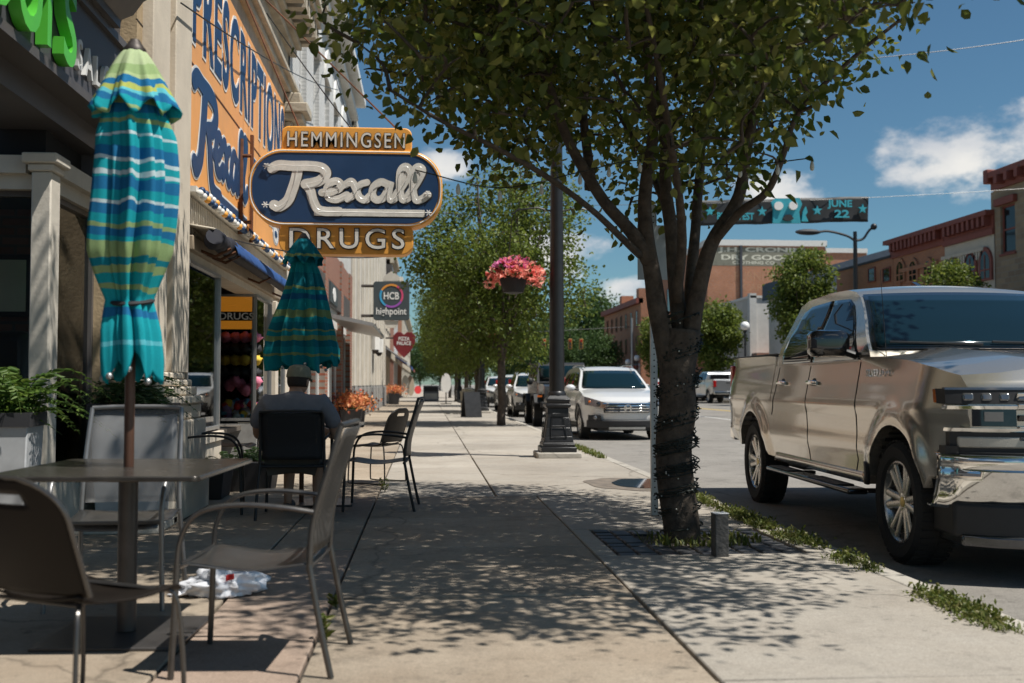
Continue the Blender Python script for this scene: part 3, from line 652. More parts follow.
# window along the street
part('window_lintel', 'cream_post', NB, mp('+X', -2.55), (Yp+.14, YE, 2.42, 2.52, -.15, 0), (Yp+.14, YE, 2.52, 2.64, -.15, .06))
part('street_transom', 'dark_void', NB, mp('+X', -2.62), (Yp+.1, YE, 2.64, 2.9, -.15, 0))
window(NB, mp('+X', -2.55), Yp+.14, YE, .42, 2.42, .06, 'fascia_trim', 'shop_glass', .04)
part('street_bulkhead', 'cream_post', NB, mp('+X', -2.55), (Yp+.14, YE, 0, .42, -.15, 0))
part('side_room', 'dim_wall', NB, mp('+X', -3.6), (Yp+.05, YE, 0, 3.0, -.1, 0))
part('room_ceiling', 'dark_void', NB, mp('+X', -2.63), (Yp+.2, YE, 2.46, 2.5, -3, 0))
op = text('open_sign', 'OPEN', 'neon_green', NB, FX_, (-2.66, 7.86, 1.88), .5, .17, .015, .01); tag(op, 'green neon open sign')
# letters
lt = text('letters', 'oors', 'green_letter', NB, FX_, (-2.29, 5.42, 3.08), 1.38, .52, .07, .0)
text('small_letters', 'SALON', 'white_letter', NB, FX_, (-2.298, 6.98, 3.16), .95, .2, .03, .01, 1.5)

# ------------------------------------------------------------------ 2. the drugstore
DB = thing('drugstore_building', 'cream drugstore with orange prescriptions wall sign', 'building', (-2.4, 13, 0))
y0 = 8.42; yA = ycol(189, -2.2)
part('pier_core', 'tan_brick', DB, mp('+X', -2.29), (y0, yA, 0, 8.0, -.6, 0))
for a, b in ((149, 166), (172, 188)):
    ya, yb = ycol(a, -2.2), ycol(b, -2.2)
    o = part('pier_strip', 'cream', DB, mp('+X', -2.29), (ya, yb, 1.2, 7.0, -.02, .09), bevel=.01)
yb = ycol(207, -1.98)
for k, (z0, z1, w) in enumerate(((0, .42, .34), (.42, .80, .31), (.80, .93, .27), (.93, 1.0, .31), (1.0, 1.08, .24), (1.08, 1.14, .20), (1.14, 1.2, .14))):
    part('plinth_stone', 'cream', DB, mp('+X', -2.29), (y0-.02-.0*k, yb-.02*k, z0+.002, z1-.002, -.02, w), bevel=.014)
for k in range(8): part('brick_course', 'mortar' if False else 'joint', DB, mp('+X', -2.29), (y0, yA, 1.5+k*.62, 1.512+k*.62, -.01, .0035))
yP = ycol(282, -2.22); yEnd = 17.3
Z0, ZM, Z1 = 2.98, 4.14, 5.45
fD = mp('+X', -2.27)
part('upper_wall', 'stone_old', DB, fD, (yA+.004, yEnd, 2.5, 8.0, -.6, 0))
sg = part('sign_panel', 'orange', DB, fD, (yA+.02, yP, ZM+.006, Z1, 0, .05), bevel=.006)
tag(sg, 'orange panel lettered prescriptions')
yD = ycol(248, -2.22)
s2 = part('sign_panel', 'orange', DB, fD, (yA+.02, yD-.006, Z0, ZM-.006, 0, .05), bevel=.006)
s3 = part('sign_panel', 'orange', DB, fD, (yD+.006, yP, Z0, ZM-.006, 0, .05), bevel=.006)
tx0 = yA+.05
text('outline', 'PRESCRIPTIONS', 'white_paint', sg, FX_, (-2.219, tx0, ZM+.24), yP-tx0-.12, .92, .006, .05, 1.12)
text('lettering', 'PRESCRIPTIONS', 'blue_letter', sg, FX_, (-2.2125, tx0, ZM+.24), yP-tx0-.12, .92, .006, .022, 1.12)
# the script word, as brush strokes
REX = [
 [(-.1, 3.15), (.35, 3.45), (1.2, 3.4), (2.3, 3.42), (3.1, 3.25), (3.35, 2.7), (2.9, 2.05), (2.05, 1.75)],
 [(1.55, 3.3), (1.45, 2.4), (1.2, 1.2), (.9, .2), (.35, -.35), (.05, -.2)],
 [(2.05, 1.75), (2.35, 1.2), (2.5, .4), (2.8, -.45), (3.3, -.72), (4.2, -.72)],
 [(3.1, 1.0), (3.9, 1.15), (4.35, 1.6), (4.1, 2.05), (3.65, 1.9), (3.4, 1.2), (3.55, .55), (4.1, .4), (4.7, .8)],
 [(4.6, 1.75), (5.0, 2.05), (5.25, 1.5), (5.5, .65), (5.9, .4), (6.25, .8)],
 [(6.0, 2.0), (5.55, 1.75), (5.2, .9), (4.75, .42)],
 [(7.35, 1.85), (6.9, 2.05), (6.45, 1.6), (6.35, .9), (6.6, .42), (7.05, .6), (7.45, 1.6), (7.5, 2.0), (7.4, .9), (7.6, .42), (8.0, .8)],
 [(7.9, .9), (8.5, 2.2), (8.75, 3.2), (8.45, 3.5), (8.15, 2.9), (8.15, 1.2), (8.35, .45), (8.75, .7)],
 [(8.7, .9), (9.3, 2.2), (9.6, 3.2), (9.3, 3.5), (9.0, 2.9), (9.0, 1.2), (9.2, .45), (9.6, .55), (9.95, .95)]]
WID = [.36, .36, .33, .27, .27, .24, .27, .27, .27]
def script(name, m, parent, fn, extra=0.0, d=.006, bar=None, wk=1.0):
    b = MB()
    for i, (st, w) in enumerate(zip(REX, WID)): b.ribbon(crom_xy(st, 7), w*wk+extra, fn, d+.0002*i, d+.0002*i+.0014)
    if bar:
        u0, u1, v0, v1 = bar; e = extra*.9; b.prism([(u0-e, v0-e), (u1+e, v0-e), (u1+e, v1+e), (u0-e, v1+e)], fn, 0, d-.001)
    return b.build(name, m, parent, world=True)
def crom_xy(st, n): return [(p.x, p.y) for p in crom([(a, b, 0) for a, b in st], n)]
sy = (yD-yA-.25)/10.4; sz = .232
fW = lambda u, v, w: (-2.217+w, yA+.14+u*sy, Z0+.28+v*sz)
script('outline', 'white_paint', s2, fW, .13, .003, (2.9, 9.9, -1.02, -.55))
script('lettering', 'blue_letter', s2, lambda u, v, w: (-2.2115+w, yA+.14+u*sy, Z0+.28+v*sz), .02, .006, (2.9, 9.9, -1.0, -.58))
text('outline', 'Drugs', 'white_paint', s3, FX_, (-2.219, yD+.15, Z0+.2), yP-yD-.35, .8, .006, .04); text('lettering', 'Drugs', 'blue_letter', s3, FX_, (-2.2125, yD+.15, Z0+.2), yP-yD-.35, .8, .006, .015)
part('divider_rail', 'rust', DB, fD, (yD-.03, yD+.03, Z0-.1, ZM+.1, .05, .09), (yA, yP, ZM-.008, ZM+.008, .048, .056))
# bulbs under the sign
bm_ = [MB().sphere((0, 0, 0), .036, 10, 8).mesh('bulb', m) for m in ('white_paint', 'blue_letter', 'orange_old')]
nb = int((yP-yA)/.085); k = 0
rail = part('bulb_rail', 'enamel_old', DB, fD, (yA+.02, yP+.4, Z0-.07, Z0-.015, 0, .11))
for k in range(int((yP+.4-yA)/.088)):
    yy = yA+.06+k*.088; zz = Z0-.06+(.022 if k % 2 else -.02)
    link(bpy.data.objects.new('bulb', bm_[(0, 1, 0, 1, 2)[k % 5]]), rail, True, TM((-2.27+.135, yy, zz)))
# ribbed band
b = MB(); blk(b, fD, yA+.02, yP+.6, 2.52, Z0-.1, 0, .02)
n = int((yP+.6-yA)/.085)
for k in range(n): blk(b, fD, yA+.03+k*.085, yA+.03+k*.085+.05, 2.53, Z0-.11, .015, .045)
tag(b.build('ribbed_band', 'corrugated', DB, world=True), kind='stuff')
# cornice and entablature of the drugstore
yC = yEnd+.15
for (z0, z1, w) in ((5.75, 5.86, .10), (5.86, 5.95, .17), (6.5, 6.62, .12), (6.62, 6.72, .2), (6.98, 7.1, .52), (7.1, 7.28, .58), (7.28, 7.4, .62)):
    part('moulding', 'stone_old', DB, fD, (yA, yC, z0+.002, z1-.002, -.02, w), bevel=.015)
cm = MB().box(0, -.09, -.26, .46, .09, 0).mesh('bracket', 'stone_old')
for k in range(22): link(bpy.data.objects.new('bracket', cm), DB, True, TM((-2.26, yA+.3+k*.34, 6.975)))
# end console
part('console', 'stone_old', DB, fD, (yP+.35, yP+.75, 4.35, 5.3, 0, .12), (yP+.28, yP+.82, 5.3, 5.42, 0, .3), (yP+.24, yP+.86, 5.42, 5.58, 0, .38), (yP+.3, yP+.8, 5.58, 5.75, 0, .26), bevel=.02)
part('end_pier', 'cream', DB, fD, (yP+.35, yEnd, 0, 4.35, -.5, .06), bevel=.01)
part('end_pier_base', 'cream', DB, fD, (yP+.3, yEnd, .002, .5, -.02, .2), (yP+.32, yEnd, .5, .62, -.02, .15), bevel=.012)
# display windows
ya = yA+.02; yb1 = ycol(222, -2.2); yc = ycol(257, -2.2); yd = ycol(273, -2.2)
part('head_trim', 'wood_trim', DB, mp('+X', -2.18), (ya, yP+.35, 2.36, 2.5, -.25, 0), bevel=.01)
part('head_board', 'corrugated', DB, mp('+X', -2.24), (ya, yP+.35, 2.28, 2.36, -.25, 0))
def shopwin(name, f, u0, u1):
    window(DB, f, u0, u1, .62, 2.28, .04, 'alu', 'shop_glass', .035, name=name)
f1 = mp('+X', -2.2)
shopwin('display_window', f1, ya, yb1)
part('stall_riser', 'cream', DB, f1, (ya, yb1, .5, .6, -.25, .03), (ya, yb1, 0, .5, -.25, 0), bevel=.008)
fE = mp('-Y', yc)
shopwin('entry_window', fE, -2.72, -2.22)
part('entry_riser', 'granite', DB, fE, (-2.75, -2.2, 0, .58, -.2, 0))
shopwin('display_window', f1, yc+.05, yd)
part('stall_riser', 'cream', DB, f1, (yc+.05, yd, 0, .6, -.25, 0))
part('mullion_post', 'cream', DB, f1, (yd, yd+.25, 0, 2.3, -.2, .04), bevel=.01)
window(DB, f1, yd+.25, yP+.35, .62, 2.28, .04, 'alu', 'shop_glass', .035)
part('stall_riser', 'cream', DB, f1, (yd+.25, yP+.35, 0, .6, -.2, 0))
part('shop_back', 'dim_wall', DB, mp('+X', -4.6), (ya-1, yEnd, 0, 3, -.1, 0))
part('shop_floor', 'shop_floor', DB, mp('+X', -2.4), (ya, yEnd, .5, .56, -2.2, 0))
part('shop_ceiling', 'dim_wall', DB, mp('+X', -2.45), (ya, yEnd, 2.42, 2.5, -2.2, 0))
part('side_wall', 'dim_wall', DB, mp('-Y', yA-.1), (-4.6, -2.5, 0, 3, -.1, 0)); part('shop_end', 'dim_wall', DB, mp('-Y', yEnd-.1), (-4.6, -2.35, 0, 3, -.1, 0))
mat('glow_board', (.8, .33, .04), .5, var=.05, emit=(.9, .33, .03), estr=.22)  # weak glow added to the orange so the shaded board looks bright
sgn = part('drugs_board', 'glow_board', DB, mp('-Y', yc+.06), (-2.71, -2.23, 1.82, 2.26, -.02, 0))
strip = part('board_strip', 'blackish', sgn, mp('-Y', yc+.06), (-2.71, -2.23, 1.93, 2.05, 0, .006))
text('lettering', 'DRUGS', 'chalk', sgn, FNY, (-2.70, yc+.05, 1.945), .44, .09, .004, .01)
# goods in the windows
rg = random.Random(11)
def goods(name, lab, c, r, m, sc=(1, 1, 1), k=5.0, amp=.25):
    sd = rg.uniform(0, 50)
    o = MB().sphere((0, 0, 0), r, 16, 10, sc, fn=lambda d: 1+amp*noise.noise((d.x*k+sd, d.y*k, d.z*k))).build(name, m, M=TM(c), sharp=0)
    tag(o, lab, 'shop display', 'goods in the drugstore window'); return o
rowm = (('pink', 1.72), ('blackish', 1.57), ('yellow', 1.42), ('blackish', 1.25))
nm = {'pink': 'pink frilled tutu hanging in the top row of the drugstore display', 'yellow': 'yellow frilled tutu hanging in the drugstore display', 'blackish': 'black frilled tutu hanging in the drugstore display'}
for m, z in rowm:
    for k in range(4): goods('frilled_tutu', ('leftmost ', 'second ', 'third ', 'rightmost ')[k]+nm[m]+(' upper row' if z == 1.57 else ' lower row' if z == 1.25 else ''), (-2.66+k*.13, yc+.25+.05*rg.random(), z), .085, m, (1, 1, .8), 9, .5)
for k in range(6): goods('pink_bouquet', ('leftmost', 'second', 'third', 'fourth', 'fifth', 'rightmost')[k]+' pink bouquet in the middle of the drugstore display', (-2.6+.07*k, yc+.2+.1*rg.random(), .98+.16*rg.random()), .075, 'pink', amp=.5, k=8)
for m, lab in (('red', 'red'), ('yellow', 'yellow'), ('skyblue', 'blue'), ('magenta', 'magenta'), ('white_paint', 'white'), ('lilac', 'lilac')):
    b = MB()
    for k in range(8):
        sd = rg.uniform(0, 50); b.sphere((-2.68+rg.random()*.44, yc+.12+rg.random()*.3, .66+rg.random()*.2), .04+.02*rg.random(), 10, 7, (1, 1, 1), lambda d: 1+.5*noise.noise((d.x*7+sd, d.y*7, d.z*7)))
    tag(b.build('paper_flowers', m, sharp=0), 'heap of '+lab+' paper flowers low in the drugstore display', 'flowers', kind='stuff')
for k in range(7):
    m = rg.choice(('magenta', 'blackish', 'pink', 'alu', 'lilac'))
    goods('hanging_dress', {'magenta': 'magenta', 'blackish': 'black', 'pink': 'pink', 'alu': 'silver', 'lilac': 'lilac'}[m]+' hanging garment in the first drugstore window, '+('nearest', 'second', 'third', 'fourth', 'fifth', 'sixth', 'farthest')[k]+' along the glass', (-2.5-.25*rg.random(), ya+.25+k*.19, 1.25+.3*rg.random()), .1, m, (1, 1, 3.2), 4, .5)
goods('white_plate', 'white tilted plate hung in the first drugstore window', (-2.45, ya+.9, 1.85), .16, 'chalk', (.3, 1.6, .8), 2, .2)
goods('white_plate', 'white tilted plate low in the first drugstore window', (-2.5, ya+.45, 1.98), .14, 'chalk', (.3, 1.5, .3), 2, .2)
# furled awning
AW = thing('shop_awning', 'furled dark blue awning over the drugstore window', 'awning', (-2.1, 12, 2.5))
yb2 = ycol(228, -2.0); ye2 = ycol(286, -2.0)
rw = random.Random(2)
pts = [(-2.0+.02*rw.uniform(-1, 1), lerp(ya, yb2, k/9), 2.47+.02*rw.uniform(-1, 1)) for k in range(10)]
MB().tube(crom(pts, 4), .085, 14).build('canvas_roll', 'awning_dark', AW, world=True)
pts = [(-1.99, lerp(yb2, ye2, k/7), 2.46+.012*rw.uniform(-1, 1)) for k in range(8)]
MB().tube(pts, .075, 14).build('canvas_roll', 'awning_dark', AW, world=True)
b = MB()
def val(u, v):
    y = lerp(yb2-.2, ye2, u); return (-1.965+.09*math.sin(v*1.6)+.008*math.sin(y*31), y, 2.56-.17*v)
b.grid(val, 40, 5); b.build('valance', 'awning_blue', AW, world=True, solid=.006)
b = MB(); b.grid(lambda u, v: (-2.24+.25*v, lerp(ya, ye2, u), 2.6-.04*v), 10, 3); b.build('cover_board', 'corrugated', AW, world=True, solid=.02)
for yy in (ya+.35, (ya+yb2)/2+.2, yb2+.05, (yb2+ye2)/2, ye2-.15):
    MB().tube([(-2.2, yy, 2.4), (-2.05, yy+.02, 2.34), (-1.9, yy+.03, 2.42)], .016, 6).build('arm', 'rust', AW, world=True)
MB().sphere((-1.93, ye2-.05, 2.46), .06, 10, 8, (1, 1.4, .8)).build('tied_end', 'chalk', AW, world=True)

# ------------------------------------------------------------------ 3. white over red brick
B3 = thing('white_brick_building', 'white painted upper storey over red brick shop next to drugstore', 'building', (-2.3, 24, 0))
y0, y1 = yEnd+.02, 31.6; f3 = mp('+X', FXL)
ops = [(y0+1.3+k*2.3, y0+2.4+k*2.3, 5.5, 7.9) for k in range(6)]
skin(MB(), f3, y0, y1, 4.3, 9.6, ops).build('upper_wall', 'brick_white', B3, world=True)
for o in ops: window(B3, f3, *o, .12, 'white_paint', mv=((o[2]+o[3])/2,), sill='white_paint')
for o in ops: MB().prism(arch_poly((o[0]+o[1])/2, .7, o[3], o[3]+.05), lambda u, v, w: f3(u, v, w), .0, .05).build('window_hood', 'white_paint', B3, world=True)
part('cornice', 'white_paint', B3, f3, (y0, y1, 9.0, 9.15, -.02, .2), (y0, y1, 9.4, 9.62, -.02, .42), bevel=.02)
part('top_rail', 'stone_old', B3, f3, (y0, y1, 9.62, 9.75, -.3, .3))
carcass(B3, f3, y0, y1, 4.2, 9.6, 8, 'brick_white')
piers = [(y0+.0, y0+.55), (23.2, 23.9), (27.6, 28.3), (30.7, y1)]
for a, b_ in piers: part('brick_pier', 'brick_red', B3, f3, (a, b_, 0, 4.3, -.4, .05))
part('shop_header', 'brick_red', B3, f3, (y0, y1, 3.5, 4.3, -.4, 0)); part('fascia_board', 'fascia_trim', B3, f3, (y0+.55, 30.7, 2.95, 3.5, -.3, .04))
for (a, _), (c, _) in (((y0+.55, 0), (23.2, 0)), ((23.9, 0), (27.6, 0)), ((28.3, 0), (30.7, 0))):
    window(B3, f3, a, c, .5, 2.5, .1, 'white_paint', 'window_dark', .08, mu=(a+(c-a)/3, a+2*(c-a)/3)); part('stall_board', 'cream_post', B3, f3, (a, c, 0, .5, -.2, -.05)); part('transom', 'white_paint', B3, f3, (a, c, 2.5, 2.95, -.3, -.06))
cp = MB(); cp.prism([(0, 2.62), (1.0, 2.42), (1.0, 2.5), (0, 2.72)], lambda u, v, w: (FXL+.04+u, w, v), 24.2, 30.6); cp.build('canopy', 'alu', B3, world=True)
part('poster', 'chalk', B3, f3, (24.1, 24.9, .8, 2.3, .0, .012))
part('round_sign_board', 'sign_grey', B3, f3, (24.2, 26.2, 3.0, 3.45, .04, .07)); MB().prism([(25.2+.4*math.cos(k*.5236), 3.22+.17*math.sin(k*.5236)) for k in range(12)], f3, .07, .08).build('sign_oval', 'chalk', B3, world=True)
part('house_base', 'dark_void', B3, f3, (y0, y1, 0, 4.2, -6, -.5))
# ------------------------------------------------------------------ 4. limestone bank
B4 = thing('limestone_bank', 'pale fluted limestone bank with grey granite base', 'building', (-2.3, 45, 0))
y0, y1 = 31.65, 57.5
part('core', 'limestone', B4, mp('+X', FXL-.3), (y0, y1, 0, 9.0, -9, 0))
part('granite_base', 'granite', B4, mp('+X', FXL), (y0, y1, .0, 1.05, -.3, .06))
n = 11
for k in range(n):
    a = y0+(y1-y0)*k/n; w = (y1-y0)/n
    part('fluted_pier', 'limestone', B4, mp('+X', FXL-.3), (a+.1, a+w*.55, 1.05, 8.2, 0, .34), (a+.25, a+w*.55-.15, 1.05, 8.2, .34, .4))
    if k not in (3,): window(B4, mp('+X', FXL-.3), a+w*.6, a+w*.98, 1.5, 7.6, -.06, 'bronze', 'window_dark', .08, mv=(3, 4.5, 6))
    part('base_block', 'granite', B4, mp('+X', FXL), (a+.08, a+w*.57, .0, .98, .06, .14), bevel=.01)
part('parapet', 'limestone', B4, mp('+X', FXL), (y0, y1, 8.2, 9.05, -.4, .06), (y0, y1, 8.9, 9.1, -.4, .14))
for px_ in (369.5, 374):
    yy = ycol(px_-3, FXL); LN = thing('wall_lantern', 'bronze wall lantern on the limestone bank, '+('nearer' if px_ < 371 else 'farther')+' of the pair', 'lantern', (FXL+.1, yy, 0), 0, 'lanterns on the bank front')
    MB().cyl((FXL, yy, 3.1), (FXL+.3, yy, 3.1), .03).build('arm', 'bronze', LN, world=True)
    b = MB(); b.lathe([(.06, 2.25), (.13, 2.35), (.16, 3.0), (.19, 3.05), (.05, 3.3), (.02, 3.4)], 8, Matrix.Translation((FXL+.32, yy, 0))); b.build('cage', 'bronze', LN, world=True)
    MB().cyl((FXL+.32, yy, 2.4), (FXL+.32, yy, 2.95), .165, .175, 8).build('pane', 'chalk', LN, world=True)
# ------------------------------------------------------------------ 5. farther shops
def shop(name, lab, y0, y1, H, wall, trim, nwin, awn=None, fr='white_paint', X=FXL):
    o = thing(name, lab, 'building', (X, (y0+y1)/2, 0)); f = mp('+X', X); w = (y1-y0)/nwin
    ops = [(y0+w*k+w*.25, y0+w*k+w*.75, H*.55, H*.83) for k in range(nwin)]
    skin(MB(), f, y0, y1, 3.2, H, ops).build('upper_wall', wall, o, world=True)
    for p in ops: window(o, f, *p, .12, fr, mv=((p[2]+p[3])/2,), sill=trim)
    part('cornice', trim, o, f, (y0, y1, H-.5, H-.25, -.02, .22), (y0, y1, H-.25, H+.06, -.3, .38))
    part('signboard', trim, o, f, (y0, y1, 2.7, 3.2, -.3, .08))
    for k in range(nwin+1): part('pier', wall, o, f, (max(y0, y0+w*k-.25), min(y1, y0+w*k+.25), 0, 2.7, -.3, 0))
    for k in range(nwin): window(o, f, y0+w*k+.25, y0+w*(k+1)-.25, .3, 2.7, .15, 'fascia_trim', 'window_dark', .07); part('stall_board', trim, o, f, (y0+w*k+.25, y0+w*(k+1)-.25, 0, .3, -.3, -.1))
    carcass(o, f, y0, y1, 0, H, 9, wall, -.3)
    if awn:
        b = MB(); b.prism([(0, 3.1), (1.15, 2.35), (1.15, 2.15), (1.11, 2.15), (1.11, 2.33), (0, 3.04)], lambda u, v, w: (X+.08+u, w, v), y0+.3, y1-.3); b.build('awning', awn, o, world=True)
    return o
shop('awning_shop', 'cream shop with dark grey awning beyond the bank', 57.6, 66, 7.6, 'cream', 'fascia_trim', 3, 'planter_grey')
shop('narrow_brick_shop', 'narrow dark brick shop beyond the awning', 66.05, 74, 9.2, 'brick_red', 'stone_old', 3)
shop('pale_shop', 'pale painted shop with blue awning further down', 74.05, 84, 7.4, 'brick_white', 'stone_old', 4, 'awning_blue')
shop('brown_shop', 'brown brick shop with pale trim further down', 84.05, 98, 9.6, 'brick_row', 'cream', 5, 'trim_red')
shop('last_shops', 'farthest cream block at the end of the row', 98.05, 150, 8.6, 'brick_cream', 'stone_old', 12)
# ------------------------------------------------------------------ hanging signs
YS = 12.6
RS = thing('rexall_sign' if False else 'drugstore_sign', 'big orange and navy neon drugstore sign hanging over the pavement', 'sign', (-2.2, YS, 2.7))
def pxm(Y, cx, cy):
    o = PY(cx, cy, Y); ex = (PY(cx+1, cy, Y)-o).length
    return o, ex
oS, eS = pxm(YS, 347, 190)
def fSg(u, v, w): return (oS.x+(u-347)*eS, oS.y-w, oS.z-(v-190)*eS)
def rrect(u0, u1, v0, v1, r, n=8):
    pts = []
    for cx, cy, a0 in ((u1-r, v0+r, -90), (u1-r, v1-r, 0), (u0+r, v1-r, 90), (u0+r, v0+r, 180)):
        for k in range(n+1):
            a = R(a0+90*k/n); pts.append((cx+r*math.cos(a), cy+r*math.sin(a)))
    return pts
p1 = MB().prism(rrect(283, 412, 128.5, 158, 7), fSg, -.13, .13).build('name_panel', 'orange_old', RS, world=True, bevel=.012)
p2 = MB().prism(rrect(251, 443, 152, 229, 34, 12), fSg, -.16, .16).build('rim_panel', 'orange_old', RS, world=True, bevel=.012)
p3 = MB().prism(rrect(281, 414, 224, 256.5, 12), fSg, -.13, .13).build('drugs_panel', 'orange_old', RS, world=True, bevel=.012)
for s in (1, -1):
    MB().prism(rrect(255, 439, 156, 225.5, 31, 12), fSg, .158*s, .168*s).build('navy_field', 'navy', RS, world=True)
    a = MB().tube([fSg(u, v, .172*s) for u, v in rrect(253, 441, 154, 227.3, 33, 12)], .008, 6, closed=True); a.build('neon_border', 'neon_off', RS, world=True)
# script word on the street-facing side
k_ = 15.05
fL = lambda u, v, w: fSg(277+u*k_, 206-v*(42/3.9)*.98, .17+w/ (k_*eS) if False else .17+w)
def fLw(u, v, w): return fSg(276+u*15.3, 206.5-v*10.9, .172+w)
kx_, kz_ = 15.3*eS, 10.9*eS
def fLf(u, v, w): return fSg(276+u*15.3, 206.5-v*15.3, .169+w)
RX0, WD0 = REX, WID
REX = [[(u, v*10.9/15.3) for u, v in st] for st in RX0]; WID = [w*.92 for w in WD0]
script('letter_shadow', 'blackish', p2, lambda u, v, w: fSg(276.8+u*15.3, 207.3-v*15.3, .168+w), .03, .002, (2.6, 9.75, -.80, -.33))
script('script_letters', 'enamel_old', p2, fLf, .0, .005, (2.6, 9.75, -.80, -.33))
REX, WID = RX0, WD0
nb_ = MB()
for st, w in zip(REX, WID): nb_.tube([fLw(u, v, .02) for u, v in crom_xy(st, 5)], .0035, 5)
nb_.tube([fLw(2.9, -.8, .035), fLw(9.7, -.8, .035)], .006, 5); nb_.tube([fLw(0, 3.4, .035), fLw(-.6, 3.5, .03)], .006, 5); nb_.build('neon_tubes', 'neon_off', p2, world=True)
for u, v in ((-.45, 3.3), (-.5, -.2), (9.95, 1.0), (10, -.75)):
    b = MB()
    for a in range(3): b.cyl(fLw(u-.22*math.cos(a*1.05), v-.3*math.sin(a*1.05), .02), fLw(u+.22*math.cos(a*1.05), v+.3*math.sin(a*1.05), .02), .007, n=5)
    b.build('tube_clip', 'neon_off', p2, world=True)
# the two short words: dark channel letters with a pale tube
def neonword(body, pan, u0, u1, v0, v1, w):
    o = fSg(u0, v1, w)
    text('channel_letters', body, 'blackish', pan, FNY, o, (u1-u0)*eS, (v1-v0)*eS, .02, .035, 1.25)
    o = fSg(u0, v1, w+.024)
    text('letter_face', body, 'enamel_old', pan, FNY, o, (u1-u0)*eS, (v1-v0)*eS, .006, .004, 1.25)
    
neonword('HEMMINGSEN', p1, 289, 405, 134.5, 149.5, .13)
neonword('DRUGS', p3, 292, 405, 231, 251, .13)
br = MB()
for v in (157, 224): br.cyl(fSg(252, v, 0), (-2.25, YS, fSg(252, v, 0)[2]), .022, n=8)
br.cyl((-2.2, YS, fSg(0, 140, 0)[2]), (-2.2, YS, fSg(0, 236, 0)[2]), .03, n=8)
br.cyl(fSg(300, 130, 0), (-2.25, YS+.1, 5.9), .012, n=6); br.cyl(fSg(400, 130, 0), (-2.25, YS+.4, 6.1), .012, n=6)
br.build('bracket', 'rust', RS, world=True)
# grey bank sign
Yh = 35.0; oH, eH = pxm(Yh, 391.5, 301)
fH = lambda u, v, w: (oH.x+(u-391.5)*eH, oH.y-w, oH.z-(v-301)*eH)
HS = thing('bank_sign', 'square dark grey bank sign with coloured ring on bracket', 'sign', (FXL, Yh, 3))
pn = MB().prism(rrect(373.5, 409.5, 281.5, 320.5, 3), fH, -.1, .1).build('panel', 'sign_grey', HS, world=True, bevel=.01)
for k, m in enumerate(('hcb_ring_a', 'hcb_ring_c', 'hcb_ring_b', 'hcb_ring_d')):
    a0 = k*90-30; pts = []
    for q in range(13): a = R(a0+q*7.5); pts.append((391.5+12*math.cos(a), 296-12*math.sin(a)))
    for q in range(12, -1, -1): a = R(a0+q*7.5); pts.append((391.5+10*math.cos(a), 296-10*math.sin(a)))
    MB().prism(pts, fH, .1, .112).build('ring_arc', m, pn, world=True)
text('lettering', 'HCB', 'chalk', pn, FNY, fH(384, 299.5, .1), 15*eH, 7*eH, .01, .02)
text('lettering', 'highpoint', 'chalk', pn, FNY, fH(376.5, 317, .1), 30*eH, 9*eH, .01, .015)
b = MB(); b.prism([(383, 281), (400, 281), (399, 276), (391.5, 271), (384, 276)], fH, -.06, .06); b.build('scroll_mount', 'limestone', HS, world=True); MB().prism([(384, 321), (399, 321), (396, 328), (387, 328)], fH, -.06, .06).build('scroll_foot', 'limestone', HS, world=True)
MB().cyl((FXL, Yh, fH(0, 286, 0)[2]), fH(376, 286, 0), .05).build('bracket', 'bronze', HS, world=True)
MB().cyl((FXL, Yh, fH(0, 316, 0)[2]), fH(376, 316, 0), .05).build('bracket', 'bronze', HS, world=True)
# dark red pointed sign
Yr = 58.5; oR, eR = pxm(Yr, 404, 345)
fRd = lambda u, v, w: (oR.x+(u-404)*eR, oR.y-w, oR.z-(v-345)*eR)
PS = thing('pointed_sign', 'dark red heart-shaped sign hanging beyond the bank sign', 'sign', (FXL, Yr, 2.5))
pts = [(393, 336), (397, 332), (401, 332), (404, 334.5), (407, 332), (412, 332), (415.5, 336), (415, 344), (410, 352), (404, 358), (398, 352), (393.3, 345)]
pn = MB().prism(pts, fRd, -.12, .12).build('panel', 'sign_red', PS, world=True, bevel=.02)
text('lettering', 'PIZZA\nPALACE', 'chalk', pn, FNY, fRd(397, 345, .12), 14*eR, 8*eR, .01, .02, align=1, gap=.9)
MB().cyl((FXL, Yr, fRd(0, 338, 0)[2]), fRd(395, 338, 0), .05).build('bracket', 'bronze', PS, world=True)
# overhead wires on the left
def wire(name, lab, a, b, sag, r=.008):
    a = Vector(a); b = Vector(b); pts = [a.lerp(b, k/16)-Vector((0, 0, sag*4*(k/16)*(1-k/16))) for k in range(17)]
    return tag(MB().tube(pts, r, 5).build(name, 'black_paint'), lab, 'wire')
wire('overhead_wire', 'thin dark wire slung along the drugstore front', PX(181, 3, -2.15), PX(338, 90, -1.9), .12)
wire('overhead_wire', 'thin guy wire above the drugstore sign', (-2.2, 14.5, 6.2), PY(352, 130, YS), .02)
wire('overhead_wire', 'thin guy wire from the white building to the sign', PX(330, 55, -2.1), PY(352, 130, YS), .05)
wire('overhead_wire', 'thin wire under the drugstore sign', PX(215, 235, -2.1), PY(415, 252, 16), .15)
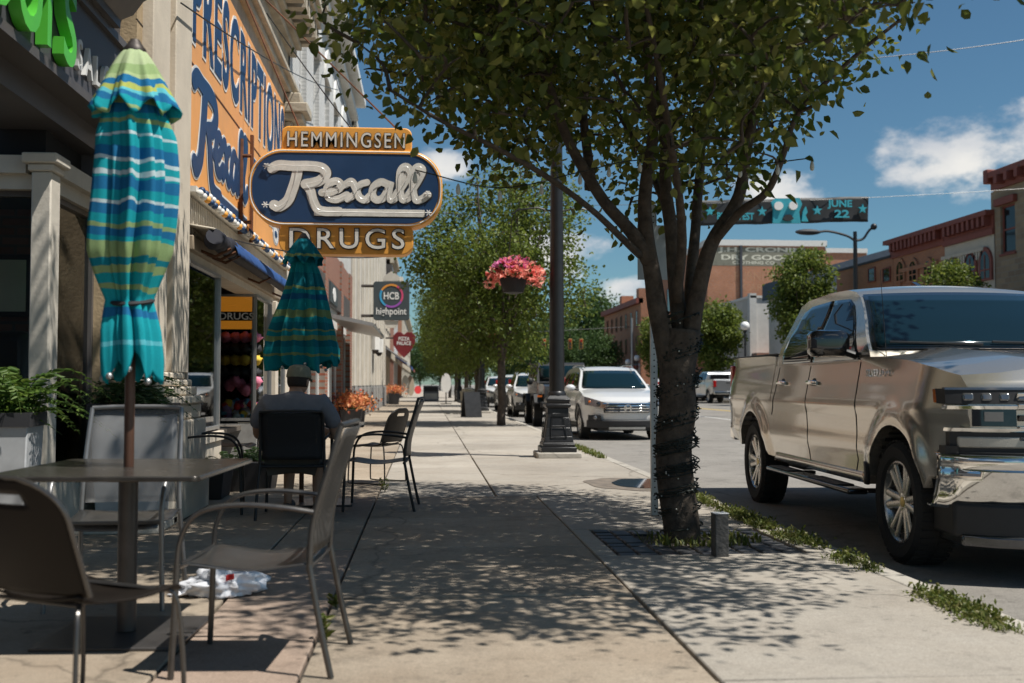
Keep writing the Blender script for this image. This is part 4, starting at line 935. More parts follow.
# ------------------------------------------------------------------ across the street
XD = 24.0
def yr(px): return PX(px, 384, XD).y
def zr(px, py, X=XD): return PX(px, py, X).z
fN = mp('-X', XD)
RB = 'buildings across the street'
def rwin(parent, f, cu, hw, v0, vs, m='trim_red', pointed=.25, gl='window_dark'):
    w = MB()
    outer = arch_poly(cu, hw+.16, v0-.1, vs, 10, pointed)
    w.prism(outer, f, .0, .09); o = w.build('window_surround', m, parent, world=True)
    MB().prism(arch_poly(cu, hw, v0, vs, 10, pointed), f, .089, .096).build('pane', gl, o, world=True)
    b = MB(); blk(b, f, cu-.03, cu+.03, v0, vs+hw*.8, .096, .115); blk(b, f, cu-hw, cu+hw, (v0+vs)/2-.03, (v0+vs)/2+.03, .096, .113); b.build('sash', m, o, world=True)
    return o
# corner building with stone front
C1 = thing('stone_corner_building', 'brown stone building with red cornice at the right edge', 'building', (XD, 36, 0))
ya, yb = 22, yr(997); H1 = zr(997, 176); 
ops = [(yb-1.6-k*2.3, yb-.5-k*2.3, zr(1012, 252), zr(1012, 203)) for k in range(6)]
skin(MB(), fN, ya, yb, 4.0, H1-.6, ops).build('front_wall', 'brick_yellow', C1, world=True)
for o in ops:
    window(C1, fN, *o, .12, 'trim_red', 'window_dark', .09, mv=((o[2]+o[3])/2,), sill='trim_red')
    part('hood', 'trim_red', C1, fN, (o[0]-.2, o[1]+.2, o[3]+.01, o[3]+.32, 0, .2), bevel=.02)
part('end_wall', 'brick_yellowx', C1, mp('-Y', yb), (XD+.05, XD+12, 0, H1-.6, -.3, 0))
carcass(C1, fN, ya, yb-.3, 0, H1-.6, 12, 'brick_yellowx')
part('string_course', 'trim_red', C1, fN, (ya, yb, 3.9, 4.35, -.05, .25)); part('frieze', 'trim_red', C1, fN, (ya, yb, H1-.6, H1-.1, -.1, .12)); part('cornice', 'trim_red', C1, fN, (ya, yb+.05, H1-.1, H1+.16, -.3, .38), bevel=.03)
part('corner_finial', 'trim_red', C1, fN, (yb-.25, yb+.1, H1-.3, H1+.3, -.2, .42), bevel=.05)
bk = MB().box(-.4, -.12, -.35, 0, .12, 0).mesh('bracket', 'trim_red')
for k in range(26): link(bpy.data.objects.new('bracket', bk), C1, True, TM((XD-.1, ya+.5+k*.76, H1-.1)))
part('shopfront', 'fascia_trim', C1, fN, (ya, yb, 0, 3.9, -.3, 0))
# cream painted section
def rowbld(name, lab, pa, pb, top, wall, H2, ops, trim='trim_red'):
    pass
y1, y2 = yr(998), yr(947); Ht = zr(998, 209); Hc = zr(998, 233)
C2 = thing('cream_arched_building', 'cream painted brick front with red pointed windows', 'building', (XD, (y1+y2)/2, 0))
part('front_wall', 'brick_cream', C2, fN, (y1+.02, y2, 0, Hc, -9, 0))
for px_ in (989, 974, 957): rwin(C2, fN, yr(px_), .36, zr(px_, 278), zr(990, 261))
part('cornice', 'trim_red', C2, fN, (y1+.02, y2, Hc, Hc+.25, -.2, .12), (y1+.02, y2, Hc+.25, Ht-.2, -.2, .06), (y1+.02, y2, Ht-.2, Ht+.02, -.3, .4))
bk = MB().box(-.3, -.1, -.42, 0, .1, 0).mesh('bracket', 'trim_red')
for k in range(9): link(bpy.data.objects.new('bracket', bk), C2, True, TM((XD-.06, y1+.35+k*(y2-y1-.5)/9, Ht-.2)))
zc = zr(965, 252)+1.05
for k in range(16): part('corbel', 'brick_cream', C2, fN, (y1+.9+k*.22, y1+1.02+k*.22, Hc-.95, Hc-.6, 0, .09))
part('corbel_band', 'brick_cream', C2, fN, (y1+.8, y1+4.5, Hc-.6, Hc-.45, 0, .11))
# brick section
y3 = yr(895)
C3 = thing('brick_arched_building', 'red brick front with dark arched windows and bracketed cornice', 'building', (XD, (y2+y3)/2, 0))
part('front_wall', 'brick_row', C3, fN, (y2+.01, y3, 0, Ht-.9, -9, 0))
for px_ in (931, 916, 903): rwin(C3, fN, yr(px_), .36, zr(px_, 280), zr(px_, 276)+.35, 'brick_row', .1)
part('cornice', 'trim_red', C3, fN, (y2+.01, y3+.2, Ht-.9, Ht-.2, -.2, .08), (y2+.01, y3+.3, Ht-.2, Ht+.02, -.3, .42))
for k in range(12): link(bpy.data.objects.new('bracket', bk), C3, True, TM((XD-.08, y2+.3+k*(y3-y2-.3)/12, Ht-.2)))
part('raised_panel', 'brick_row', C3, fN, (y2+.6, y3-.8, Ht-1.75, Ht-1.55, 0, .1), (y3-.95, y3-.8, Ht-3.8, Ht-1.75, 0, .1))
part('end_wall', 'brick_rowx', C3, mp('-Y', y2+.005) if False else mp('-Y', y3+.02), (XD+.03, XD+9, 0, Ht-.5, .0, .02))
# lower brick
y4 = yr(838); H4 = zr(893, 257)
C4 = thing('low_brick_building', 'lower plain brick building with small square windows', 'building', (XD, (y3+y4)/2, 0))
part('front_wall', 'brick_row', C4, fN, (y3+.05, y4, 0, H4, -9, 0)); part('coping', 'roof_dark', C4, fN, (y3+.05, y4+.05, H4, H4+.12, -9, .08))
for px_ in (889, 874): 
    window(C4, fN, yr(px_)-.45, yr(px_)+.45, zr(px_, 282), zr(px_, 270)+.15, -.06, 'trim_red', 'window_dark', .06)
# blue and white cottage behind
C5 = thing('gabled_white_building', 'small white building with dark blue sloping roof', 'building', (27, 66, 0))
Yc = 67.0; f5 = mp('-Y', Yc); a = PY(828, 300, Yc); b = PY(862, 300, Yc)
zt0 = PY(828, 283, Yc).z; zt1 = PY(862, 270, Yc).z
MB().prism([(a.x-2, 0), (b.x+4, 0), (b.x+4, zt1+.5), (b.x, zt1), (a.x-2, zt0-.6)], f5, -6, 0).build('wall', 'stucco', C5, world=True)
MB().prism([(a.x-2.4, zt0-.75), (b.x+4, zt1+.65), (b.x+4, zt1+2.0), (a.x-2.4, zt0+.45)], f5, -6.2, .25).build('roof', 'slate_roof', C5, world=True)
for px_ in (841, 853):
    q = PY(px_, 297, Yc); rwin(C5, f5, q.x, .38, PY(px_, 304, Yc).z, PY(px_, 296, Yc).z, 'slate_roof', 0)
# ghost-sign brick block
Yk = 88.0; fK = mp('-Y', Yk)
def xk(px, Y=Yk): return PY(px, 300, Y).x
def zk(py, px=770, Y=Yk): return PY(px, py, Y).z
C6 = thing('ghost_sign_building', 'tall brick block with faded painted dry goods sign on its side', 'building', (24, Yk, 0))
x0 = XD; x1 = xk(826); Hk = zk(246)
part('side_wall', 'brick_redx', C6, fK, (x0, x1, 0, Hk, -22, 0)); part('coping', 'cap_pale', C6, fK, (x0-.15, x1+.1, Hk, Hk+.5, -22, .15))
part('rear_wing', 'brick_redx', C6, fK, (x1+.02, xk(868), 0, zk(252), -20, -.1)); part('rear_coping', 'cap_pale', C6, fK, (x1+.02, xk(868), zk(252), zk(247.5), -20, .05))
part('chimney_block', 'stucco_grey', C6, fK, (xk(762), xk(783), Hk+.5, zk(239), -3, -.5))
part('painted_ground', 'lead_ground', C6, fK, (x0+.05, xk(806), zk(266), zk(247.5), 0, .012))
def ghost(body, u0, u1, v0, v1, m='lead_white', off=.0, ww=.012): text('painted_lettering', body, m, C6, FNY, (xk(u0), Yk-ww, zk(v1)), xk(u1)-xk(u0), zk(v0)-zk(v1), .008, off)
ghost('J.H. CRONIN', 719, 803, 247.6, 253.2, off=.03); ghost('DRY GOODS', 722, 800, 255.2, 260, off=.03); ghost('CLOTHING CO.', 733, 776, 261.4, 264.4, off=.02)
ghost('FURNITURE', 735, 790, 272, 281, 'ghost', .0, .0); ghost('CARPETS', 742, 786, 284, 291, 'ghost', 0, 0)
part('downpipe', 'roof_dark', C6, fK, (xk(741)-.1, xk(741)+.1, 0, Hk, 0, .2))
fK2 = mp('-X', XD)
for k in range(5):
    for z in (4.5, 8.2): window(C6, fK2, Yk+1.5+k*4, Yk+3+k*4, z, z+2.4, -.05, 'trim_red', 'window_dark', .1)
# low grey building in front of it
C7 = thing('low_grey_building', 'low pale stucco building below the painted brick wall', 'building', (22, 76, 0))
Yg = PX(752, 384, XD+.3).y; fG = mp('-Y', Yg); Hg = PY(752, 298, Yg).z
part('front_wall', 'stucco', C7, fG, (XD+.3, XD+9, 0, Hg, -9.5, 0)); part('coping', 'cap_pale', C7, fG, (XD+.2, XD+9, Hg, Hg+.18, -9.5, .1)); part('street_face', 'stucco_grey', C7, mp('-X', XD+.3), (Yg+.02, Yg+9.5, 0, Hg-.02, 0, .03))
window(C7, mp('-X', XD+.27), Yg+3.2, Yg+4.4, 3.2, 5.2, -.06, 'white_paint', 'window_dark', .09, mv=(4.2,))
part('corner_pier', 'stucco', C7, mp('-X', XD+.27), (Yg-.1, Yg+.4, 0, Hg+.35, -.4, .12))
part('shop_canopy', 'brick_rowx', C7, fG, (XD+.3, XD+8, 2.9, 3.4, 0, 1.2))
# far brick block
Yf = PX(641, 384, XD).y
C8 = thing('far_brick_block', 'orange brick block far down the street', 'building', (XD, Yf+12, 0))
fF = mp('-X', XD); Hf = PX(641, 303, XD).z
part('front_wall', 'brick_row', C8, fF, (Yf, Yf+24, 0, Hf, -16, 0)); part('side_wall', 'brick_redx', C8, mp('-Y', Yf), (XD+.02, XD+16, 0, Hf-.05, 0, .03))
part('cornice', 'trim_red', C8, fF, (Yf, Yf+24, Hf, Hf+.6, -.3, .5)); part('corner_pinnacle', 'brick_redx', C8, fF, (Yf, Yf+1.4, Hf, Hf+1.7, -1.4, .2)); part('chimney', 'brick_redx', C8, fF, (Yf+14, Yf+15.5, Hf, Hf+2, -2, -.5))
for k in range(7):
    for z in (4.6, 7.6): window(C8, fF, Yf+1.6+k*3.2, Yf+2.6+k*3.2, z, z+1.9, -.05, 'trim_red', 'window_dark', .1)
part('shopfronts', 'planter_grey', C8, fF, (Yf+.5, Yf+23, 0, 3.4, 0, .15)); part('shop_awning', 'trim_red', C8, fF, (Yf+.5, Yf+12, 2.8, 3.2, .15, 1.6))
# a closing row beyond
for k, (y0, y1, H, m, lab) in enumerate(((Yf+42, Yf+70, 6.5, 'brick_cream', 'cream block beyond the far orange brick block'), (Yf+71, Yf+110, 7.5, 'brick_row', 'last brick block on the far right side of the street'))):
    o = thing('far_block', lab, 'building', (XD, y0, 0)); part('front_wall', m, o, fF, (y0, y1, 0, H, -14, 0)); part('cornice', 'stone_old', o, fF, (y0, y1, H, H+.5, -.3, .4))
    for q in range(8): window(o, fF, y0+1.5+q*3.3, y0+2.7+q*3.3, 5, 7, -.05, 'limestone', 'window_dark', .1)
# houses closing the street end on the left
# ------------------------------------------------------------------ lamps and poles
def lathe_on(b, prof, n, x, y): b.lathe(prof, n, Matrix.Translation((x, y, 0))); return b
def sq(b, prof):     # square-plan stacked section
    for (r0, z0), (r1, z1) in zip(prof[:-1], prof[1:]):
        if abs(z1-z0) < 1e-5: continue
        b.add([(-r0, -r0, z0), (r0, -r0, z0), (r0, r0, z0), (-r0, r0, z0), (-r1, -r1, z1), (r1, -r1, z1), (r1, r1, z1), (-r1, r1, z1)], [(0, 3, 2, 1), (4, 5, 6, 7), (0, 1, 5, 4), (1, 2, 6, 5), (2, 3, 7, 6), (3, 0, 4, 7)])
    return b
def lamp_post(loc, lab, rz=0):
    o = thing('lamp_post', lab, 'lamp post', loc, rz, 'black lamp posts on the near pavement')
    MB().box(-.33, -.33, -.01, .33, .33, .085).build('footing', 'kerb', o, bevel=.02)
    b = MB(); sq(b, [(.265, .085), (.265, .16), (.24, .17), (.24, .21), (.225, .235)])
    # waisted base
    prof = [(.225, .235), (.205, .32), (.18, .45), (.163, .6), (.155, .74)]
    sq(b, prof); sq(b, [(.165, .74), (.19, .765), (.19, .80), (.165, .815), (.18, .85), (.18, .875), (.13, .93)])
    b.build('base', 'black_paint', o, bevel=.008)
    for s in range(4):
        Mx = Matrix.Rotation(s*math.pi/2, 4, 'Z'); b = MB()
        pts = [(-.12, -.213, .30), (.12, -.213, .30), (.085, -.170, .66), (-.085, -.170, .66)]
        b.tube([Mx @ Vector((x, y-.006, z)) for x, y, z in pts], .008, 4, closed=True)
        b.tube([Mx @ Vector((x*.8, y-.006+.012*0, z)) for x, y, z in ((-.13, -.192, .475), (.13, -.192, .475))], .006, 4)
        b.build('base_panel', 'black_paint', o)
    b = MB(); b.tube([(0, 0, .9), (0, 0, 4.9)], [.118, .09], 20); b.lathe([(.118, .9), (.14, .92), (.14, .96), (.118, .99)], 20); b.build('shaft', 'black_paint', o)
    b = MB(); b.lathe([(.072, 4.88), (.11, 4.92), (.11, 4.98), (.07, 5.02), (.09, 5.1), (.13, 5.15)], 16); b.build('collar', 'black_paint', o)
    b = MB(); b.sphere((0, 0, 5.4), .24, 20, 14); b.build('globe', 'globe', o)
    MB().tube([(-.05, 0, 3.72), (-.3, 0, 3.78), (-.6, 0, 3.74), (-.66, 0, 3.68)], .014, 6).build('basket_arm', 'black_paint', o)
    MB().tube([(.05, 0, 3.72), (.3, 0, 3.78), (.6, 0, 3.74), (.66, 0, 3.68)], .014, 6).build('basket_arm', 'black_paint', o)
    return o
lg = G(557, 457); LP = lamp_post((lg.x, lg.y, 0), 'tall black lamp post with flared square base by the kerb')
l2 = G(482, 413); LP2 = copy_tree(LP, TM((2.12, l2.y, 0)), label='smaller-looking black lamp post behind the second street tree')
LP3 = copy_tree(LP, TM((2.12, l2.y+27, 0)), label='far black lamp post down the near pavement')
# hanging baskets
def basket(c, lab, seed, arm):
    r = np.random.RandomState(seed); o = thing('hanging_basket', lab, 'flower basket', c, 0, 'hanging flower baskets')
    b = MB(); b.lathe([(.06, -.22), (.15, -.2), (.20, -.04), (.21, .02)], 18); b.build('pot', 'blackish', o)
    b = MB()
    for k in range(3): a = k*2.09; b.tube([(.2*math.cos(a), .2*math.sin(a), .02), (.02*math.cos(a), .02*math.sin(a), arm)], .004, 4)
    b.build('chain', 'black_paint', o)
    n = 1500; th = r.rand(n)*6.283; ph = r.rand(n); 
    d = np.stack([np.cos(th)*np.sqrt(1-ph**2), np.sin(th)*np.sqrt(1-ph**2), ph], 1)
    rad = .40*(1+.12*np.sin(th*3+1))*(.8+.25*r.rand(n))
    P = d*rad[:, None]*np.array([1, 1, .62])+np.array([0, 0, .03]); side = (ph < .25); P[side, 2] -= .16*r.rand(side.sum())*np.abs(np.cos(th[side]))
    D = d+r.normal(size=(n, 3))*.7
    sel = r.rand(n) < .22
    for nm, msk, m, sz in (('leaves', sel, 'fern_dark', .075), ('coral_flowers', ~sel & ((P[:, 0]+.3*r.normal(size=n)*.4 > -.12) | (P[:, 2] < .12)), 'petal_coral', .075), ('pink_flowers', ~sel & (P[:, 2] > .14) & (np.abs(P[:, 0]+.05) < .24), 'petal_pink', .075)):
        q = P[msk]; me = leaves_mesh(nm, q, D[msk], sz*(.7+.6*r.rand(len(q))), sz*(.7+.6*r.rand(len(q))), M_[m], r); link(bpy.data.objects.new(nm, me), o)
    return o
bc = PY(513, 284, lg.y)
basket((lg.x-.66, lg.y, 2.68), 'basket of coral and pink flowers hung on the near lamp post', 4, 1.02)
basket((2.12+.66, l2.y, 2.92), 'far hanging basket of pink flowers on the second lamp post', 5, .78)
# cobra-head street light
q = PX(857, 384, 20.8); CL = thing('street_light', 'tall black street light with curved arm across the road', 'street light', (20.8, q.y, 0))
zt = PX(857, 236, 20.8).z
MB().tube([(20.8, q.y, 0), (20.8, q.y, zt+.25)], [.16, .09], 12).build('pole', 'black_paint', CL, world=True)
hd = PY(801, 232, q.y)
MB().tube(crom([(20.8, q.y, zt-.2), (20.35, q.y, zt+.05), (19.5, q.y, hd.z+.05), (hd.x+.9, q.y, hd.z+.02)], 6), .06, 8).build('arm', 'black_paint', CL, world=True)
MB().sphere((hd.x+.35, q.y, hd.z), .5, 14, 8, (1.3, .45, .3)).build('lamp_head', 'planter_dark', CL, world=True)
MB().tube(crom([(20.8, q.y, zt-.2), (21.2, q.y, zt-.1), (21.5, q.y, zt+.3), (21.7, q.y, zt+.45)], 5), .06, 8).build('scroll_arm', 'black_paint', CL, world=True); MB().sphere((21.75, q.y, zt+.5), .16).build('scroll_ball', 'black_paint', CL, world=True)
# globe lamps across the street
def globe_lamp(px, py, X, lab):
    q = PX(px, py, X); o = thing('globe_lamp', lab, 'street lamp', (X, q.y, 0), 0, 'globe lamps across the street')
    b = MB(); b.lathe([(.2, 0), (.2, .5), (.12, .7), (.08, .8), (.06, q.z-.4), (.13, q.z-.38), (.13, q.z-.28)], 12); b.build('post', 'black_paint', o)
    MB().sphere((0, 0, q.z), .3, 16, 10).build('globe', 'globe', o)
globe_lamp(745, 326, 20.9, 'white globe lamp across the street near the pickup bed'); globe_lamp(637, 358, 20.9, 'white globe lamp beside the tree trunk, across the street'); globe_lamp(628, 362, 20.9, 'farther white globe lamp left of the tree trunk'); globe_lamp(606, 350, 20.9, 'white globe lamp above the white car roof')
q = PX(632, 330, 20.6)
tag(MB().tube([(20.6, q.y, 0), (20.6, q.y, PX(632, 318, 20.6).z)], [.14, .1], 10).build('utility_pole', 'galv'), 'grey steel pole before the far brick block', 'pole')
# banner over the road
Yb = 37.0; fB = lambda u, v, w: (lambda p: (p.x, Yb-w+.1*math.sin(u*.12+v*.05)*.6, p.z))(PY(u, v, Yb))
BN = thing('street_banner', 'black and teal festival banner hung across the road', 'banner', PY(790, 210, Yb))
def bny(u): return lerp(200.5, 196.5, (u-700)/169)
def bn2(u): return lerp(225.5, 221.5, (u-700)/169)
b = MB(); b.grid(lambda s, t: fB(lerp(698, 869, s), lerp(bny(lerp(698, 869, s)), bn2(lerp(698, 869, s)), t), .06*math.sin(s*40+t*3)*(.3+t*.4)), 90, 8)
b.build('cloth', 'banner_black', BN, world=True, solid=.01)
ez = (PY(781, 210, Yb)-PY(780, 210, Yb)).length
def bshape(name, m, pts, w=.2): MB().prism([(u, v) for u, v in pts], fB, w-.1, w).build(name, m, BN, world=True)
def star(cx, cy, r): bshape('star', 'banner_teal', [(cx+(r if k % 2 == 0 else r*.42)*math.sin(k*.6283), cy-(r if k % 2 == 0 else r*.42)*math.cos(k*.6283)) for k in range(10)])
for cx, cy in ((709, 212), (761, 212), (816, 211), (861, 209.5)): star(cx, cy, 5)
for (body, u0, u1, v0, v1) in (('BLUES FEST', 716, 752, 213.5, 220), ('JUNE', 826, 850, 201, 209.5), ('22', 833, 847, 211, 218)):
    o = PY(u0, v1, Yb); text('lettering', body, 'banner_teal', BN, FNY, (o.x, Yb-.16, o.z), (u1-u0)*ez, (v1-v0)*ez, .03, .03)
bshape('face', 'banner_teal', [(771, 224), (772, 210), (770, 203), (774, 199), (785, 199.5), (797, 199), (800, 205), (797, 213), (799, 224)])
bshape('curls', 'banner_teal', [(800, 222), (801, 212), (804, 207), (806, 213), (804, 216), (807, 222)])
for cx in (776.5, 790.5): bshape('lens', 'chalk', [(cx+4.3*math.cos(k*.5236), 207+4.3*math.sin(k*.5236)) for k in range(12)], .26)
bshape('mouth', 'banner_black', [(780, 220), (783, 216), (788, 216), (791, 220), (788, 222), (783, 222)], .26)
wire('banner_cable', 'cable carrying the banner across the road', PY(430, 205, Yb), PY(1060, 186, Yb), .25, .009)
wire('overhead_cable', 'thin cable crossing the blue sky at upper right', PY(820, 62, 30), PY(1060, 34, 30), .1, .012)
# traffic signals far off
SG = thing('traffic_signals', 'span wire far down the street carrying signals', 'signal wire', (10, 110, 6))
MB().tube([(2.5, 110, 7.2), (12, 110, 6.6), (22, 110, 7.2)], .03, 5).build('span_wire', 'black_paint', SG, world=True)
for px_, lab in ((526, 'amber traffic signal far off, leftmost on the span wire'), (544, 'amber traffic signal far off left of the lamp post'), (570, 'amber traffic signal far off right of the lamp post'), (581, 'amber traffic signal far off, rightmost on the span wire')):
    q = PY(px_, 344, 110); o = thing('traffic_signal', lab, 'traffic light', q, 0, 'traffic signals on the span wire')
    MB().box(-.2, -.2, -.55, .2, .2, .55).build('housing', 'sig_yellow', o, bevel=.05)
    for k, m in enumerate(('tail_red', 'blackish', 'blackish')): MB().cyl((0, -.2, .34-k*.34), (0, -.3, .34-k*.34), .13).build('lens', m, o)
    MB().cyl((0, 0, .7), (0, 0, 6.7-q.z), .03).build('hanger', 'black_paint', o)
# perforated sign post by the tree
sp_ = G(654.5, 515); PO = thing('sign_post', 'perforated steel sign post just behind the main tree', 'sign post', (sp_.x, sp_.y, 0))
b = MB()
zt = PY(656, 205, sp_.y).z
for s in (-1, 1): b.box(s*.022, -.02, 0, s*.028, .02, zt)
b.box(-.022, .014, 0, .022, .02, zt); b.build('channel', 'galv', PO)
hm = MB().cyl((0, -.0165, 0), (0, -.021, 0), .0065, n=8).mesh('hole', 'seam')
b = MB(); b.box(-.022, -.0165, 0, .022, -.0145, zt); b.build('face', 'galv', PO)
for k in range(int(zt/.0254/2)): link(bpy.data.objects.new('hole', hm), PO, False, TM((0, 0, .03+k*.0508)))
pl = [PY(637, 280, sp_.y), PY(673, 240, sp_.y)]
MB().box(pl[0].x-sp_.x-.0, -.028, pl[0].z, pl[1].x-sp_.x, -.024, pl[1].z+.12).build('sign_plate', 'sign_back', PO, bevel=.004)
# wooden stub post
st = G(720, 556); o = thing('stub_post', 'short weathered wooden post in front of the tree', 'post', (st.x, st.y, 0), R(4))
MB().box(-.045, -.045, -.02, .045, .045, .27).build('timber', 'wood_post', o, bevel=.006)
MB().box(-.047, -.047, .27, .047, .047, .277).build('end_grain', 'planter_grey', o, bevel=.003)
# ------------------------------------------------------------------ trees
def grow(limbs, clusters, seed, twig=.011, jit=.12):
    """limbs: list of (points, r0, r1). clusters: target points. returns wood MB"""
    wood = MB(); nodes = []; r = np.random.RandomState(seed)
    for pts, r0, r1 in limbs:
        P = crom(pts, 5); n = len(P)
        rad = [lerp(r0, r1, (i/(n-1))**.8)*(1+.07*noise.noise((P[i]*3.1))) for i in range(n)]
        P = [p+Vector((noise.noise(p*2.3+Vector((7, 0, 0))), noise.noise(p*2.3+Vector((0, 9, 0))), 0))*r0*.35 if 0 < i else p for i, p in enumerate(P)]
        wood.tube(P, rad, 12 if r0 > .05 else 7)
        nodes += [tuple(p) for p in P[2:]]
    N_ = np.array(nodes); C = np.array(clusters)
    if len(C) == 0: return wood
    d0 = np.array([np.min(np.linalg.norm(N_-c, axis=1)) for c in C]); C = C[np.argsort(d0)]
    tw = MB()
    for c in C:
        d = N_-c; dist = np.linalg.norm(d, axis=1)+.35*np.maximum(0, N_[:, 2]-c[2]+.1); k = int(np.argmin(dist)); a = Vector(N_[k]); b = Vector(c); L = (b-a).length
        if L < .03: continue
        m = a.lerp(b, .5)+Vector((r.normal()*jit*L, r.normal()*jit*L, .10*L+r.normal()*jit*L*.5))
        P = crom([a, m, b], 3); tw.tube(P, [lerp(twig*(1+L*.9), twig*.35, i/(len(P)-1)) for i in range(len(P))], 4, caps=False)
        N_ = np.vstack([N_, [tuple(p) for p in P[2:]]])
    wood.v, base = wood.v+tw.v, len(wood.v); wood.f += [tuple(i+base for i in f) for f in tw.f]
    return wood
def foliage(clusters, per, spread, size, seed, droop=.35, aspect=.72):
    r = np.random.RandomState(seed); C = np.repeat(np.array(clusters), per, 0); n = len(C)
    off = r.normal(size=(n, 3))*spread*np.array([1, 1, .8]); P = C+off
    D = off/np.maximum(1e-6, np.linalg.norm(off, axis=1))[:, None]+r.normal(size=(n, 3))*.6+np.array([0, 0, -droop])
    L = size*(.65+.7*r.rand(n)); return P, D, L, L*aspect*(.85+.3*r.rand(n)), r
def in_crown(n, seed, c, rx, ry, rz, thr=-.15, fs=.9, shell=.45, cut=None):
    r = random.Random(seed); out = []; t = 0
    while len(out) < n and t < n*60:
        t += 1; d = Vector((r.gauss(0, 1), r.gauss(0, 1), r.gauss(0, 1))).normalized(); q = r.random()**shell
        edge = 1+.22*noise.noise(d*2.1+Vector((seed, 0, 0)))+.12*noise.noise(d*5+Vector((0, seed, 0)))
        p = Vector((c[0]+d.x*rx*q*edge, c[1]+d.y*ry*q*edge, c[2]+d.z*rz*q*edge))
        if noise.noise(p*fs+Vector((seed*3.1, 0, 0))) < thr: continue
        if cut and not cut(p, r): continue
        out.append(tuple(p))
    return out
# -- the main tree
MT = thing('street_tree', 'large leafy tree with wire-wrapped trunk in the pavement pit', 'tree', TREE)
def tp(px, py, dy=0): return PY(px, py, TREE.y+dy)
trunk = [TREE+Vector((0, 0, -.03)), tp(677, 500), tp(676, 450), tp(677, 400), tp(680, 352), tp(682, 330)]
limbs = [(trunk, .135, .13),
 ([tp(677, 385), tp(662, 335, -.02), tp(654, 285, -.05), tp(648, 235, -.08), tp(648, 180, -.1), tp(652, 110, -.1), tp(646, 30, -.2), tp(640, -80, -.3)], 0.088, 0.023),
 ([tp(650, 262, -.06), tp(634, 234, -.12), tp(604, 202, -.18), tp(576, 158, -.22), tp(555, 105, -.3), tp(532, 40, -.4), tp(507, -60, -.5)], 0.058, 0.020),
 ([tp(683, 350), tp(674, 280, .1), tp(668, 210, .2), tp(664, 120, .3), tp(658, 20, .4), tp(655, -100, .5), tp(650, -250, .5)], 0.069, 0.022),
 ([tp(687, 350), tp(700, 290, -.05), tp(712, 245, -.1), tp(738, 195, -.15), tp(752, 130, -.2), tp(770, 60, -.3), tp(800, -30, -.5), tp(830, -120, -.6)], 0.072, 0.018),
 ([tp(686, 330, .05), tp(692, 260, .3), tp(698, 180, .6), tp(708, 100, .9), tp(722, 0, 1.1), tp(735, -120, 1.3)], 0.054, 0.018),
 ([tp(712, 245, -.1), tp(740, 212, -.3), tp(766, 192, -.5), tp(782, 160, -.6), tp(800, 112, -.7), tp(850, 60, -.9), tp(900, 20, -1)], 0.036, 0.011),
 ([tp(590, 188, -.15), tp(584, 120, .1), tp(590, 50, .3), tp(600, -60, .5)], 0.043, 0.014),
 ([tp(640, 255, -.1), tp(605, 222, -.5), tp(560, 185, -.9), tp(500, 150, -1.2), tp(440, 120, -1.3), tp(390, 90, -1.3)], 0.029, 0.009),
 ([tp(676, 300, -.05), tp(682, 240, -.4), tp(676, 170, -.9), tp(660, 80, -1.3), tp(640, -30, -1.6)], 0.043, 0.014),
 ([tp(555, 110, -.3), tp(500, 80, .2), tp(440, 50, .6), tp(380, 20, .8)], 0.026, 0.009),
 ([tp(668, 210, .2), tp(640, 150, .8), tp(610, 100, 1.4), tp(580, 40, 1.8)], 0.033, 0.011)]
def cutmain(p, r):
    # the crown's underside rises towards the road and the gap round the limbs
    d = p-CAM; k = d.dot(fw); px = CX+F*d.dot(rt)/k; py = CY-F*d.dot(upv)/k
    lim = np.interp(px, [250, 300, 320, 340, 390, 455, 500, 560, 600, 640, 700, 735, 770, 800, 850, 900, 940, 960], [-60, -30, 35, 78, 108, 122, 170, 218, 228, 212, 195, 182, 140, 95, 80, 45, 0, -60])
    if p.z < 2.3 or p.x < -.6: return False
    if p.y < 5.5 and p.x < lerp(1.3, .2, sst(4.2, 5.5, p.y)): return False
    if py > lim+r.gauss(0, 4): return False
    # thinner where the limbs show
    if 650 < px < 760 and py > 150 and r.random() < .3: return False
    return True
cl = in_crown(2250, 11, (1.75, 7.0, 4.8), 3.15, 3.5, 3.05, -.05, 1.1, .42, cutmain)
wd = grow(limbs, cl, 5); wd.build('trunk', 'bark', MT, world=True, sharp=0)
P, D, L, Wd, r = foliage(cl, 30, .145, .072, 8)
o = link(bpy.data.objects.new('crown', leaves_mesh('crown', P, D, L, Wd, M_['leaf'], r)), MT, True); o['kind'] = 'stuff'
# light wires wound round the trunk
b = MB(); rw = random.Random(4)
def trunk_at(z):
    z = max(0, z); best = None
    for p, q in zip(trunk[:-1], trunk[1:]):
        if p.z <= z <= q.z: return p.lerp(q, (z-p.z)/(q.z-p.z))
    return trunk[-1]
wl = []
for s in range(8):
    pts = []; a = rw.uniform(0, 6.28); z = .03+s*.08
    while z < 1.62:
        c = trunk_at(z); rr = .134+.022*rw.random()**2; pts.append((c.x+rr*math.cos(a), c.y+rr*math.sin(a), z)); wl.append(pts[-1])
        a += .42; z += .0065*(1+z*1.3)+rw.uniform(-.004, .004)
    b.tube(pts, .0048, 4)
b.build('light_wires', 'wire_green', MT, world=True, sharp=0)
b = MB()
for p in wl:
    if rw.random() < .75:
        c = trunk_at(p[2]); d = (Vector(p)-Vector((c.x, c.y, p[2]))).normalized()+Vector((rw.gauss(0, .5), rw.gauss(0, .5), rw.gauss(0, .7))); d.normalize()
        b.tube([p, Vector(p)+d*.012, Vector(p)+d*(.018+.012*rw.random())], [.0055, .0055, .002], 5)
tag(b.build('light_bulbs', 'wire_green', MT, world=True, sharp=0), kind='stuff')
b = MB()
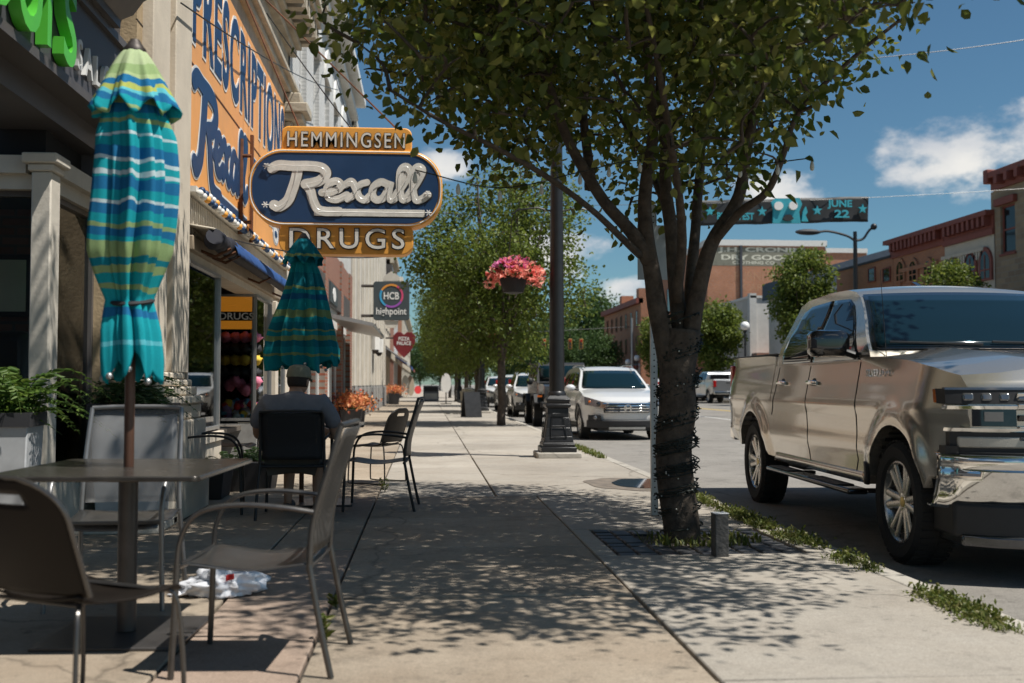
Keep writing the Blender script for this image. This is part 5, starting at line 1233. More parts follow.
for p in wl:
    if rw.random() < .06: b.sphere(Vector(p)+Vector((rw.gauss(0, .01), -.012, rw.gauss(0, .01))), .006, 6, 4)
tag(b.build('light_tips', 'bulb', MT, world=True, sharp=0), kind='stuff')
# string of clear bulbs hanging in the crown
bulb_ = MB().lathe([(.004, .06), (.012, .05), (.02, .02), (.026, -.02), (.018, -.05), (.0, -.06)], 10).mesh('bulb', 'bulb')
SLn = thing('string_lights', 'few clear festoon bulbs hanging in the big tree crown', 'string lights', tp(560, 180)); pts = [tp(415, 170, -1.0), tp(500, 188, -.8), tp(580, 172, -.6), tp(640, 160, -.4), tp(740, 165, -.6), tp(812, 158, -.8)]
MB().tube(crom(pts, 5), .004, 4).build('cord', 'wire_green', SLn, world=True)
for i, p in enumerate(crom(pts, 2)): link(bpy.data.objects.new('bulb', bulb_), SLn, True, TM(p-Vector((0, 0, .05)), 0, .6))
# -- second tree and the others
def simple_tree(name, lab, loc, H, crown_c, rx, ry, rz, n, per, size, lm, seed, trunk_r=.13, fork=1.7, group=None, spread=.3, thr=-.2, cut=None, shell=.42, bark='bark_far', nl=7):
    o = thing(name, lab, 'tree', loc, 0, group); rr = random.Random(seed); L = []
    L.append(([(0, 0, -.05), (.02, 0, fork*.5), (0, .02, fork)], trunk_r, trunk_r*.85))
    for k in range(nl):
        a = k*6.283/nl+rr.uniform(-.3, .3); q = rr.uniform(.35, .75); top = crown_c+rz*rr.uniform(.2, .85)
        L.append(([(0, 0, fork*.93), (rx*q*.25*math.cos(a), ry*q*.25*math.sin(a), lerp(fork, top, .3)), (rx*q*.6*math.cos(a), ry*q*.6*math.sin(a), lerp(fork, top, .65)), (rx*q*.8*math.cos(a), ry*q*.8*math.sin(a), top)], trunk_r*rr.uniform(.4, .62), .02))
    C = in_crown(n, seed, (0, 0, crown_c), rx, ry, rz, thr, .8, shell, cut)
    grow(L, C, seed, .012).build('trunk', bark, o, sharp=0)
    P, D, Ln, Wd, r = foliage(C, per, spread, size, seed)
    c = link(bpy.data.objects.new('crown', leaves_mesh('crown', P, D, Ln, Wd, M_[lm], r)), o); c['kind'] = 'stuff'
    return o
def egg(c, rz, low=.55):
    def f(p, r): return p.z > c-rz*.95 and (p.x*p.x+p.y*p.y) < 1e9
    return f
t2 = G(501, 425)
T2 = simple_tree('street_tree', 'second street tree with light green crown behind the lamp post', (2.02, t2.y, 0), 6.6, 4.35, 2.45, 2.4, 2.75, 640, 40, .095, 'leaf_far', 21, .12, 1.75, 'street trees on the near pavement', .18, -.1)
T3 = copy_tree(T2, TM((2.0, 41, 0), 1.9, .95), label='third street tree down the near pavement')
T4 = copy_tree(T2, TM((2.0, 52, 0), 4.1, 1.0), label='fourth street tree down the near pavement')
T5 = copy_tree(T2, TM((1.9, 66, 0), 2.7, 1.0), label='fifth street tree far down the near pavement')
T6 = copy_tree(T2, TM((1.9, 84, 0), .7, 1.05), label='last street tree at the far end of the near pavement')
# across the road: young dense trees
def at(px, X): return PX(px, 384, X).y
gA = 'young trees across the street'
T7 = simple_tree('young_tree', 'dense oval young tree across the street beside the trunk', (21.0, at(718, 21.0), 0), 5, PX(718, 337, 21).z, 1.85, 1.85, 2.75, 420, 26, .2, 'leaf_far', 31, .09, 1.9, gA, .22, -.12, shell=.40)
T8 = simple_tree('young_tree', 'dense tapering young tree across the street above the pickup cab', (21.0, at(805, 21), 0), 5, PX(805, 300, 21).z, 1.75, 1.75, 2.9, 480, 28, .17, 'leaf_far', 37, .09, 1.7, gA, .21, -.12, shell=.40)
T9 = copy_tree(T8, TM((21.0, at(953, 21), 0), 2.2, .70), label='leafy treetop across the street above the pickup roof')
T10 = copy_tree(T7, TM((21.0, at(660, 21), 0), 1.2, 1.0), label='young tree across the street hidden behind the main trunk')
# far green at the end of the street
gF = 'trees closing the far end of the street'
FTs = [(592, 150, 14, 14.2, 'broad deep green tree far off above the white car'), (568, 128, 11, 8.2, 'narrow dark tree far off right of the lamp post'), (548, 170, 12, 12, 'far tree left of the lamp post'), (600, 120, 14.6, 7.0, 'small conical tree far off before the brick block'), (530, 190, 12, 11, 'far tree behind the parked small suv'), (508, 210, 6, 10, 'far tree behind the second street tree'), (470, 190, 0, 10, 'far tree at the end of the pavement'), (440, 170, -1, 8, 'far tree at the left end of the row'), (420, 200, -6, 9, 'farthest tree closing the left pavement'), (615, 210, 30, 11, 'tall far tree behind the brick block')]
T0 = None
for k, (px, Y, X, H, lab) in enumerate(FTs):
    x = PY(px, 384, Y).x
    if T0 is None: T0 = simple_tree('far_tree', lab, (x, Y, 0), 14.2, 8.4, 5.4, 5.4, 5.8, 420, 22, .42, 'leaf_deep', 51, .25, 2.0, gF, .55, -.3)
    else: c = copy_tree(T0, TM((x, Y, 0), k*1.3, H/14.2), label=lab)
# ------------------------------------------------------------------ terrace furniture
def panel_patch(fn, nu, nv, name, m, parent, th=.004):
    return MB().grid(fn, nu, nv).build(name, m, parent, solid=th, sharp=60)
def armchair(lab, M, tube_m, seat_m, back_m, group, leg_r=.0125, back_h=.92):
    o = thing('armchair', lab, 'chair', (0, 0, 0), 0, group); o.matrix_basis = M; PM[o.name] = M.copy()
    w = .265
    for s in (-1, 1):
        MB().tube([(.27, s*(w+.012), 0), (.262, s*(w+.006), .2), (.255, s*w, .43)], leg_r, 10).build('leg', tube_m, o)
        MB().tube(crom([(.255, s*w, .43), (.245, s*w, .52), (.205, s*(w+.004), .605), (.13, s*(w+.006), .65), (0, s*(w+.006), .665), (-.15, s*(w+.004), .655), (-.27, s*(w-.01), .635)], 5), leg_r*1.05, 10, flat=.8).build('armrest', tube_m, o)
        MB().tube(crom([(-.345, s*(w+.005), 0), (-.30, s*w, .2), (-.255, s*(w-.012), .43)], 4), leg_r, 10).build('leg', tube_m, o)
        MB().tube(crom([(-.255, s*(w-.012), .43), (-.268, s*(w-.018), .6), (-.325, s*(w-.022), .8), (-.372, s*(w-.03), back_h)], 4), leg_r, 10).build('back_post', tube_m, o)
    MB().tube(crom([(-.372, -(w-.03), back_h), (-.388, -.1, back_h+.006), (-.388, .1, back_h+.006), (-.372, w-.03, back_h)], 4), leg_r, 10).build('top_rail', tube_m, o)
    MB().tube([(.255, -w, .425), (.255, w, .425)], leg_r*.8, 8).build('stretcher', tube_m, o); MB().tube([(-.25, -w+.012, .415), (-.25, w-.012, .415)], leg_r*.8, 8).build('stretcher', tube_m, o)
    ws = w-.012
    def seat(u, v):
        x = lerp(.285, -.25, u); y = lerp(-ws, ws, v); z = .437-.03*math.sin(u*math.pi*.9)**2-.012*math.sin(v*math.pi)-.035*max(0, (.12-u)/.12)**2
        return (x, y, z)
    panel_patch(seat, 16, 8, 'seat', seat_m, o)
    def back(u, v):
        z = lerp(.47, back_h-.01, u); x = np.interp(z, [.43, .6, .8, .92, 1.1], [-.257, -.27, -.327, -.374, -.44]); y = lerp(-(w-.03), w-.03, v)
        return (float(x)-.02*math.sin(v*math.pi), y, z)
    panel_patch(back, 12, 8, 'backrest', back_m, o)
    return o
def bucket(lab, M, shell_m, leg_m, group):
    o = thing('shell_chair', lab, 'chair', (0, 0, 0), 0, group); o.matrix_basis = M; PM[o.name] = M.copy()
    def seat(u, v):
        x = lerp(.25, -.2, u); hw = .235*(1-.12*u**3)*(1-.10*max(0, .15-u)/.15); y = lerp(-hw, hw, v)
        return (x, y, .452-.022*math.sin(u*math.pi)-.02*math.sin(v*math.pi)-.03*max(0, (.15-u)/.15)**2+.02*max(0, u-.85)/.15)
    panel_patch(seat, 14, 10, 'seat', shell_m, o, .008)
    def bx(z, y): return -.205-.13*((z-.46)/.40)-.0+.55*y*y
    def back(u, v):
        z = lerp(.47, .845, u); hw = .235*(1-.05*u)*(math.sqrt(max(0.0, 1-max(0, (u-.62)/.40)**2.4)) if u > .62 else 1); y = lerp(-hw, hw, v)
        return (bx(z, y), y, z)
    # back shell with hand slot
    me = MB(); nu, nv = 22, 20; vs = [back(i/nu, j/nv) for i in range(nu+1) for j in range(nv+1)]; fs = []
    for i in range(nu):
        for j in range(nv):
            if nu-5 <= i < nu-3 and 6 <= j < nv-6: continue
            fs.append((i*(nv+1)+j, (i+1)*(nv+1)+j, (i+1)*(nv+1)+j+1, i*(nv+1)+j+1))
    me.add(vs, fs); me.build('backrest', shell_m, o, solid=.008, sharp=60)
    rim = [back(i/nu, 0) for i in range(nu+1)]+[back(i/nu, 1) for i in range(nu, -1, -1)]
    MB().tube(rim, .008, 6).build('back_rim', leg_m, o)
    for s in (-1, 1):
        MB().tube(crom([(.17, s*.18, .435), (.215, s*.225, .38), (.235, s*.24, .06), (.20, s*.242, .012), (0, s*.242, .011), (-.2, s*.242, .012), (-.235, s*.24, .05), (-.21, s*.215, .38), (-.17, s*.18, .44)], 4), .0085, 8).build('sled_leg', leg_m, o)
    MB().tube([(.16, -.18, .432), (.16, .18, .432)], .0085, 6).build('cross_bar', leg_m, o); MB().tube([(-.17, -.18, .436), (-.17, .18, .436)], .0085, 6).build('cross_bar', leg_m, o)
    return o
def table(loc, lab, sx, sy, rz, h=.735, grp=None):
    o = thing('cafe_table', lab, 'table', loc, rz, 'square terrace tables')
    pts = rrect(-sx/2, sx/2, -sy/2, sy/2, .03, 5)
    MB().prism(pts, lambda u, v, w: (u, v, w), h-.022, h).build('tabletop', 'metal_table', o, bevel=.005)
    b = MB(); b.cyl((0, 0, .02), (0, 0, h-.022), .042, n=18); b.build('pedestal', 'metal_leg', o)
    MB().box(-.3, -.3, 0, .3, .3, .016).build('base_plate', 'metal_leg', o, bevel=.004)
    b = MB(); b.box(-.2, -.025, h-.05, .2, .025, h-.022); b.box(-.025, -.2, h-.0502, .025, .2, h-.0222); b.build('spider', 'metal_leg', o)
    return o
T1 = G(128, 640); T1 = Vector((T1.x-.035, T1.y+.1, 0))
table(T1, 'brushed metal square table around the near umbrella', .88, 1.0, R(-3))
gC = 'terrace armchairs'
m_ = mat('perf_light', (.30, .30, .30), .5, .3, .05)
def thin(m, f):
    N = m.node_tree.nodes; L = m.node_tree.links; t = N.new('ShaderNodeBsdfTransparent'); x = N.new('ShaderNodeMixShader'); x.inputs[0].default_value = f
    L.new(t.outputs[0], x.inputs[1]); L.new(N['Principled BSDF'].outputs[0], x.inputs[2]); L.new(x.outputs[0], N['Material Output'].inputs[0])
thin(m_, .38); mat('chair_light', (.24, .24, .24), .35, .6)
# near bare-metal chair, placed by its feet
fn_ = G(164, 677); bn_ = G(310, 676); ff_ = G(213, 645); bf_ = G(338, 645)
cc = (fn_+bn_+ff_+bf_)/4; ax = ((fn_+ff_)-(bn_+bf_)).normalized(); rzc = math.atan2(ax.y, ax.x)
armchair('bare grey metal armchair right of the near table', TM((cc.x, cc.y, 0), rzc, .97), 'chair_tube', 'metal_chair', 'perf_grey', gC, back_h=.97)
armchair('grey mesh armchair behind the near table, facing the camera', TM((T1.x-.25, T1.y+.74, 0), R(-88), 1.0), 'chair_light', 'metal_chair', 'perf_light', gC, back_h=.97)
bucket('dark shell chair at the lower left corner', TM((-1.12, 3.56, 0), R(60), .97), 'chair_brown', 'chair_tube', 'terrace shell chairs')
# the man's table group
MX = G(291, 520); MAN = Vector((MX.x, MX.y+.33, 0))
armchair('black mesh armchair the seated man sits in', TM((MAN.x, MAN.y-.02, 0), R(90), 1.03), 'chair_black', 'mesh_black', 'mesh_black', gC, back_h=.85)
T2v = Vector((MAN.x+.12, MAN.y+.86, 0)); table(T2v, 'dark table in front of the seated man', .8, .8, R(2))
q1 = G(345, 512); q2 = G(408, 510)
armchair('black armchair with grey mesh back facing the man\'s table from the right', TM(((q1.x+q2.x)/2, q1.y+.27, 0), R(176), 1.0), 'chair_black', 'chair_black', 'perf_dark', gC, back_h=.97)
q = G(383, 484); bucket('tan-backed shell chair right of the man\'s table, farther back', TM((q.x-.07, q.y+.15, 0), R(152), .98), 'chair_brown', 'chair_black', 'terrace shell chairs')
q = G(205, 515); armchair('black armchair left of the seated man by the pillar', TM((q.x+.0, q.y+.22, 0), R(8), 1.0), 'chair_black', 'chair_black', 'perf_dark', gC, back_h=.97)
q = G(212, 487); bucket('dark shell chair against the pillar plinth', TM((q.x+.1, q.y+.45, 0), R(-6), .98), 'chair_brown', 'chair_black', 'terrace shell chairs')
# umbrellas
TE = (.015, .40, .46); BL = (.02, .19, .40); LI = (.34, .47, .21); WH = (.62, .76, .78); DT = (.012, .26, .34); PB = (.14, .58, .66)
bands1 = [(0, TE), (.14, PB), (.155, TE), (.23, BL), (.255, TE), (.31, LI), (.325, TE), (.36, LI), (.385, DT), (.405, LI), (.455, TE), (.47, BL), (.50, LI), (.515, TE), (.54, BL), (.57, WH), (.58, TE), (.61, BL), (.65, TE), (.66, WH), (.675, TE), (.70, WH), (.712, BL), (.75, TE), (.775, WH), (.785, TE), (.82, LI), (.835, TE), (.855, BL), (.885, LI)]
stripes('canvas_bright', bands1, 1.1, 2.53)
stripes('canvas_cap', [(0, PB), (.06, TE), (.16, LI), (.22, TE), (.34, BL), (.42, PB), (.47, (.5, .55, .14)), (.53, BL), (.62, (.48, .6, .3)), (.7, LI), (.85, (.5, .6, .34))], 2.29, 2.63, .02)
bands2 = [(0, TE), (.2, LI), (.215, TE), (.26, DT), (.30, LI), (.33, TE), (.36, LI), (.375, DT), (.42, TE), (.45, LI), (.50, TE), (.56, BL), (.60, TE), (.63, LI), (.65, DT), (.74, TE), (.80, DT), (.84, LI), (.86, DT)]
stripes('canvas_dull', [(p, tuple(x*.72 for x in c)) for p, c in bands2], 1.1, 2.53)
def umbrella(loc, lab, m, ztop, zhem, prof, cap, seed, tied=True, pole_top=None, pole0=.0, rs_=1.0):
    o = thing('patio_umbrella', lab, 'umbrella', loc, 0, 'folded patio umbrellas'); rr = random.Random(seed)
    MB().cyl((0, 0, pole0), (0, 0, ztop-.04), .022, n=14).build('pole', 'pole_brown', o)
    ph = rr.uniform(0, 6)
    def rf(a, t, z):
        k = sst(0, .18, t)
        fold = abs(math.sin(4*a+ph+.2*math.sin(z*2)))**.8
        n = noise.noise((math.cos(a)*2.2, math.sin(a)*2.2, z*1.2+seed))
        return (1+k*(.36*(fold-.55)+.13*n+.13*math.sin(13*a+ph+.5*math.sin(z*2))+.07*math.sin(23*a+1.3*ph+.4*math.sin(z*3))))*rs_
    N_ = 96; zs = np.linspace(prof[0][0], prof[-1][0], 60); pr = [(float(np.interp(-z, [-p[0] for p in prof], [p[1] for p in prof])), float(z)) for z in zs]
    b = MB(); vs = []; fs = []
    for i, (r0, z) in enumerate(pr):
        for k in range(N_):
            a = 2*math.pi*k/N_; rad = r0*rf(a, i/59, z)
            dz = (-.022*math.sin(8*a+ph)*2*sst(.8, 1, i/59)+.06*noise.noise((math.cos(a)*1.5, math.sin(a)*1.5, seed))*sst(.7, 1, i/59))
            vs.append((rad*math.cos(a)+.01*math.sin(z*7), rad*math.sin(a), z+dz))
    for i in range(59):
        for k in range(N_): fs.append((i*N_+k, i*N_+(k+1) % N_, (i+1)*N_+(k+1) % N_, (i+1)*N_+k))
    b.add(vs, fs); b.build('canopy', m, o, solid=.003, sharp=0)
    vs = []; fs = []; b = MB()
    for i in range(16):
        t = i/15; z = lerp(cap[0], cap[1], t); r0 = lerp(.035, cap[2], t**.72)
        for k in range(N_):
            a = 2*math.pi*k/N_; q = 1+t*(.13*math.sin(8*a+ph)+.07*math.sin(19*a)+.10*noise.noise((math.cos(a)*2, math.sin(a)*2, seed+3)))
            vs.append((r0*q*math.cos(a), r0*q*math.sin(a), z+.035*t*math.sin(8*a+ph+1)))
    for i in range(15):
        for k in range(N_): fs.append((i*N_+k, i*N_+(k+1) % N_, (i+1)*N_+(k+1) % N_, (i+1)*N_+k))
    b.add(vs, fs); b.build('vent_cap', 'canvas_cap' if m == 'canvas_bright' else m, o, solid=.003, sharp=0)
    MB().lathe([(.0, ztop+.03), (.02, ztop+.025), (.035, ztop), (.05, ztop-.02), (.05, ztop-.035), (.02, ztop-.04)], 16).build('finial', 'bronze', o)
    if tied:
        zt = prof[tied][0]; rt_ = prof[tied][1]*1.13*rs_
        MB().tube([(rt_*1.02*math.cos(k*.2618), rt_*1.02*math.sin(k*.2618), zt+.02*math.sin(k*.2618)) for k in range(24)], .011, 6, closed=True).build('tie_strap', 'blackish', o)
    for k in range(8):
        tips = MB()
        a = k*.785+.2; r0 = prof[-1][1]*.8; tips.sphere((r0*math.cos(a), r0*math.sin(a), prof[-1][0]-.01+.03*math.sin(a*3)), .016, 8, 6); tips.build('rib_tip', 'alu', o)
    return o
k = 1.0
umbrella((T1.x, T1.y, 0), 'bright teal and lime striped umbrella folded over the near table', 'canvas_bright', 2.62, 1.12,
   [(2.40, .13), (2.31, .17), (2.2, .19), (2.0, .20), (1.8, .2), (1.68, .192), (1.58, .155), (1.47, .108), (1.42, .12), (1.34, .138), (1.24, .145), (1.15, .14)], (2.6, 2.31, .175), 3, tied=7, rs_=.73)
u2 = PY(303, 300, T2v.y)
def z2(py): return PY(303, py, T2v.y).z
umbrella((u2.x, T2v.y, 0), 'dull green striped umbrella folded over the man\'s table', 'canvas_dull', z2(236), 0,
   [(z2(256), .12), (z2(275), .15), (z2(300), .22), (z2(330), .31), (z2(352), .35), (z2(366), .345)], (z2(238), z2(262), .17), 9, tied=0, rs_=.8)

# planters with ferns
def fern(o, top, w, seed, m, n=46, L=.5):
    r = np.random.RandomState(seed); P = []; D = []; Ls = []; st = MB()
    for k in range(n):
        a = r.rand()*6.283; l = L*(.6+.55*r.rand()); up_ = .5+1.3*r.rand(); base = Vector((r.normal()*w*.2, r.normal()*w*.2, top))
        pts = []
        for i in range(9):
            t = i/8; pts.append(base+Vector((math.cos(a)*l*t*(.65+.35*t), math.sin(a)*l*t*(.65+.35*t), l*(up_*t-(.55+up_*.55)*t*t))))
        st.tube(pts, [.004*(1-.8*i/8) for i in range(9)], 4, caps=False)
        for i in range(1, 9):
            for q in (.0, .5):
                p = pts[i-1].lerp(pts[i], q) if i > 0 else pts[i]; tg = (pts[i]-pts[i-1]).normalized(); sd = tg.cross(Vector((0, 0, 1))); sd = sd.normalized() if sd.length > .01 else Vector((1, 0, 0))
                for s in (-1, 1): P.append(tuple(p)); D.append(tuple(sd*s+tg*.45+Vector((0, 0, -.15)))); Ls.append(l*.17*(1-.75*abs((i-3)/6)))
    st.build('stems', m, o, sharp=0)
    Ls = np.array(Ls); me = leaves_mesh('fronds', np.array(P), np.array(D), Ls, Ls*.32, M_[m], r); c = link(bpy.data.objects.new('fronds', me), o); c['kind'] = 'stuff'
def planter(loc, lab, w, h, m, rz=0, taper=.8, fm='fern', seed=1, n=46, L=.5, rim=True):
    o = thing('planter', lab, 'planter', loc, rz, 'planters along the shopfronts'); a = w/2; b_ = a*taper
    b = MB(); b.add([(-b_, -b_, 0), (b_, -b_, 0), (b_, b_, 0), (-b_, b_, 0), (-a, -a, h), (a, -a, h), (a, a, h), (-a, a, h)], [(0, 3, 2, 1), (0, 1, 5, 4), (1, 2, 6, 5), (2, 3, 7, 6), (3, 0, 4, 7), (4, 5, 6, 7)]); b.build('box', m, o, bevel=.008)
    if rim:
        b = MB()
        for (x0, y0, x1, y1) in ((-a-.012, -a-.012, a+.012, -a+.03), (-a-.012, a-.03, a+.012, a+.012), (-a-.012, -a+.03, -a+.03, a-.03), (a-.03, -a+.03, a+.012, a-.03)): b.box(x0, y0, h-.07, x1, y1, h+.012)
        b.build('rim', 'planter_dark' if m == 'planter_grey' else m, o)
    MB().box(-a+.035, -a+.035, h-.05, a-.035, a-.035, h+.004).build('soil', 'soil', o)
    fern(o, h, w, seed, fm, n, L); return o
gl = G(125, 533); 
tag(MB().box(-2.75, gl.y-.1, 0, -1.95, YE+.1, .07).build('stone_ledge', 'ledge_stone', bevel=.012), 'pale stone ledge under the tall grey planter', 'ledge')
q = G(124, 524, .07); planter((q.x, q.y+.26, .07), 'tall tapered grey planter of dark ferns by the salon window', .54, .87, 'planter_grey', R(2), .82, 'fern_dark', 3, 60, .48)
q = PX(8, 415, -2.5); planter((q.x, q.y-.05, 0), 'grey planter of bright fern at the left edge', .36, .92, 'planter_grey', R(5), .8, 'fern', 5, 40, .52)
q = G(198, 500); planter((q.x-.02, q.y+.25, 0), 'low dark planter at the foot of the pillar', .52, .27, 'planter_dark', 0, .88, 'fern_dark', 8, 26, .28, False)
q = G(246, 500); planter((q.x-.1, q.y+1.0, 0), 'low dark planter beside the drugstore doorway', .5, .3, 'planter_dark', 0, .85, 'fern_dark', 12, 30, .34, False)
def flower_tub(loc, lab, w, h, seed):
    o = planter(loc, lab, w, h, 'planter_dark', 0, .8, 'fern_dark', seed, 16, .3, False); r = np.random.RandomState(seed); n = 420
    P = r.normal(size=(n, 3))*np.array([w*.5, w*.5, .12])+np.array([0, 0, h+.2]); D = r.normal(size=(n, 3))+np.array([0, 0, .7]); me = leaves_mesh('flowers', P, D, .06+.04*r.rand(n), .06+.03*r.rand(n), M_['petal_orange'], r); link(bpy.data.objects.new('flowers', me), o)['kind'] = 'stuff'
flower_tub((-1.9, 27.2, 0), 'dark tub of orange flowers before the brick shop', .55, .45, 3); flower_tub((-1.85, 28.6, 0), 'dark tub of red flowers, second before the brick shop', .45, .42, 6)
flower_tub((-1.7, 57, 0), 'far flower tub at the corner of the bank', .6, .6, 7)
# plastic bag
q = G(222, 596); b = MB(); rb = random.Random(8)
def bagf(d): return 1+.55*noise.noise((d.x*2.2+3, d.y*2.2, d.z*2.2))+.35*noise.noise((d.x*6+1, d.y*6, d.z*6))+.18*noise.noise((d.x*14, d.y*14, d.z*14))
bag = thing('plastic_bag', 'crumpled white plastic bag lying on the pavement', 'bag', (q.x, q.y+.02, .0), R(8))
b.sphere((0, 0, .06), .14, 48, 30, (1.25, .8, .55), bagf); b.v = [(x, y, max(.004, z)) for x, y, z in b.v]; b.build('sack', 'bag', bag, sharp=0)
b = MB(); b.grid(lambda u, v: (-.12-.14*u+.02*math.sin(v*9), -.06+.16*v, .05*(1-u)*(.6+.4*math.sin(v*11+u*5))+.012), 10, 14); b.build('handle', 'bag', bag, solid=.002)
b = MB(); b.grid(lambda u, v: (.02+.04*u, -.105+.01*math.sin(u*5), .09+.03*v+.01*u), 4, 3); b.build('red_print', 'red', bag, solid=.002)

# street clutter farther down
def G2(px, py, X=None): q = G(px, py); return q
q = G(469, 411); o = thing('litter_bin', 'beige concrete litter bin by the second lamp post', 'bin', (q.x, q.y, 0))
MB().lathe([(.30, 0), (.33, .05), (.36, .7), (.38, .74), (.38, .8), (.30, .82)], 8).build('body', 'bin', o); MB().lathe([(.3, .82), (.28, .9), (.1, .95)], 12).build('lid', 'bin', o)
q = G(477, 417); o = thing('sandwich_board', 'dark sandwich board leaning by the second lamp post', 'sign board', (q.x-.2, q.y-.2, 0), R(15))
for s in (-1, 1): MB().mbox(Matrix.Translation((0, s*.17, .42)) @ Matrix.Rotation(s*R(17), 4, 'X'), .55, .03, .86).build('board', 'black_paint', o)
q = G(431, 401); o = thing('news_box', 'grey newspaper box standing on the far pavement', 'news box', (q.x, q.y, 0)); MB().box(-.5, -.3, 0, .5, .3, 1.0).build('cabinet', 'news', o, bevel=.03); MB().box(-.42, -.32, .62, .42, -.295, .92).build('window', 'planter_dark', o); MB().box(-.42, -.315, .1, .42, -.295, .5).build('panel', 'alu', o)
q = G(446, 404); o = thing('oval_sign', 'pale oval board on a stand far down the pavement', 'sign', (q.x, q.y, 0)); MB().prism([(.28*math.cos(k*.3927), 1.15+.55*math.sin(k*.3927)) for k in range(16)], lambda u, v, w: (u, w, v), -.03, .03).build('board', 'chalk', o); MB().box(-.03, -.03, 0, .03, .03, .65).build('stand', 'black_paint', o); MB().box(-.3, -.2, 0, .3, .2, .04).build('foot', 'black_paint', o)
# bench by the second lamp
q = G(458, 415); o = thing('street_bench', 'dark metal bench far down the near pavement', 'bench', (q.x+.25, q.y+1.5, 0), R(90))
for k in range(4): MB().box(-.75, -.22+k*.11, .43, .75, -.14+k*.11, .455).build('seat_slat', 'black_paint', o)
for k in range(3): MB().box(-.75, .24, .55+k*.12, .75, .265, .63+k*.12).build('back_slat', 'black_paint', o)
for s in (-.65, .65): MB().tube([(s, -.22, 0), (s, -.2, .43), (s, .2, .43), (s, .26, .9)], .025, 6).build('leg', 'black_paint', o)
# shop things far left: bright boards, racks
for px_, py_, w, h, m, lab in ((411, 396, .35, 1.9, 'wood_trim', 'tan surfboard-like board leaning at a far shop'), (406, 398, .3, 1.8, 'corrugated', 'pale tall board leaning at a far shop'), (418, 394, .4, .9, 'red', 'red display by a far shop door')):
    q = G(px_, py_); o = thing('leaning_board', lab, 'board', (q.x, q.y, 0), R(20)); MB().prism([(w*math.sin(k*.3927)*(1 if True else 1), h/2-h/2*math.cos(k*.3927)) for k in range(16)], lambda u, v, ww: (u, ww+v*.1, v), -.03, .03).build('board', m, o)
# ------------------------------------------------------------------ vehicles (front = +x)
def bis(bm, axis, vals):
    for v in vals:
        co = [0, 0, 0]; no = [0, 0, 0]; co[axis] = v; no[axis] = 1
        bmesh.ops.bisect_plane(bm, geom=bm.verts[:]+bm.edges[:]+bm.faces[:], dist=1e-5, plane_co=co, plane_no=no)
def body(name, prof, warp, m, parent, dx=.09, dz=.07, ys=(-.92, -.75, -.5, -.25, 0, .25, .5, .75, .92), sharp=32):
    """side outline (x,z) extruded across and shaped by warp(x, s, z) -> point"""
    bm = bmesh.new(); n = len(prof)
    va = [bm.verts.new((x, -1, z)) for x, z in prof]; vb = [bm.verts.new((x, 1, z)) for x, z in prof]
    bm.faces.new(va); bm.faces.new(vb[::-1])
    for i in range(n): bm.faces.new((va[i], vb[i], vb[(i+1) % n], va[(i+1) % n]))
    xs = [p[0] for p in prof]; zs = [p[1] for p in prof]
    bis(bm, 0, np.arange(min(xs)+dx, max(xs), dx)); bis(bm, 2, np.arange(min(zs)+dz, max(zs), dz)); bis(bm, 1, ys)
    for v in bm.verts: v.co = warp(v.co.x, v.co.y, v.co.z)
    bmesh.ops.recalc_face_normals(bm, faces=bm.faces)
    me = bpy.data.meshes.new(name); bm.to_mesh(me); bm.free(); finish(me, m, sharp)
    return link(bpy.data.objects.new(name, me), parent)
def sidepanel(name, poly, warp, s, m, parent, off=.004, th=.006, dx=.1, dz=.08, inner=False):
    bm = bmesh.new(); bm.faces.new([bm.verts.new((x, 0, z)) for x, z in poly])
    xs = [p[0] for p in poly]; zs = [p[1] for p in poly]
    bis(bm, 0, np.arange(min(xs)+dx/2, max(xs), dx)); bis(bm, 2, np.arange(min(zs)+dz/2, max(zs), dz))
    for v in bm.verts:
        p = warp(v.co.x, s, v.co.z); v.co = (p[0], p[1]+s*off, p[2])
    me = bpy.data.meshes.new(name); bm.to_mesh(me); bm.free(); finish(me, m, 40)
    o = link(bpy.data.objects.new(name, me), parent); md = o.modifiers.new('s', 'SOLIDIFY'); md.thickness = th; md.offset = 0
    return o
def frontblock(name, m, parent, nose, y0, y1, z0, z1, proud, depth, zsh=lambda z: 0, ny=10, bevel=0, sgn=1, tilt=0.0):
    """block following the plan curve of the nose; sgn -1 for the tail"""
    b = MB(); vs = []; fs = []
    for i in range(ny+1):
        y = lerp(y0, y1, i/ny)
        for z in (z0, z1):
            x = nose(y, z)-sgn*tilt*(z1-z); vs += [(x+sgn*proud, y, z), (x-sgn*depth, y, z)]
    for i in range(ny):
        a = i*4; c = a+4
        fs += [(a, c, c+2, a+2), (a+1, a+3, c+3, c+1), (a, a+1, c+1, c), (a+2, c+2, c+3, a+3)]
    fs += [(0, 2, 3, 1), (ny*4, ny*4+1, ny*4+3, ny*4+2)]
    b.add(vs, fs); return b.build(name, m, parent, bevel=bevel)
def arch(cx, cz, r, a0, a1, n=12): return [(cx+r*math.cos(R(lerp(a0, a1, k/n))), cz+r*math.sin(R(lerp(a0, a1, k/n)))) for k in range(n+1)]
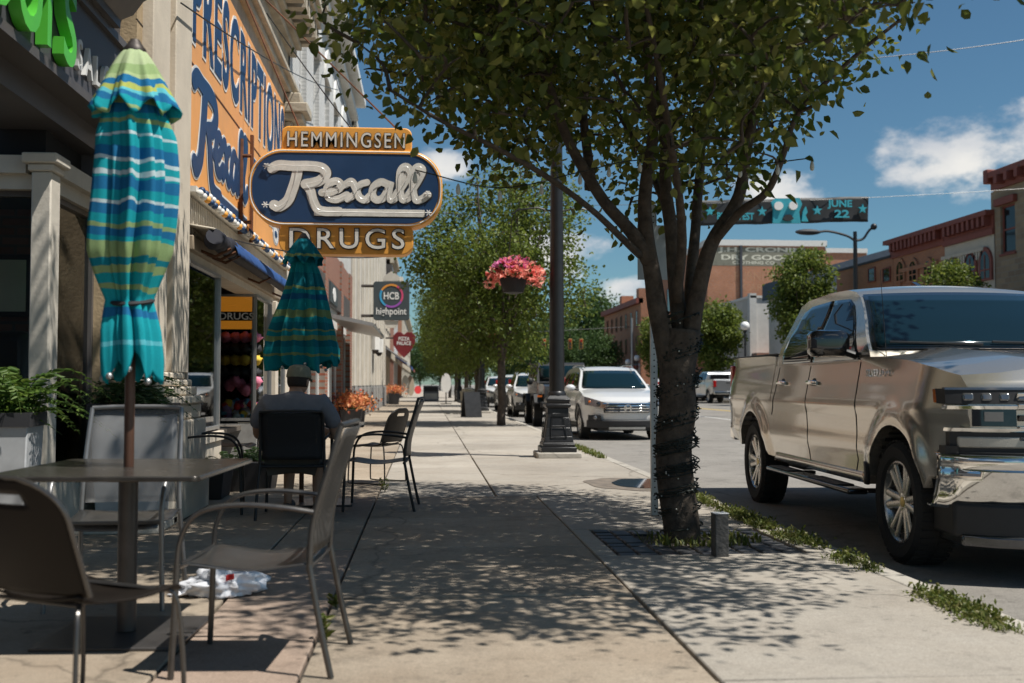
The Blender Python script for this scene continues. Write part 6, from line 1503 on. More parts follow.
def wheel(parent, x, y, r, w, side, steer=0, spokes=6, rim_m='alloy', cap=None, rimk=.68):
    o = bpy.data.objects.new('wheel', None); o.empty_display_size = .1
    link(o, parent, False, Matrix.Translation((x, y, r)) @ Matrix.Rotation(steer, 4, 'Z') @ Matrix.Rotation(-math.pi/2*side, 4, 'X'))
    # local z = outward
    rr = r*rimk; h = w/2
    MB().lathe([(rr*.95, -h*.8), (rr+.02, -h*.95), (r*.9, -h), (r*.975, -h*.82), (r, -h*.55), (r, h*.55), (r*.975, h*.82), (r*.9, h), (rr+.02, h*.95), (rr, h*.78), (rr*.95, h*.7)], 44, caps=False).build('tyre', 'rubber', o)
    tr = MB()
    for k in range(44):
        a = k*2*math.pi/44
        for zz in (-.5, .5): tr.mbox(Matrix.Rotation(a+zz*.07, 4, 'Z') @ Matrix.Translation((r+.001, 0, zz*h*.95)) , .012, r*.085, h*.75)
    tag(tr.build('tread', 'rubber', o), kind='stuff')
    b = MB(); b.lathe([(rr*.99, h*.82), (rr*.95, h*.84), (rr*.90, h*.70), (rr*.86, h*.1), (rr*.86, -h*.6)], 40, caps=False); b.lathe([(.0, h*.62), (rr*.2, h*.62), (rr*.24, h*.5), (rr*.24, h*.1)], 24)
    for k in range(spokes):
        a = k*2*math.pi/spokes
        for d in (-1, 1):
            p0 = Matrix.Rotation(a, 4, 'Z') @ Vector((rr*.16, d*rr*.05, h*.5)); p1 = Matrix.Rotation(a, 4, 'Z') @ Vector((rr*.55, d*rr*.11, h*.6)); p2 = Matrix.Rotation(a, 4, 'Z') @ Vector((rr*.93, d*rr*.17, h*.68))
            b.tube([p0, p1, p2], [rr*.12, rr*.10, rr*.105], 8, flat=.5, up=(0, 0, 1))
    b.build('rim', rim_m, o)
    MB().lathe([(0, h*.66), (rr*.12, h*.65), (rr*.14, h*.6)], 16).build('hub_cap', cap or 'gold', o)
    MB().lathe([(0, -h*.2), (rr*.84, -h*.2), (rr*.84, -h*.3), (0, -h*.3)], 24).build('brake_disc', 'disc', o)
    b = MB()
    for k in range(6): a = k*1.047+.5; b.cyl((rr*.19*math.cos(a), rr*.19*math.sin(a), h*.62), (rr*.19*math.cos(a), rr*.19*math.sin(a), h*.66), rr*.03, n=6)
    b.build('lug_nuts', 'chrome', o)
    return o
def ring_panel(cx, cz, r0, r1, a0, a1, n=16): return arch(cx, cz, r1, a0, a1, n)+arch(cx, cz, r0, a1, a0, n)

def pickup(name, lab, M, paint, detail=True, group=None):
    o = thing(name, lab, 'pickup truck', (0, 0, 0), 0, group); M = M @ Matrix.Diagonal((1, 1, 1.05, 1)); o.matrix_basis = M; PM[o.name] = M.copy()
    FA, RA, WR, AR = 1.86, -1.88, .395, .50
    def wid(x, z):
        w = .985-.035*sst(.75, .45, z)-.055*sst(1.02, 1.42, z)+.012*sst(.93, 1.0, z)-.012*sst(1.0, 1.12, z)
        w += .010*sst(.60, .72, z)-.010*math.exp(-((z-.80)/.12)**2)
        for cx in (FA, RA):
            d = math.hypot(x-cx, z-WR); w += .034*sst(AR+.15, AR+.05, d) if z > .3 else 0
        w -= .16*max(0, (x-2.15)/.6)**2.2 + .03*max(0, (-2.6-x)/.4)**2
        return w
    def nose(y, z): return 2.76-.20*(abs(y)/.95)**3.0-.05*max(0, (z-1.0)/.25)-.03*max(0, (.7-z)/.3)
    def warp(x, s, z):
        w = wid(x, z); y = s*w
        k = sst(2.1, 2.76, x); x2 = x-.20*(abs(y)/.95)**3*k
        top = sst(1.02, 1.12, z)*(x > 1.2)
        z2 = z+(.045*(1-(s*s))*sst(1.15, 1.25, z) if x > 1.15 else 0)+(.03*sst(.2, .45, abs(s))*sst(.75, .5, abs(s)) * sst(1.15, 1.25, z) if x > 1.3 else 0)
        return (x2, y, z2)
    prof = [(2.70, .62), (2.755, .8), (2.76, 1.03), (2.74, 1.14), (2.68, 1.215), (2.45, 1.265), (2.0, 1.315), (1.5, 1.35), (1.2, 1.355), (1.05, 1.325), (.6, 1.315), (-.4, 1.32), (-1.17, 1.325), (-1.175, 1.0), (-1.195, 1.0), (-1.2, 1.415), (-1.4, 1.425), (-2.6, 1.435), (-2.93, 1.435), (-2.97, 1.40), (-3.0, 1.1), (-3.0, .70), (-2.85, .60), (RA-.56, .56)]
    prof += [p for p in arch(RA, WR, AR, 163, 17, 16)] + [(RA+.56, .50), (-1.0, .46), (FA-.56, .46)] + arch(FA, WR, AR, 165, 15, 16) + [(FA+.56, .60)]
    bd = body('body', prof, warp, paint, o, .045 if detail else .12, .04 if detail else .1)
    # cabin
    def cw(z): return .935-.205*sst(1.33, 1.95, z)-.0
    def cwarp(x, s, z):
        w = cw(z); y = s*w; fr = sst(.35, 1.3, x+(z-1.36)*1.2)
        return (x-.07*abs(s)**2.5*fr, y, z+.035*(1-s*s)*sst(1.8, 1.9, z))
    cab = [(1.43, 1.24), (1.32, 1.39), (1.0, 1.62), (.66, 1.83), (.52, 1.885), (.30, 1.915), (-.2, 1.925), (-.80, 1.905), (-1.0, 1.865), (-1.08, 1.75), (-1.16, 1.42), (-1.17, 1.24)]
    cb_ = body('cab', cab, cwarp, paint, o, .08, .06)
    # glass
    g = 'car_glass'
    fwin = [(1.08, 1.365), (.76, 1.63), (.56, 1.765), (.42, 1.815), (.02, 1.83), (-.03, 1.365)]
    rwin_ = [(-.14, 1.365), (-.10, 1.83), (-.62, 1.82), (-.80, 1.78), (-.92, 1.60), (-.97, 1.46), (-.95, 1.365)]
    for s in (-1, 1):
        for nm, pl in (('front_window', fwin), ('rear_window', rwin_)):
            cx = sum(p[0] for p in pl)/len(pl); cz = sum(p[1] for p in pl)/len(pl)
            sidepanel('window_trim', [(cx+(x-cx)*1.07, cz+(z-cz)*1.10) for x, z in pl], cwarp, s, 'gloss_black', o, .004, .006)
            sidepanel(nm, pl, cwarp, s, 'window_tint', o, .009, .004)
    def wsx(z): return float(np.interp(z, [1.39, 1.62, 1.83, 1.885], [1.32, 1.0, .66, .52]))
    def ws(u, v, e=.0, off=.012):
        z = lerp(1.405, 1.845, v); w = cw(z)*(.955-e); y = lerp(-w, w, u); s = y/cw(z); fr = sst(.35, 1.3, wsx(z)+(z-1.36)*1.2)
        return (wsx(z)-.07*abs(s)**2.5*fr+off, y, z+.035*(1-s*s)*sst(1.8, 1.9, z)+off)
    MB().grid(lambda u, v: ws(u, v, -.015, .008), 20, 8).build('windshield_frit', 'gloss_black', o, solid=.004, sharp=60)
    MB().grid(lambda u, v: ws(u, .02+v*.93, .02, .014), 20, 8).build('windshield', 'window_tint_ws', o, solid=.004, sharp=60)
    b = MB()
    for y0, y1 in ((-.1, -.75), (.62, -.02)): b.tube([ws((y0+.85)/1.7, .015, 0, .03), ws((y1+.85)/1.7, .06, 0, .03)], .009, 5)
    b.build('wipers', 'trim_black', o)
    b = MB(); b.grid(lambda u, v: (lerp(-.905, -.955, 1-u)-.02*u*0-.012+(.07*(u)), lerp(-.62, .62, v), lerp(1.46, 1.78, u)), 4, 4)
    MB().box(-1.18, -.6, 1.47, -1.11, .6, 1.74).build('rear_glass', 'window_dark', o, bevel=.02)
    # bed cover
    b = MB(); b.box(-2.93, -.84, 1.425, -1.22, .84, 1.452); b.build('tonneau', 'trim_black', o, bevel=.01)
    for s in (-1, 1): MB().box(-2.95, s*.85, 1.43, -1.2, s*.93, 1.449).build('bed_rail', 'trim_black', o, bevel=.006)
    # seams
    def seam(pts, s, wdt=.006):
        for (x0, z0), (x1, z1) in zip(pts[:-1], pts[1:]):
            d = Vector((x1-x0, z1-z0)).normalized()*wdt; n = Vector((-d.y, d.x))
            sidepanel('seam', [(x0-n.x, z0-n.y), (x1-n.x, z1-n.y), (x1+n.x, z1+n.y), (x0+n.x, z0+n.y)], warp, s, 'seam', o, .0015, .002, .06, .06)
    for s in (-1, 1):
        seam([(1.12, 1.32), (1.13, 1.0), (1.10, .62), (1.02, .53)], s); seam([(1.02, .53), (-.30, .53)], s); seam([(-.08, 1.31), (-.09, .53)], s); seam([(-1.02, 1.315), (-1.05, 1.1), (-1.10, .98), (-1.2, .88)], s)
        for hx in (.08, -.84):
            p = warp(hx, s, 1.18); h = MB(); h.tube(crom([(hx-.11, p[1]+s*.012, 1.17), (hx-.06, p[1]+s*.04, 1.175), (hx+.06, p[1]+s*.04, 1.175), (hx+.11, p[1]+s*.012, 1.17)], 4), .017, 8); h.build('door_handle', 'chrome', o)
            MB().sphere((hx, p[1]-s*.004, 1.172), .06, 14, 8, (1.1, .2, .65)).build('handle_cup', 'trim_black', o)
        # flares of body colour with black liner
        for cx in (FA, RA):
            b = MB(); b.lathe([(AR+.0, -.16), (AR+.0, .16)], 40, Matrix.Translation((cx, s*.78, WR)) @ Matrix.Rotation(math.pi/2, 4, 'X'))
            keep = [f for f in b.f if len(f) == 4 and all(b.v[i][2] > .45 for i in f)]; b.f = keep; b.build('arch_liner', 'trim_black', o)
            MB().box(cx-.5, s*.3, .35, cx+.5, s*.62, .88).build('liner_wall', 'trim_black', o)
        sidepanel('rocker', [(-1.2, .46), (1.25, .46), (1.2, .535), (-1.15, .535)], warp, s, 'trim_black' if False else paint, o, .004, .02)
        # running board
        b = MB(); b.box(-1.05, s*.93, .375, 1.2, s*1.09, .42); b.build('running_board', 'chrome_dark', o, bevel=.018)
        for k in (0, 1): MB().box(-.95+k*1.15, s*.95, .42, -.35+k*1.3, s*1.085, .428).build('step_pad', 'trim_black', o, bevel=.003)
        for k in (-.8, .9): MB().box(k-.04, s*.7, .36, k+.04, s*.95, .39).build('board_bracket', 'trim_black', o)
        # mirror
        p = cwarp(1.0, s, 1.4); mr_ = MB(); b = MB()
        b.tube([(.98, s*.90, 1.36), (.97, s*1.02, 1.40)], .055, 10, flat=.5); b.build('mirror_arm', 'trim_black', o)
        b = MB(); b.sphere((0, 0, 0), 1, 20, 12, (1, 1, 1), lambda d: 1/max(1e-6, (abs(d.x)**5+abs(d.y)**5+abs(d.z)**5)**(1/5)))
        b.v = [(.94+x*.085, s*1.14+y*.155, 1.46+z*.10) for x, y, z in b.v]; b.build('mirror', 'gloss_black', o)
        b = MB(); b.box(.853, s*1.03, 1.39, .857, s*1.25, 1.53); b.build('mirror_glass', 'chrome', o)
        # front lamps
        ys = sorted((s*.50, s*.95))
        frontblock('headlight', 'blackish', o, nose, ys[0], ys[1], 1.045, 1.135, .012, .12)
        for k in range(4):
            y = s*(.55+k*.095); frontblock('projector', 'lamp_clear', o, nose, min(y-.03, y+.03), max(y-.03, y+.03), 1.062, 1.112, .018, .03, ny=3, bevel=.012)
        frontblock('lamp_strip', 'lamp_clear', o, nose, ys[0], ys[1], 1.128, 1.142, .016, .02)
        sidepanel('side_marker', [(2.62, 1.05), (2.62, 1.135), (2.50, 1.13), (2.54, 1.05)], warp, s, 'amber', o, .008, .02, .04, .04)
        yb = sorted((s*.60, s*.985))
        frontblock('fog_bar', 'fog_lamp', o, nose, min(s*.5, s*.90), max(s*.5, s*.90), .79, .855, .02, .08, bevel=.01)
        frontblock('fog_recess', 'trim_black', o, nose, min(s*.45, s*.935), max(s*.45, s*.935), .765, .88, .008, .05)
        frontblock('lamp_bracket', 'chrome', o, nose, min(s*.45, s*.95), max(s*.45, s*.95), .885, .905, .026, .03, tilt=.6)
        frontblock('drl', 'lamp_clear', o, nose, min(s*.66, s*.76), max(s*.66, s*.76), .945, 1.0, .012, .04)
        frontblock('drl_surround', 'gloss_black', o, nose, min(s*.585, s*.82), max(s*.585, s*.82), .915, 1.035, .006, .04)
        # air curtain slot
        frontblock('air_slot', 'trim_black', o, nose, min(s*.90, s*.965), max(s*.90, s*.965), .56, .80, .03, .06)
        # tail lamps
        MB().box(-3.03, s*.76, .98, -2.9, s*.955, 1.36).build('tail_light', 'tail_red', o, bevel=.02)
        t = text('badge', 'SILVERADO', 'chrome', o, FX_, (0, 0, 0), .44, .05, .006, -.004, 1.15, world=False)
        p = warp(1.6, s, 1.235)
        t.matrix_basis = (Matrix.Translation((1.30 if s > 0 else 1.30, p[1]+s*.010, 1.215)) @ Matrix(((1 if s < 0 else -1, 0, 0, 0 if s < 0 else .42), (0, 0, s, 0), (0, 1, 0, 0), (0, 0, 0, 1)))) if s > 0 else (Matrix.Translation((1.30, p[1]-.010, 1.215)) @ Matrix(((1, 0, 0, 0), (0, 0, -1, 0), (0, 1, 0, 0), (0, 0, 0, 1))))
        sidepanel('mud_trim', [(FA-.62, .46), (FA-.5, .46), (FA-.47, .60), (FA-.55, .62)], warp, s, 'trim_black', o, .01, .02)
    # grille
    frontblock('grille_mesh', 'trim_black', o, nose, -.62, .62, .80, 1.12, .004, .08)
    for z, m in ((.835, 'chrome_dark'), (.90, 'chrome'), (.965, 'gloss_black'), (1.03, 'chrome'), (1.095, 'chrome')): frontblock('grille_bar', m, o, nose, -.58, .58, z-.018, z+.018, .03, .05, bevel=.006, tilt=.5)
    frontblock('upper_bar', 'chrome', o, nose, -.95, .95, 1.01, 1.04, .02, .05, bevel=.006, tilt=.5)
    bt = MB(); bt.prism([(-.14, -.02), (-.04, -.02), (-.04, -.055), (.04, -.055), (.04, -.02), (.14, -.02), (.12, .02), (.04, .02), (.04, .055), (-.04, .055), (-.04, .02), (-.12, .02)], lambda u, v, w: (nose(0, .97)+w, u, .985+v), .02, .055); bt.build('emblem', 'gold', o, bevel=.004)
    # chrome bumper
    def bn(y, z): return 2.86-.30*(abs(y)/1.0)**3.2
    b = MB(); ny, prof_ = 90, [(-.02, .755), (.012, .742), (.022, .72), (.015, .69), (.004, .668), (.02, .655), (.004, .60), (-.03, .52), (-.06, .46), (-.09, .435), (-.14, .44)]
    vs = []; fs = []
    for i in range(ny+1):
        y = lerp(-1.0, 1.0, i/ny); kx = 1
        for (dx_, z) in prof_:
            zz = z+(.10*sst(.6, .4, abs(y)) if False else 0); zz = max(zz, lerp(.43, .60, sst(.55, .35, abs(y))) ) if z < .62 else zz
            vs.append((bn(y, z)+dx_-.035*sst(.9, 1, abs(y)), y, zz))
    m_ = len(prof_)
    for i in range(ny):
        for k in range(m_-1): fs.append((i*m_+k, (i+1)*m_+k, (i+1)*m_+k+1, i*m_+k+1))
    b.add(vs, fs); b.build('bumper', 'chrome', o, solid=.01, sharp=60)
    frontblock('bumper_top', 'trim_black', o, lambda y, z: bn(y, z)-.01, -.95, .95, .70, .765, -.02, .16)
    frontblock('lower_fascia', 'trim_black', o, lambda y, z: bn(y, z)-.02, -.93, .93, .27, .47, 0, .3, bevel=.02); frontblock('air_dam', 'chrome_dark', o, lambda y, z: bn(y, z)-.03, -.9, .9, .22, .29, .03, .3, bevel=.015)
    frontblock('intake', 'blackish', o, lambda y, z: bn(y, z)-.02, -.55, .55, .40, .60, .012, .05)
    
    # rear bumper, tailgate, exhaust
    MB().box(-3.16, -.93, .55, -2.98, .93, .72).build('rear_bumper', 'chrome', o, bevel=.03); MB().box(-3.012, -.7, .76, -2.995, .7, 1.36).build('tailgate', paint, o, bevel=.01); MB().box(-3.02, -.13, 1.2, -3.01, .13, 1.26).build('tailgate_handle', 'trim_black', o, bevel=.005)
    MB().box(-2.7, -.55, .42, 2.3, .55, .62).build('chassis', 'trim_black', o)
    # antenna fin and aerial
    b = MB(); b.prism([(-.12, 0), (.10, 0), (.0, .04), (-.10, .075)], lambda u, v, w: (u-.05, w, 1.945+v), -.02, .02); b.build('roof_fin', 'gloss_black', o)
    MB().cyl((1.3, -.82, 1.30), (1.22, -.83, 1.98), .0035, .002, 5).build('aerial', 'trim_black', o)
    MB().box(.88, .3, 1.41, .95, .36, 1.46) if False else None
    # interior
    MB().box(-.7, -.78, .9, .9, .78, 1.3).build('cabin_floor', 'seat_dark', o)
    for sx in (.15, -.62):
        for s in (-1, 1): b = MB(); b.box(sx-.1, s*.15, 1.2, sx+.05, s*.65, 1.62); b.box(sx-.09, s*.28, 1.62, sx+.02, s*.52, 1.78); b.build('seat', 'seat_dark', o, bevel=.04)
    st_ = MB(); st_.tube([(.62+.08*math.sin(k*.5236)*.4, .4+.18*math.cos(k*.5236), 1.38+.17*math.sin(k*.5236)) for k in range(12)], .015, 6, closed=True); st_.build('steering_wheel', 'trim_black', o)
    for x, s, sr in ((FA, 1, STEER if detail else 0), (FA, -1, STEER if detail else 0), (RA, 1, 0), (RA, -1, 0)): wheel(o, x, s*.86, WR, .275, s, sr)
    return o
STEER = R(0)
def tintglass(name, base, rough=.03):
    m = mat(name, base, rough, 0, 0, spec=.5); m.node_tree.nodes['Principled BSDF'].inputs['IOR'].default_value = 1.5
tintglass('window_tint', (.006, .006, .006)); tintglass('window_tint_ws', (.004, .014, .02)); tintglass('window_tint_car', (.004, .014, .018))
wf = G(905, 565, RZ); wr = G(757, 502, RZ)
wf = Vector((wf.x, wf.y)); wr = Vector((wr.x, wr.y)); dv = (wf-wr).normalized(); ang = math.atan2(dv.y, dv.x)
# the near-side wheels' outer faces stand at y=+-1.0 in the truck frame
side_n = Vector((-math.sin(ang), math.cos(ang)))    # local +y
mid = (wf+wr)/2
near = -1 if (mid-side_n*1).x > mid.x else 1       # which local side faces the kerb
ctr = mid+Vector((.97, 0))
pickup('pickup_truck', 'tan metallic crew-cab pickup parked at the kerb, nearest vehicle', TM((ctr.x, ctr.y, RZ), ang), 'paint_tan')

def suv(name, lab, M, paint, L=4.53, Wd=1.82, H=1.65, style=0, group=None):
    """compact suv; style changes the nose"""
    o = thing(name, lab, 'car', (0, 0, 0), 0, group); o.matrix_basis = M; PM[o.name] = M.copy()
    k = L/4.53; kz = H/1.65; hw = Wd/2; FA, RA, WR, AR = 1.32*k, -1.30*k, .345, .405
    def wid(x, z):
        w = hw-.05*sst(.6, .25, z)-.07*sst(.85, 1.05, z)+.01*sst(.72, .8, z)-.015*math.exp(-((z-.6)/.1)**2)
        for cx in (FA, RA): w += .022*sst(AR+.14, AR+.01, math.hypot(x-cx, z-WR))
        w -= .20*max(0, (x-1.55*k)/(.68*k))**2.0+.10*max(0, (-1.7*k-x)/(.5*k))**2; return w
    def nose(y, z): return 2.24*k-.30*(abs(y)/hw)**2.6-.10*max(0, (z-.75)/.3)-.05*max(0, (.4-z)/.3)
    def warp(x, s, z):
        y = s*wid(x, z); f = sst(1.4*k, 2.2*k, x)
        return (x-.26*abs(s)**2.6*f+.10*abs(s)**2.6*sst(-1.6*k, -2.2*k, x), y, z*1+.05*(1-s*s)*sst(.88, 1.0, z)*(x > .9*k)+.025*math.exp(-((abs(s)-.62)/.12)**2)*sst(.88, 1.0, z)*(x > 1.0*k))
    prof = [(2.14*k, .30), (2.22*k, .45), (2.23*k, .70), (2.17*k, .84), (2.0*k, .92), (1.5*k, 1.0), (1.02*k, 1.07), (.5*k, 1.08), (-1.3*k, 1.12), (-2.0*k, 1.14), (-2.2*k, 1.05), (-2.26*k, .7), (-2.22*k, .38), (RA-.45, .27)]+arch(RA, WR, AR, 168, 12, 12)+[(RA+.45, .25), (FA-.45, .25)]+arch(FA, WR, AR, 168, 12, 12)+[(FA+.45, .28)]
    body('body', prof, warp, paint, o, .12, .09, sharp=35)
    def cw(z): return hw-.075-.19*sst(1.0, 1.68, z/kz)
    def cwarp(x, s, z): return (x-.12*abs(s)**2.5*sst(-.1, .9, x)+.06*abs(s)**2*sst(-1.4*k, -1.9*k, x), s*cw(z), z+.03*(1-s*s)*sst(1.45, 1.6, z/kz))
    cab = [(1.12*k, 1.04), (.95*k, 1.12), (.45*k, 1.42*kz), (.22*k, 1.53*kz), (-.1*k, 1.6*kz), (-.7*k, 1.62*kz), (-1.5*k, 1.57*kz), (-1.82*k, 1.5*kz), (-2.08*k, 1.12), (-2.1*k, 1.04)]
    body('cab', cab, cwarp, paint, o, .14, .1, sharp=35)
    for s in (-1, 1):
        for nm, pl in (('front_window', [(.78*k, 1.12), (.36*k, 1.40*kz), (.12*k, 1.475*kz), (-.28*k, 1.5*kz), (-.28*k, 1.12)]), ('rear_window', [(-.36*k, 1.12), (-.36*k, 1.5*kz), (-1.0*k, 1.485*kz), (-1.12*k, 1.14)]), ('quarter_window', [(-1.2*k, 1.15), (-1.1*k, 1.47*kz), (-1.5*k, 1.43*kz), (-1.72*k, 1.25)])):
            sidepanel(nm, pl, cwarp, s, 'window_tint', o, .006, .006, .2, .12)
        sidepanel('seam', [(.95*k, .35), (.962*k, .35), (.962*k, 1.05), (.95*k, 1.05)], warp, s, 'seam', o, .002, .002); sidepanel('seam', [(-.32*k, .3), (-.308*k, .3), (-.308*k, 1.08), (-.32*k, 1.08)], warp, s, 'seam', o, .002, .002)
        sidepanel('cladding', [(RA+.44, .25), (FA-.44, .25), (FA-.42, .36), (RA+.42, .36)], warp, s, 'trim_black', o, .006, .01)
        for cx in (FA, RA): sidepanel('arch_trim', ring_panel(cx, WR, AR-.005, AR+.045, 8, 172, 14), warp, s, 'trim_black', o, .008, .02)
        for hx in (.05*k, -.75*k): p = warp(hx, s, .9); MB().box(hx-.1, p[1]-.01, .885, hx+.1, p[1]+s*.03, .92).build('door_handle', paint, o, bevel=.01)
        b = MB(); b.sphere((.78*k, s*(hw+.10), 1.13), .12, 14, 10, (.6, 1.0, .68)); b.build('mirror', paint, o); MB().cyl((.8*k, s*(hw-.1), 1.08), (.78*k, s*(hw+.04), 1.11), .025).build('mirror_arm', 'trim_black', o)
        # head lamps sweep back
        b = MB(); ny = 10; vs = []; fs = []
        for i in range(ny+1):
            t = i/ny; y = lerp(.42*hw/.91, .885*hw/.91, t); z0 = lerp(.68, .77, t); z1 = lerp(.80, .95, t)
            for z in (z0, z1): vs += [(nose(y, z)+.02-.04*t, s*y, z), (nose(y, z)-.14, s*y*.97, z)]
        for i in range(ny): a = i*4; c = a+4; fs += [(a, c, c+2, a+2), (a+1, a+3, c+3, c+1), (a, a+1, c+1, c), (a+2, c+2, c+3, a+3)]
        fs += [(0, 2, 3, 1), (ny*4, ny*4+1, ny*4+3, ny*4+2)]; b.add(vs, fs); b.build('headlight', 'lamp_clear', o)
        MB().sphere((nose(.6, .78)+.01, s*.62, .79), .05, 12, 8, (.5, 1, .9)).build('projector', 'gloss_black', o); MB().sphere((nose(.8, .8)-.02, s*.78, .83), .04, 10, 8, (.6, 1, .8)).build('indicator', 'amber', o)
        frontblock('fog_recess', 'trim_black', o, nose, min(s*.56, s*.82), max(s*.56, s*.82), .43, .55, .012, .06, bevel=.01); MB().sphere((nose(.68, .5)+.01, s*.68, .49), .045, 12, 8, (.5, 1, 1)).build('fog_lamp', 'lamp_clear', o)
        MB().box(-2.2*k, s*(hw-.28), .9, -2.0*k, s*(hw-.10), 1.4*kz).build('tail_light', 'tail_red', o, bevel=.02)
        MB().tube([(-1.4*k, s*.58, 1.63*kz), (-.9*k, s*.585, 1.665*kz), (0, s*.58, 1.655*kz), (.2*k, s*.57, 1.6*kz)], .016, 6).build('roof_rail', 'alu', o)
    def wsx(z): return float(np.interp(z, [1.12, 1.42*kz, 1.53*kz], [.95*k, .45*k, .22*k]))
    def ws(u, v, off=.012, e=0):
        z = lerp(1.10, 1.52*kz, v); w = cw(z)*(.92-e); y = lerp(-w, w, u); x, yy, zz = cwarp(wsx(z), y/cw(z), z); return (x+off, yy, zz+off)
    MB().grid(lambda u, v: ws(u, v, .006), 14, 6).build('windshield_frit', 'gloss_black', o, solid=.004, sharp=60); MB().grid(lambda u, v: ws(u, .03+v*.93, .012, .03), 14, 6).build('windshield', 'window_tint_car', o, solid=.004, sharp=60)
    gw = .5
    frontblock('grille_mesh', 'trim_black', o, nose, -gw, gw, .60, .80, .01, .08)
    if style == 0:
        for z in (.63, .69, .75): frontblock('grille_bar', 'chrome', o, nose, -gw+.02, gw-.02, z-.014, z+.014, .03, .05, bevel=.005)
        frontblock('grille_frame', 'chrome', o, nose, -gw-.03, gw+.03, .79, .81, .028, .05); em = MB()
        for (y0, y1, z0, z1) in ((-.06, -.04, -.05, .05), (.04, .06, -.05, .05), (-.04, .04, -.01, .012)): em.box(nose(0, .7)+.03, y0, .70+z0, nose(0, .7)+.055, y1, .70+z1)
        em.build('emblem', 'chrome', o); em = MB(); em.tube([(nose(0, .7)+.045, .085*math.cos(q*.5236), .70+.075*math.sin(q*.5236)) for q in range(12)], .009, 6, closed=True); em.build('emblem_ring', 'chrome', o)
    else:
        frontblock('grille_bar', paint, o, nose, -gw, gw, .68, .72, .03, .05, bevel=.006); em = MB(); em.prism([(-.1, -.015), (-.03, -.015), (-.03, -.04), (.03, -.04), (.03, -.015), (.1, -.015), (.1, .015), (.03, .015), (.03, .04), (-.03, .04), (-.03, .015), (-.1, .015)], lambda u, v, w: (nose(0, .7)+w, u, .70+v), .02, .05); em.build('emblem', 'gold', o)
        frontblock('lower_grille', 'trim_black', o, nose, -gw, gw, .44, .58, .01, .06)
    frontblock('lower_bumper', 'trim_black', o, nose, -.84, .84, .27, .44, .015, .12, bevel=.02); frontblock('skid_plate', 'alu', o, nose, -.4, .4, .24, .29, .02, .1); frontblock('intake', 'blackish', o, nose, -.42, .42, .33, .42, .02, .05)
    MB().box(-2.0*k, -.6, .2, 2.0*k, .6, .4).build('underbody', 'trim_black', o)
    for x, s in ((FA, 1), (FA, -1), (RA, 1), (RA, -1)): wheel(o, x, s*(hw-.115), WR, .225, s, 0, 5, 'alloy', 'chrome')
    return o
gP = 'vehicles parked along the near kerb'
q = G(611, 434, RZ)
CRV = suv('parked_suv', 'pearl white compact suv parked behind the lamp post', TM((4.28, 22.4+2.25, RZ), R(-90+1.5)), 'paint_pearl', group=gP)
suv('parked_crossover', 'small white crossover parked behind the grey off-roader', TM((4.1, 38.0+2.2, RZ), R(-90)), 'paint_pearl', 4.26, 1.78, 1.66, 1, group=gP)
c = copy_tree(CRV, TM((4.1, 47.5, RZ), R(-90)), label='far parked suv seen between the second tree and the lamp'); 
c = copy_tree(CRV, TM((4.0, 56.5, RZ), R(-90)), label='farther parked suv glimpsed beside the second lamp post')

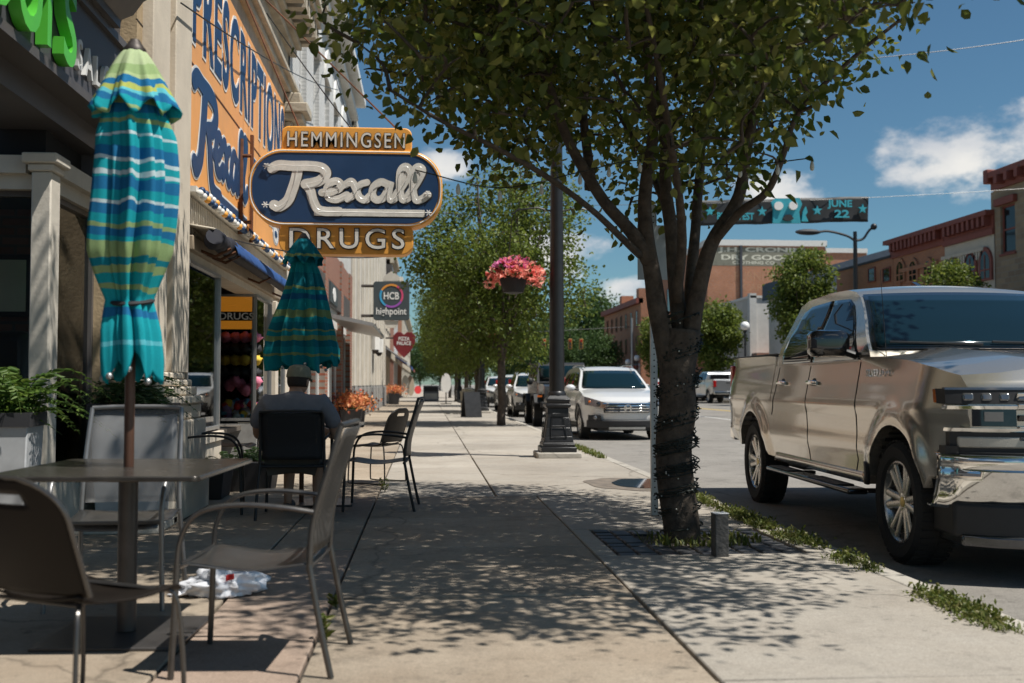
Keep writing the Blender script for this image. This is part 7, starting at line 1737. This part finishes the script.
def jeep(lab, M, paint):
    o = thing('parked_off_roader', lab, 'car', (0, 0, 0), 0, gP); o.matrix_basis = M; PM[o.name] = M.copy()
    FA, RA, WR, AR = 1.25, -1.2, .40, .48
    def warp(x, s, z): return (x, s*(.76-.08*sst(1.0, 2.0, x)), z)
    prof = [(2.0, .62), (2.02, .75), (2.02, 1.15), (1.9, 1.2), (.75, 1.28), (-2.0, 1.3), (-2.02, .6), (RA-.5, .55)]+arch(RA, WR, AR, 160, 20, 10)+[(RA+.5, .5), (FA-.5, .5)]+arch(FA, WR, AR, 160, 20, 10)+[(FA+.5, .6)]
    body('body', prof, warp, paint, o, .2, .15, sharp=30)
    def cwarp(x, s, z): return (x, s*(.76-.07*sst(1.3, 1.85, z)), z)
    body('hardtop', [(.78, 1.27), (.55, 1.80), (.4, 1.86), (-1.9, 1.86), (-2.0, 1.8), (-2.02, 1.28)], cwarp, 'trim_black', o, .2, .15, sharp=30)
    for s in (-1, 1):
        for pl in ([(.62, 1.33), (.48, 1.74), (-.2, 1.74), (-.2, 1.33)], [(-.3, 1.33), (-.3, 1.74), (-1.0, 1.74), (-1.0, 1.33)], [(-1.1, 1.36), (-1.1, 1.72), (-1.85, 1.72), (-1.85, 1.36)]): sidepanel('window', pl, cwarp, s, 'window_tint', o, .006, .006, .3, .2)
        for cx in (FA, RA):
            b = MB(); b.prism([(cx-.62, .62), (cx-.42, .93), (cx+.42, .93), (cx+.68, .70), (cx+.68, .66), (cx+.40, .88), (cx-.40, .88), (cx-.58, .60)], lambda u, v, w: (u, w, v), s*.70, s*.95); b.build('fender', 'trim_black', o)
        MB().sphere((2.0, s*.5, 1.0), .10, 14, 8, (.4, 1, 1)).build('headlight', 'lamp_clear', o); MB().sphere((.6, s*.95, 1.3), .12, 10, 8, (.5, .9, .9)).build('mirror', 'trim_black', o); MB().box(2.0, s*.75, .85, 2.08, s*.88, .9).build('indicator', 'amber', o)
    for k in range(7): MB().box(2.018, -.27+k*.08, .86, 2.026, -.23+k*.08, 1.12).build('grille_slot', 'blackish', o)
    MB().grid(lambda u, v: (lerp(.77, .58, v)+.012, lerp(-.66, .66, u), lerp(1.33, 1.76, v)+.006), 4, 3).build('windshield', 'window_tint_car', o, solid=.005)
    MB().box(2.05, -.8, .55, 2.22, .8, .72).build('front_bumper', 'trim_black', o, bevel=.03); MB().box(-2.15, -.75, .5, -2.02, .75, .68).build('rear_bumper', 'trim_black', o, bevel=.03); MB().box(-1.7, -.5, .4, 1.8, .5, .6).build('chassis', 'trim_black', o)
    for x, s in ((FA, 1), (FA, -1), (RA, 1), (RA, -1)): wheel(o, x, s*.80, WR, .25, s, 0, 5, 'alloy', 'blackish', .56)
jeep('dark grey boxy off-roader parked between the white cars', TM((4.02, 29.6+2.0, RZ), R(-90)), 'paint_grey')
# across the road
pf = PX(715, 384, 18.8)
pickup('parked_pickup', 'silver pickup parked across the street, tail to the camera', TM((18.8, pf.y, RZ), R(90)), 'paint_silver', False, 'vehicles parked across the street')
gX = 'vehicles parked across the street'
def cpy(src, lab, x, y, a): c = copy_tree(src, TM((x, y, RZ), a), label=lab); c['group'] = gX; return c
cpy(CRV, 'white suv parked across the street beyond the silver pickup', 18.9, pf.y+7.5, R(90))
cpy(CRV, 'white car parked across the street far beyond', 18.9, pf.y+16, R(90))
rc = PX(768, 384, 18.7)
suv('parked_dark_car', 'dark red car parked across the street behind the pickup bed', TM((18.7, rc.y, RZ), R(90)), 'paint_red', 4.5, 1.82, 1.6, 1, gX)
# ------------------------------------------------------------------ the seated man (local +y = the way he faces)
def skinmesh(name, verts, edges, radii, root, m, parent, sub=2, M=None):
    me = bpy.data.meshes.new(name); me.from_pydata(verts, edges, []); me.materials.append(M_[m])
    o = bpy.data.objects.new(name, me); link(o, parent, False, M)
    sk = o.modifiers.new('skin', 'SKIN'); sk.use_smooth_shade = True
    lay = me.skin_vertices[0].data if me.skin_vertices else None
    if lay is None:
        bpy.context.view_layer.objects.active = o; bpy.ops.mesh.customdata_skin_add(); lay = me.skin_vertices[0].data
    for i, r in enumerate(radii): lay[i].radius = r if isinstance(r, tuple) else (r, r); lay[i].use_root = (i == root)
    sb = o.modifiers.new('sub', 'SUBSURF'); sb.levels = sub; sb.render_levels = sub
    return o
def build_man():
    o = thing('person', 'person in grey t-shirt and olive cap seated with back to camera', 'person', (MAN.x, MAN.y-.02, 0), R(-4)); Ms = PM[o.name] @ Matrix.Diagonal((1.0, 1.0, .965, 1)); o.matrix_basis = Ms; PM[o.name] = Ms.copy()
    V = []; E = []; Rd = []
    def add(p, r, prev=None):
        V.append(p); Rd.append(r)
        if prev is not None: E.append((prev, len(V)-1))
        return len(V)-1
    pel = add((0, -.10, .54), (.16, .12)); ab = add((0, -.115, .70), (.15, .115), pel); ch = add((0, -.10, .90), (.165, .115), ab); sh = add((0, -.07, 1.0), (.11, .08), ch); nk = add((0, -.035, 1.065), .055, sh); hd0 = add((0, .005, 1.13), .06, nk)
    for s in (-1, 1):
        a = add((s*.22, -.08, .97), .062, ch); b = add((s*.31, -.06, .83), .052, a); c = add((s*.33, .02, .68), .044, b); d = add((s*.18, .20, .735), .034, c); e = add((s*.10, .30, .765), .028, d)
        h = add((s*.095, -.06, .50), .088, pel); k = add((s*.12, .30, .47), .066, h); kn = add((s*.125, .36, .40), .056, k); cf = add((s*.125, .33, .24), .05, kn); an = add((s*.125, .29, .075), .034, cf); add((s*.13, .44, .035), .035, an)
    skinmesh('body', V, E, Rd, 0, 'skin', o)
    # head as a shaped surface
    Mh = Matrix.Translation((.012, .02, 1.165)) @ Matrix.Rotation(R(-14), 4, 'Z') @ Matrix.Rotation(R(-4), 4, 'X')
    b = MB()
    def hf(d): return 1+.06*max(0, -d.z)*max(0, d.y)+.05*max(0, -d.y)*max(0, d.z)
    b.sphere((0, 0, 0), .108, 28, 20, (.76, .93, 1.12), hf); b.sphere((0, .106, -.015), .02, 10, 8, (.7, 1.0, 1.3)); b.sphere((0, .09, -.062), .022, 10, 6, (1.2, .5, .4))
    for s in (-1, 1): b.sphere((s*.083, -.008, -.01), .03, 12, 8, (.35, .75, 1.15))
    b.build('head', 'skin', o, M=Mh, sharp=0)
    b = MB()
    for s in (-1, 1): b.sphere((s*.034, .092, .012), .012, 10, 8)
    b.build('eyes', 'chalk', o, M=Mh); b = MB()
    for s in (-1, 1): b.sphere((s*.034, .102, .012), .006, 8, 6); b.tube([(s*.018, .1, .034), (s*.05, .092, .034)], .004, 5)
    b.build('brows', 'hair', o, M=Mh)
    b = MB(); b.sphere((0, -.014, .012), .111, 28, 16, (.78, .92, 1.05), lambda d: 1+.03*noise.noise(d*9)); keep = []
    for f in b.f:
        c = sum((Vector(b.v[i]) for i in f), Vector())/len(f)
        if c.z > -.055 and c.y < .035+.0*c.z: keep.append(f)
    b.f = keep; b.build('hair', 'hair', o, M=Mh, solid=.006, sharp=0)
    b = MB(); b.lathe([(.104, .035), (.108, .05), (.103, .09), (.086, .122), (.05, .138), (.0, .142)], 28, Matrix.Diagonal((.90, 1.06, 1, 1)).to_4x4()); b.lathe([(.104, .03), (.109, .034), (.109, .052), (.104, .056)], 28, Matrix.Diagonal((.91, 1.07, 1, 1)).to_4x4())
    b.grid(lambda u, v: (lerp(-.085, .085, u)*(1-.25*v), .085+.085*v*(1-(2*u-1)**2*.45), .04-.022*v-.02*(2*u-1)**2), 12, 4); b.build('cap', 'hat', o, M=Mh, solid=.006)
    # t-shirt
    V2 = []; E2 = []; R2 = []
    def add2(p, r, prev=None):
        V2.append(p); R2.append(r)
        if prev is not None: E2.append((prev, len(V2)-1))
        return len(V2)-1
    a0 = add2((0, -.10, .50), (.185, .15)); a1 = add2((0, -.12, .62), (.185, .15), a0); a2 = add2((0, -.12, .78), (.22, .15), a1); a3 = add2((0, -.10, .925), (.225, .14), a2); a4 = add2((0, -.072, 1.02), (.16, .10), a3); add2((0, -.045, 1.07), (.075, .065), a4)
    for s in (-1, 1): q = add2((s*.225, -.08, .985), .088, a3); q = add2((s*.305, -.065, .86), .078, q); add2((s*.33, -.02, .75), .072, q)
    skinmesh('t_shirt', V2, E2, R2, 0, 'shirt', o)
    V3 = []; E3 = []; R3 = []
    V3 = [(0, -.10, .54)]; R3 = [(.185, .14)]
    for s in (-1, 1): i = len(V3); V3 += [(s*.10, -.04, .505), (s*.118, .18, .485), (s*.122, .30, .47)]; R3 += [.105, .092, .085]; E3 += [(0, i), (i, i+1), (i+1, i+2)]
    skinmesh('shorts', V3, E3, R3, 0, 'shorts', o)
    for s in (-1, 1):
        b = MB(); b.sphere((s*.13, .38, .045), .1, 16, 10, (.5, 1.35, .5)); b.v = [(x, y, max(.004, z)) for x, y, z in b.v]; b.build('shoe', 'shoe', o)
        # hands resting on the table edge: palm and five fingers
        V4 = []; E4 = []; R4 = []; cx, cy, cz = s*.09, .31, .765
        V4.append((cx, cy, cz)); R4.append((.03, .016)); V4.append((cx-s*.01, cy+.05, cz+.004)); R4.append((.036, .015)); E4.append((0, 1))
        for k, (dx, l) in enumerate(((-.027, .06), (-.009, .072), (.009, .068), (.027, .052))):
            i = len(V4); V4 += [(cx-s*.01+dx, cy+.06, cz+.008), (cx-s*.012+dx*1.1, cy+.06+l*.5, cz+.012), (cx-s*.014+dx*1.1, cy+.06+l, cz-.002)]; R4 += [.009, .0085, .0075]; E4 += [(1, i), (i, i+1), (i+1, i+2)]
        i = len(V4); V4 += [(cx-s*.035, cy+.025, cz), (cx-s*.055, cy+.055, cz-.002)]; R4 += [.011, .009]; E4 += [(0, i), (i, i+1)]
        skinmesh('hand', V4, E4, R4, 0, 'skin', o)
build_man()
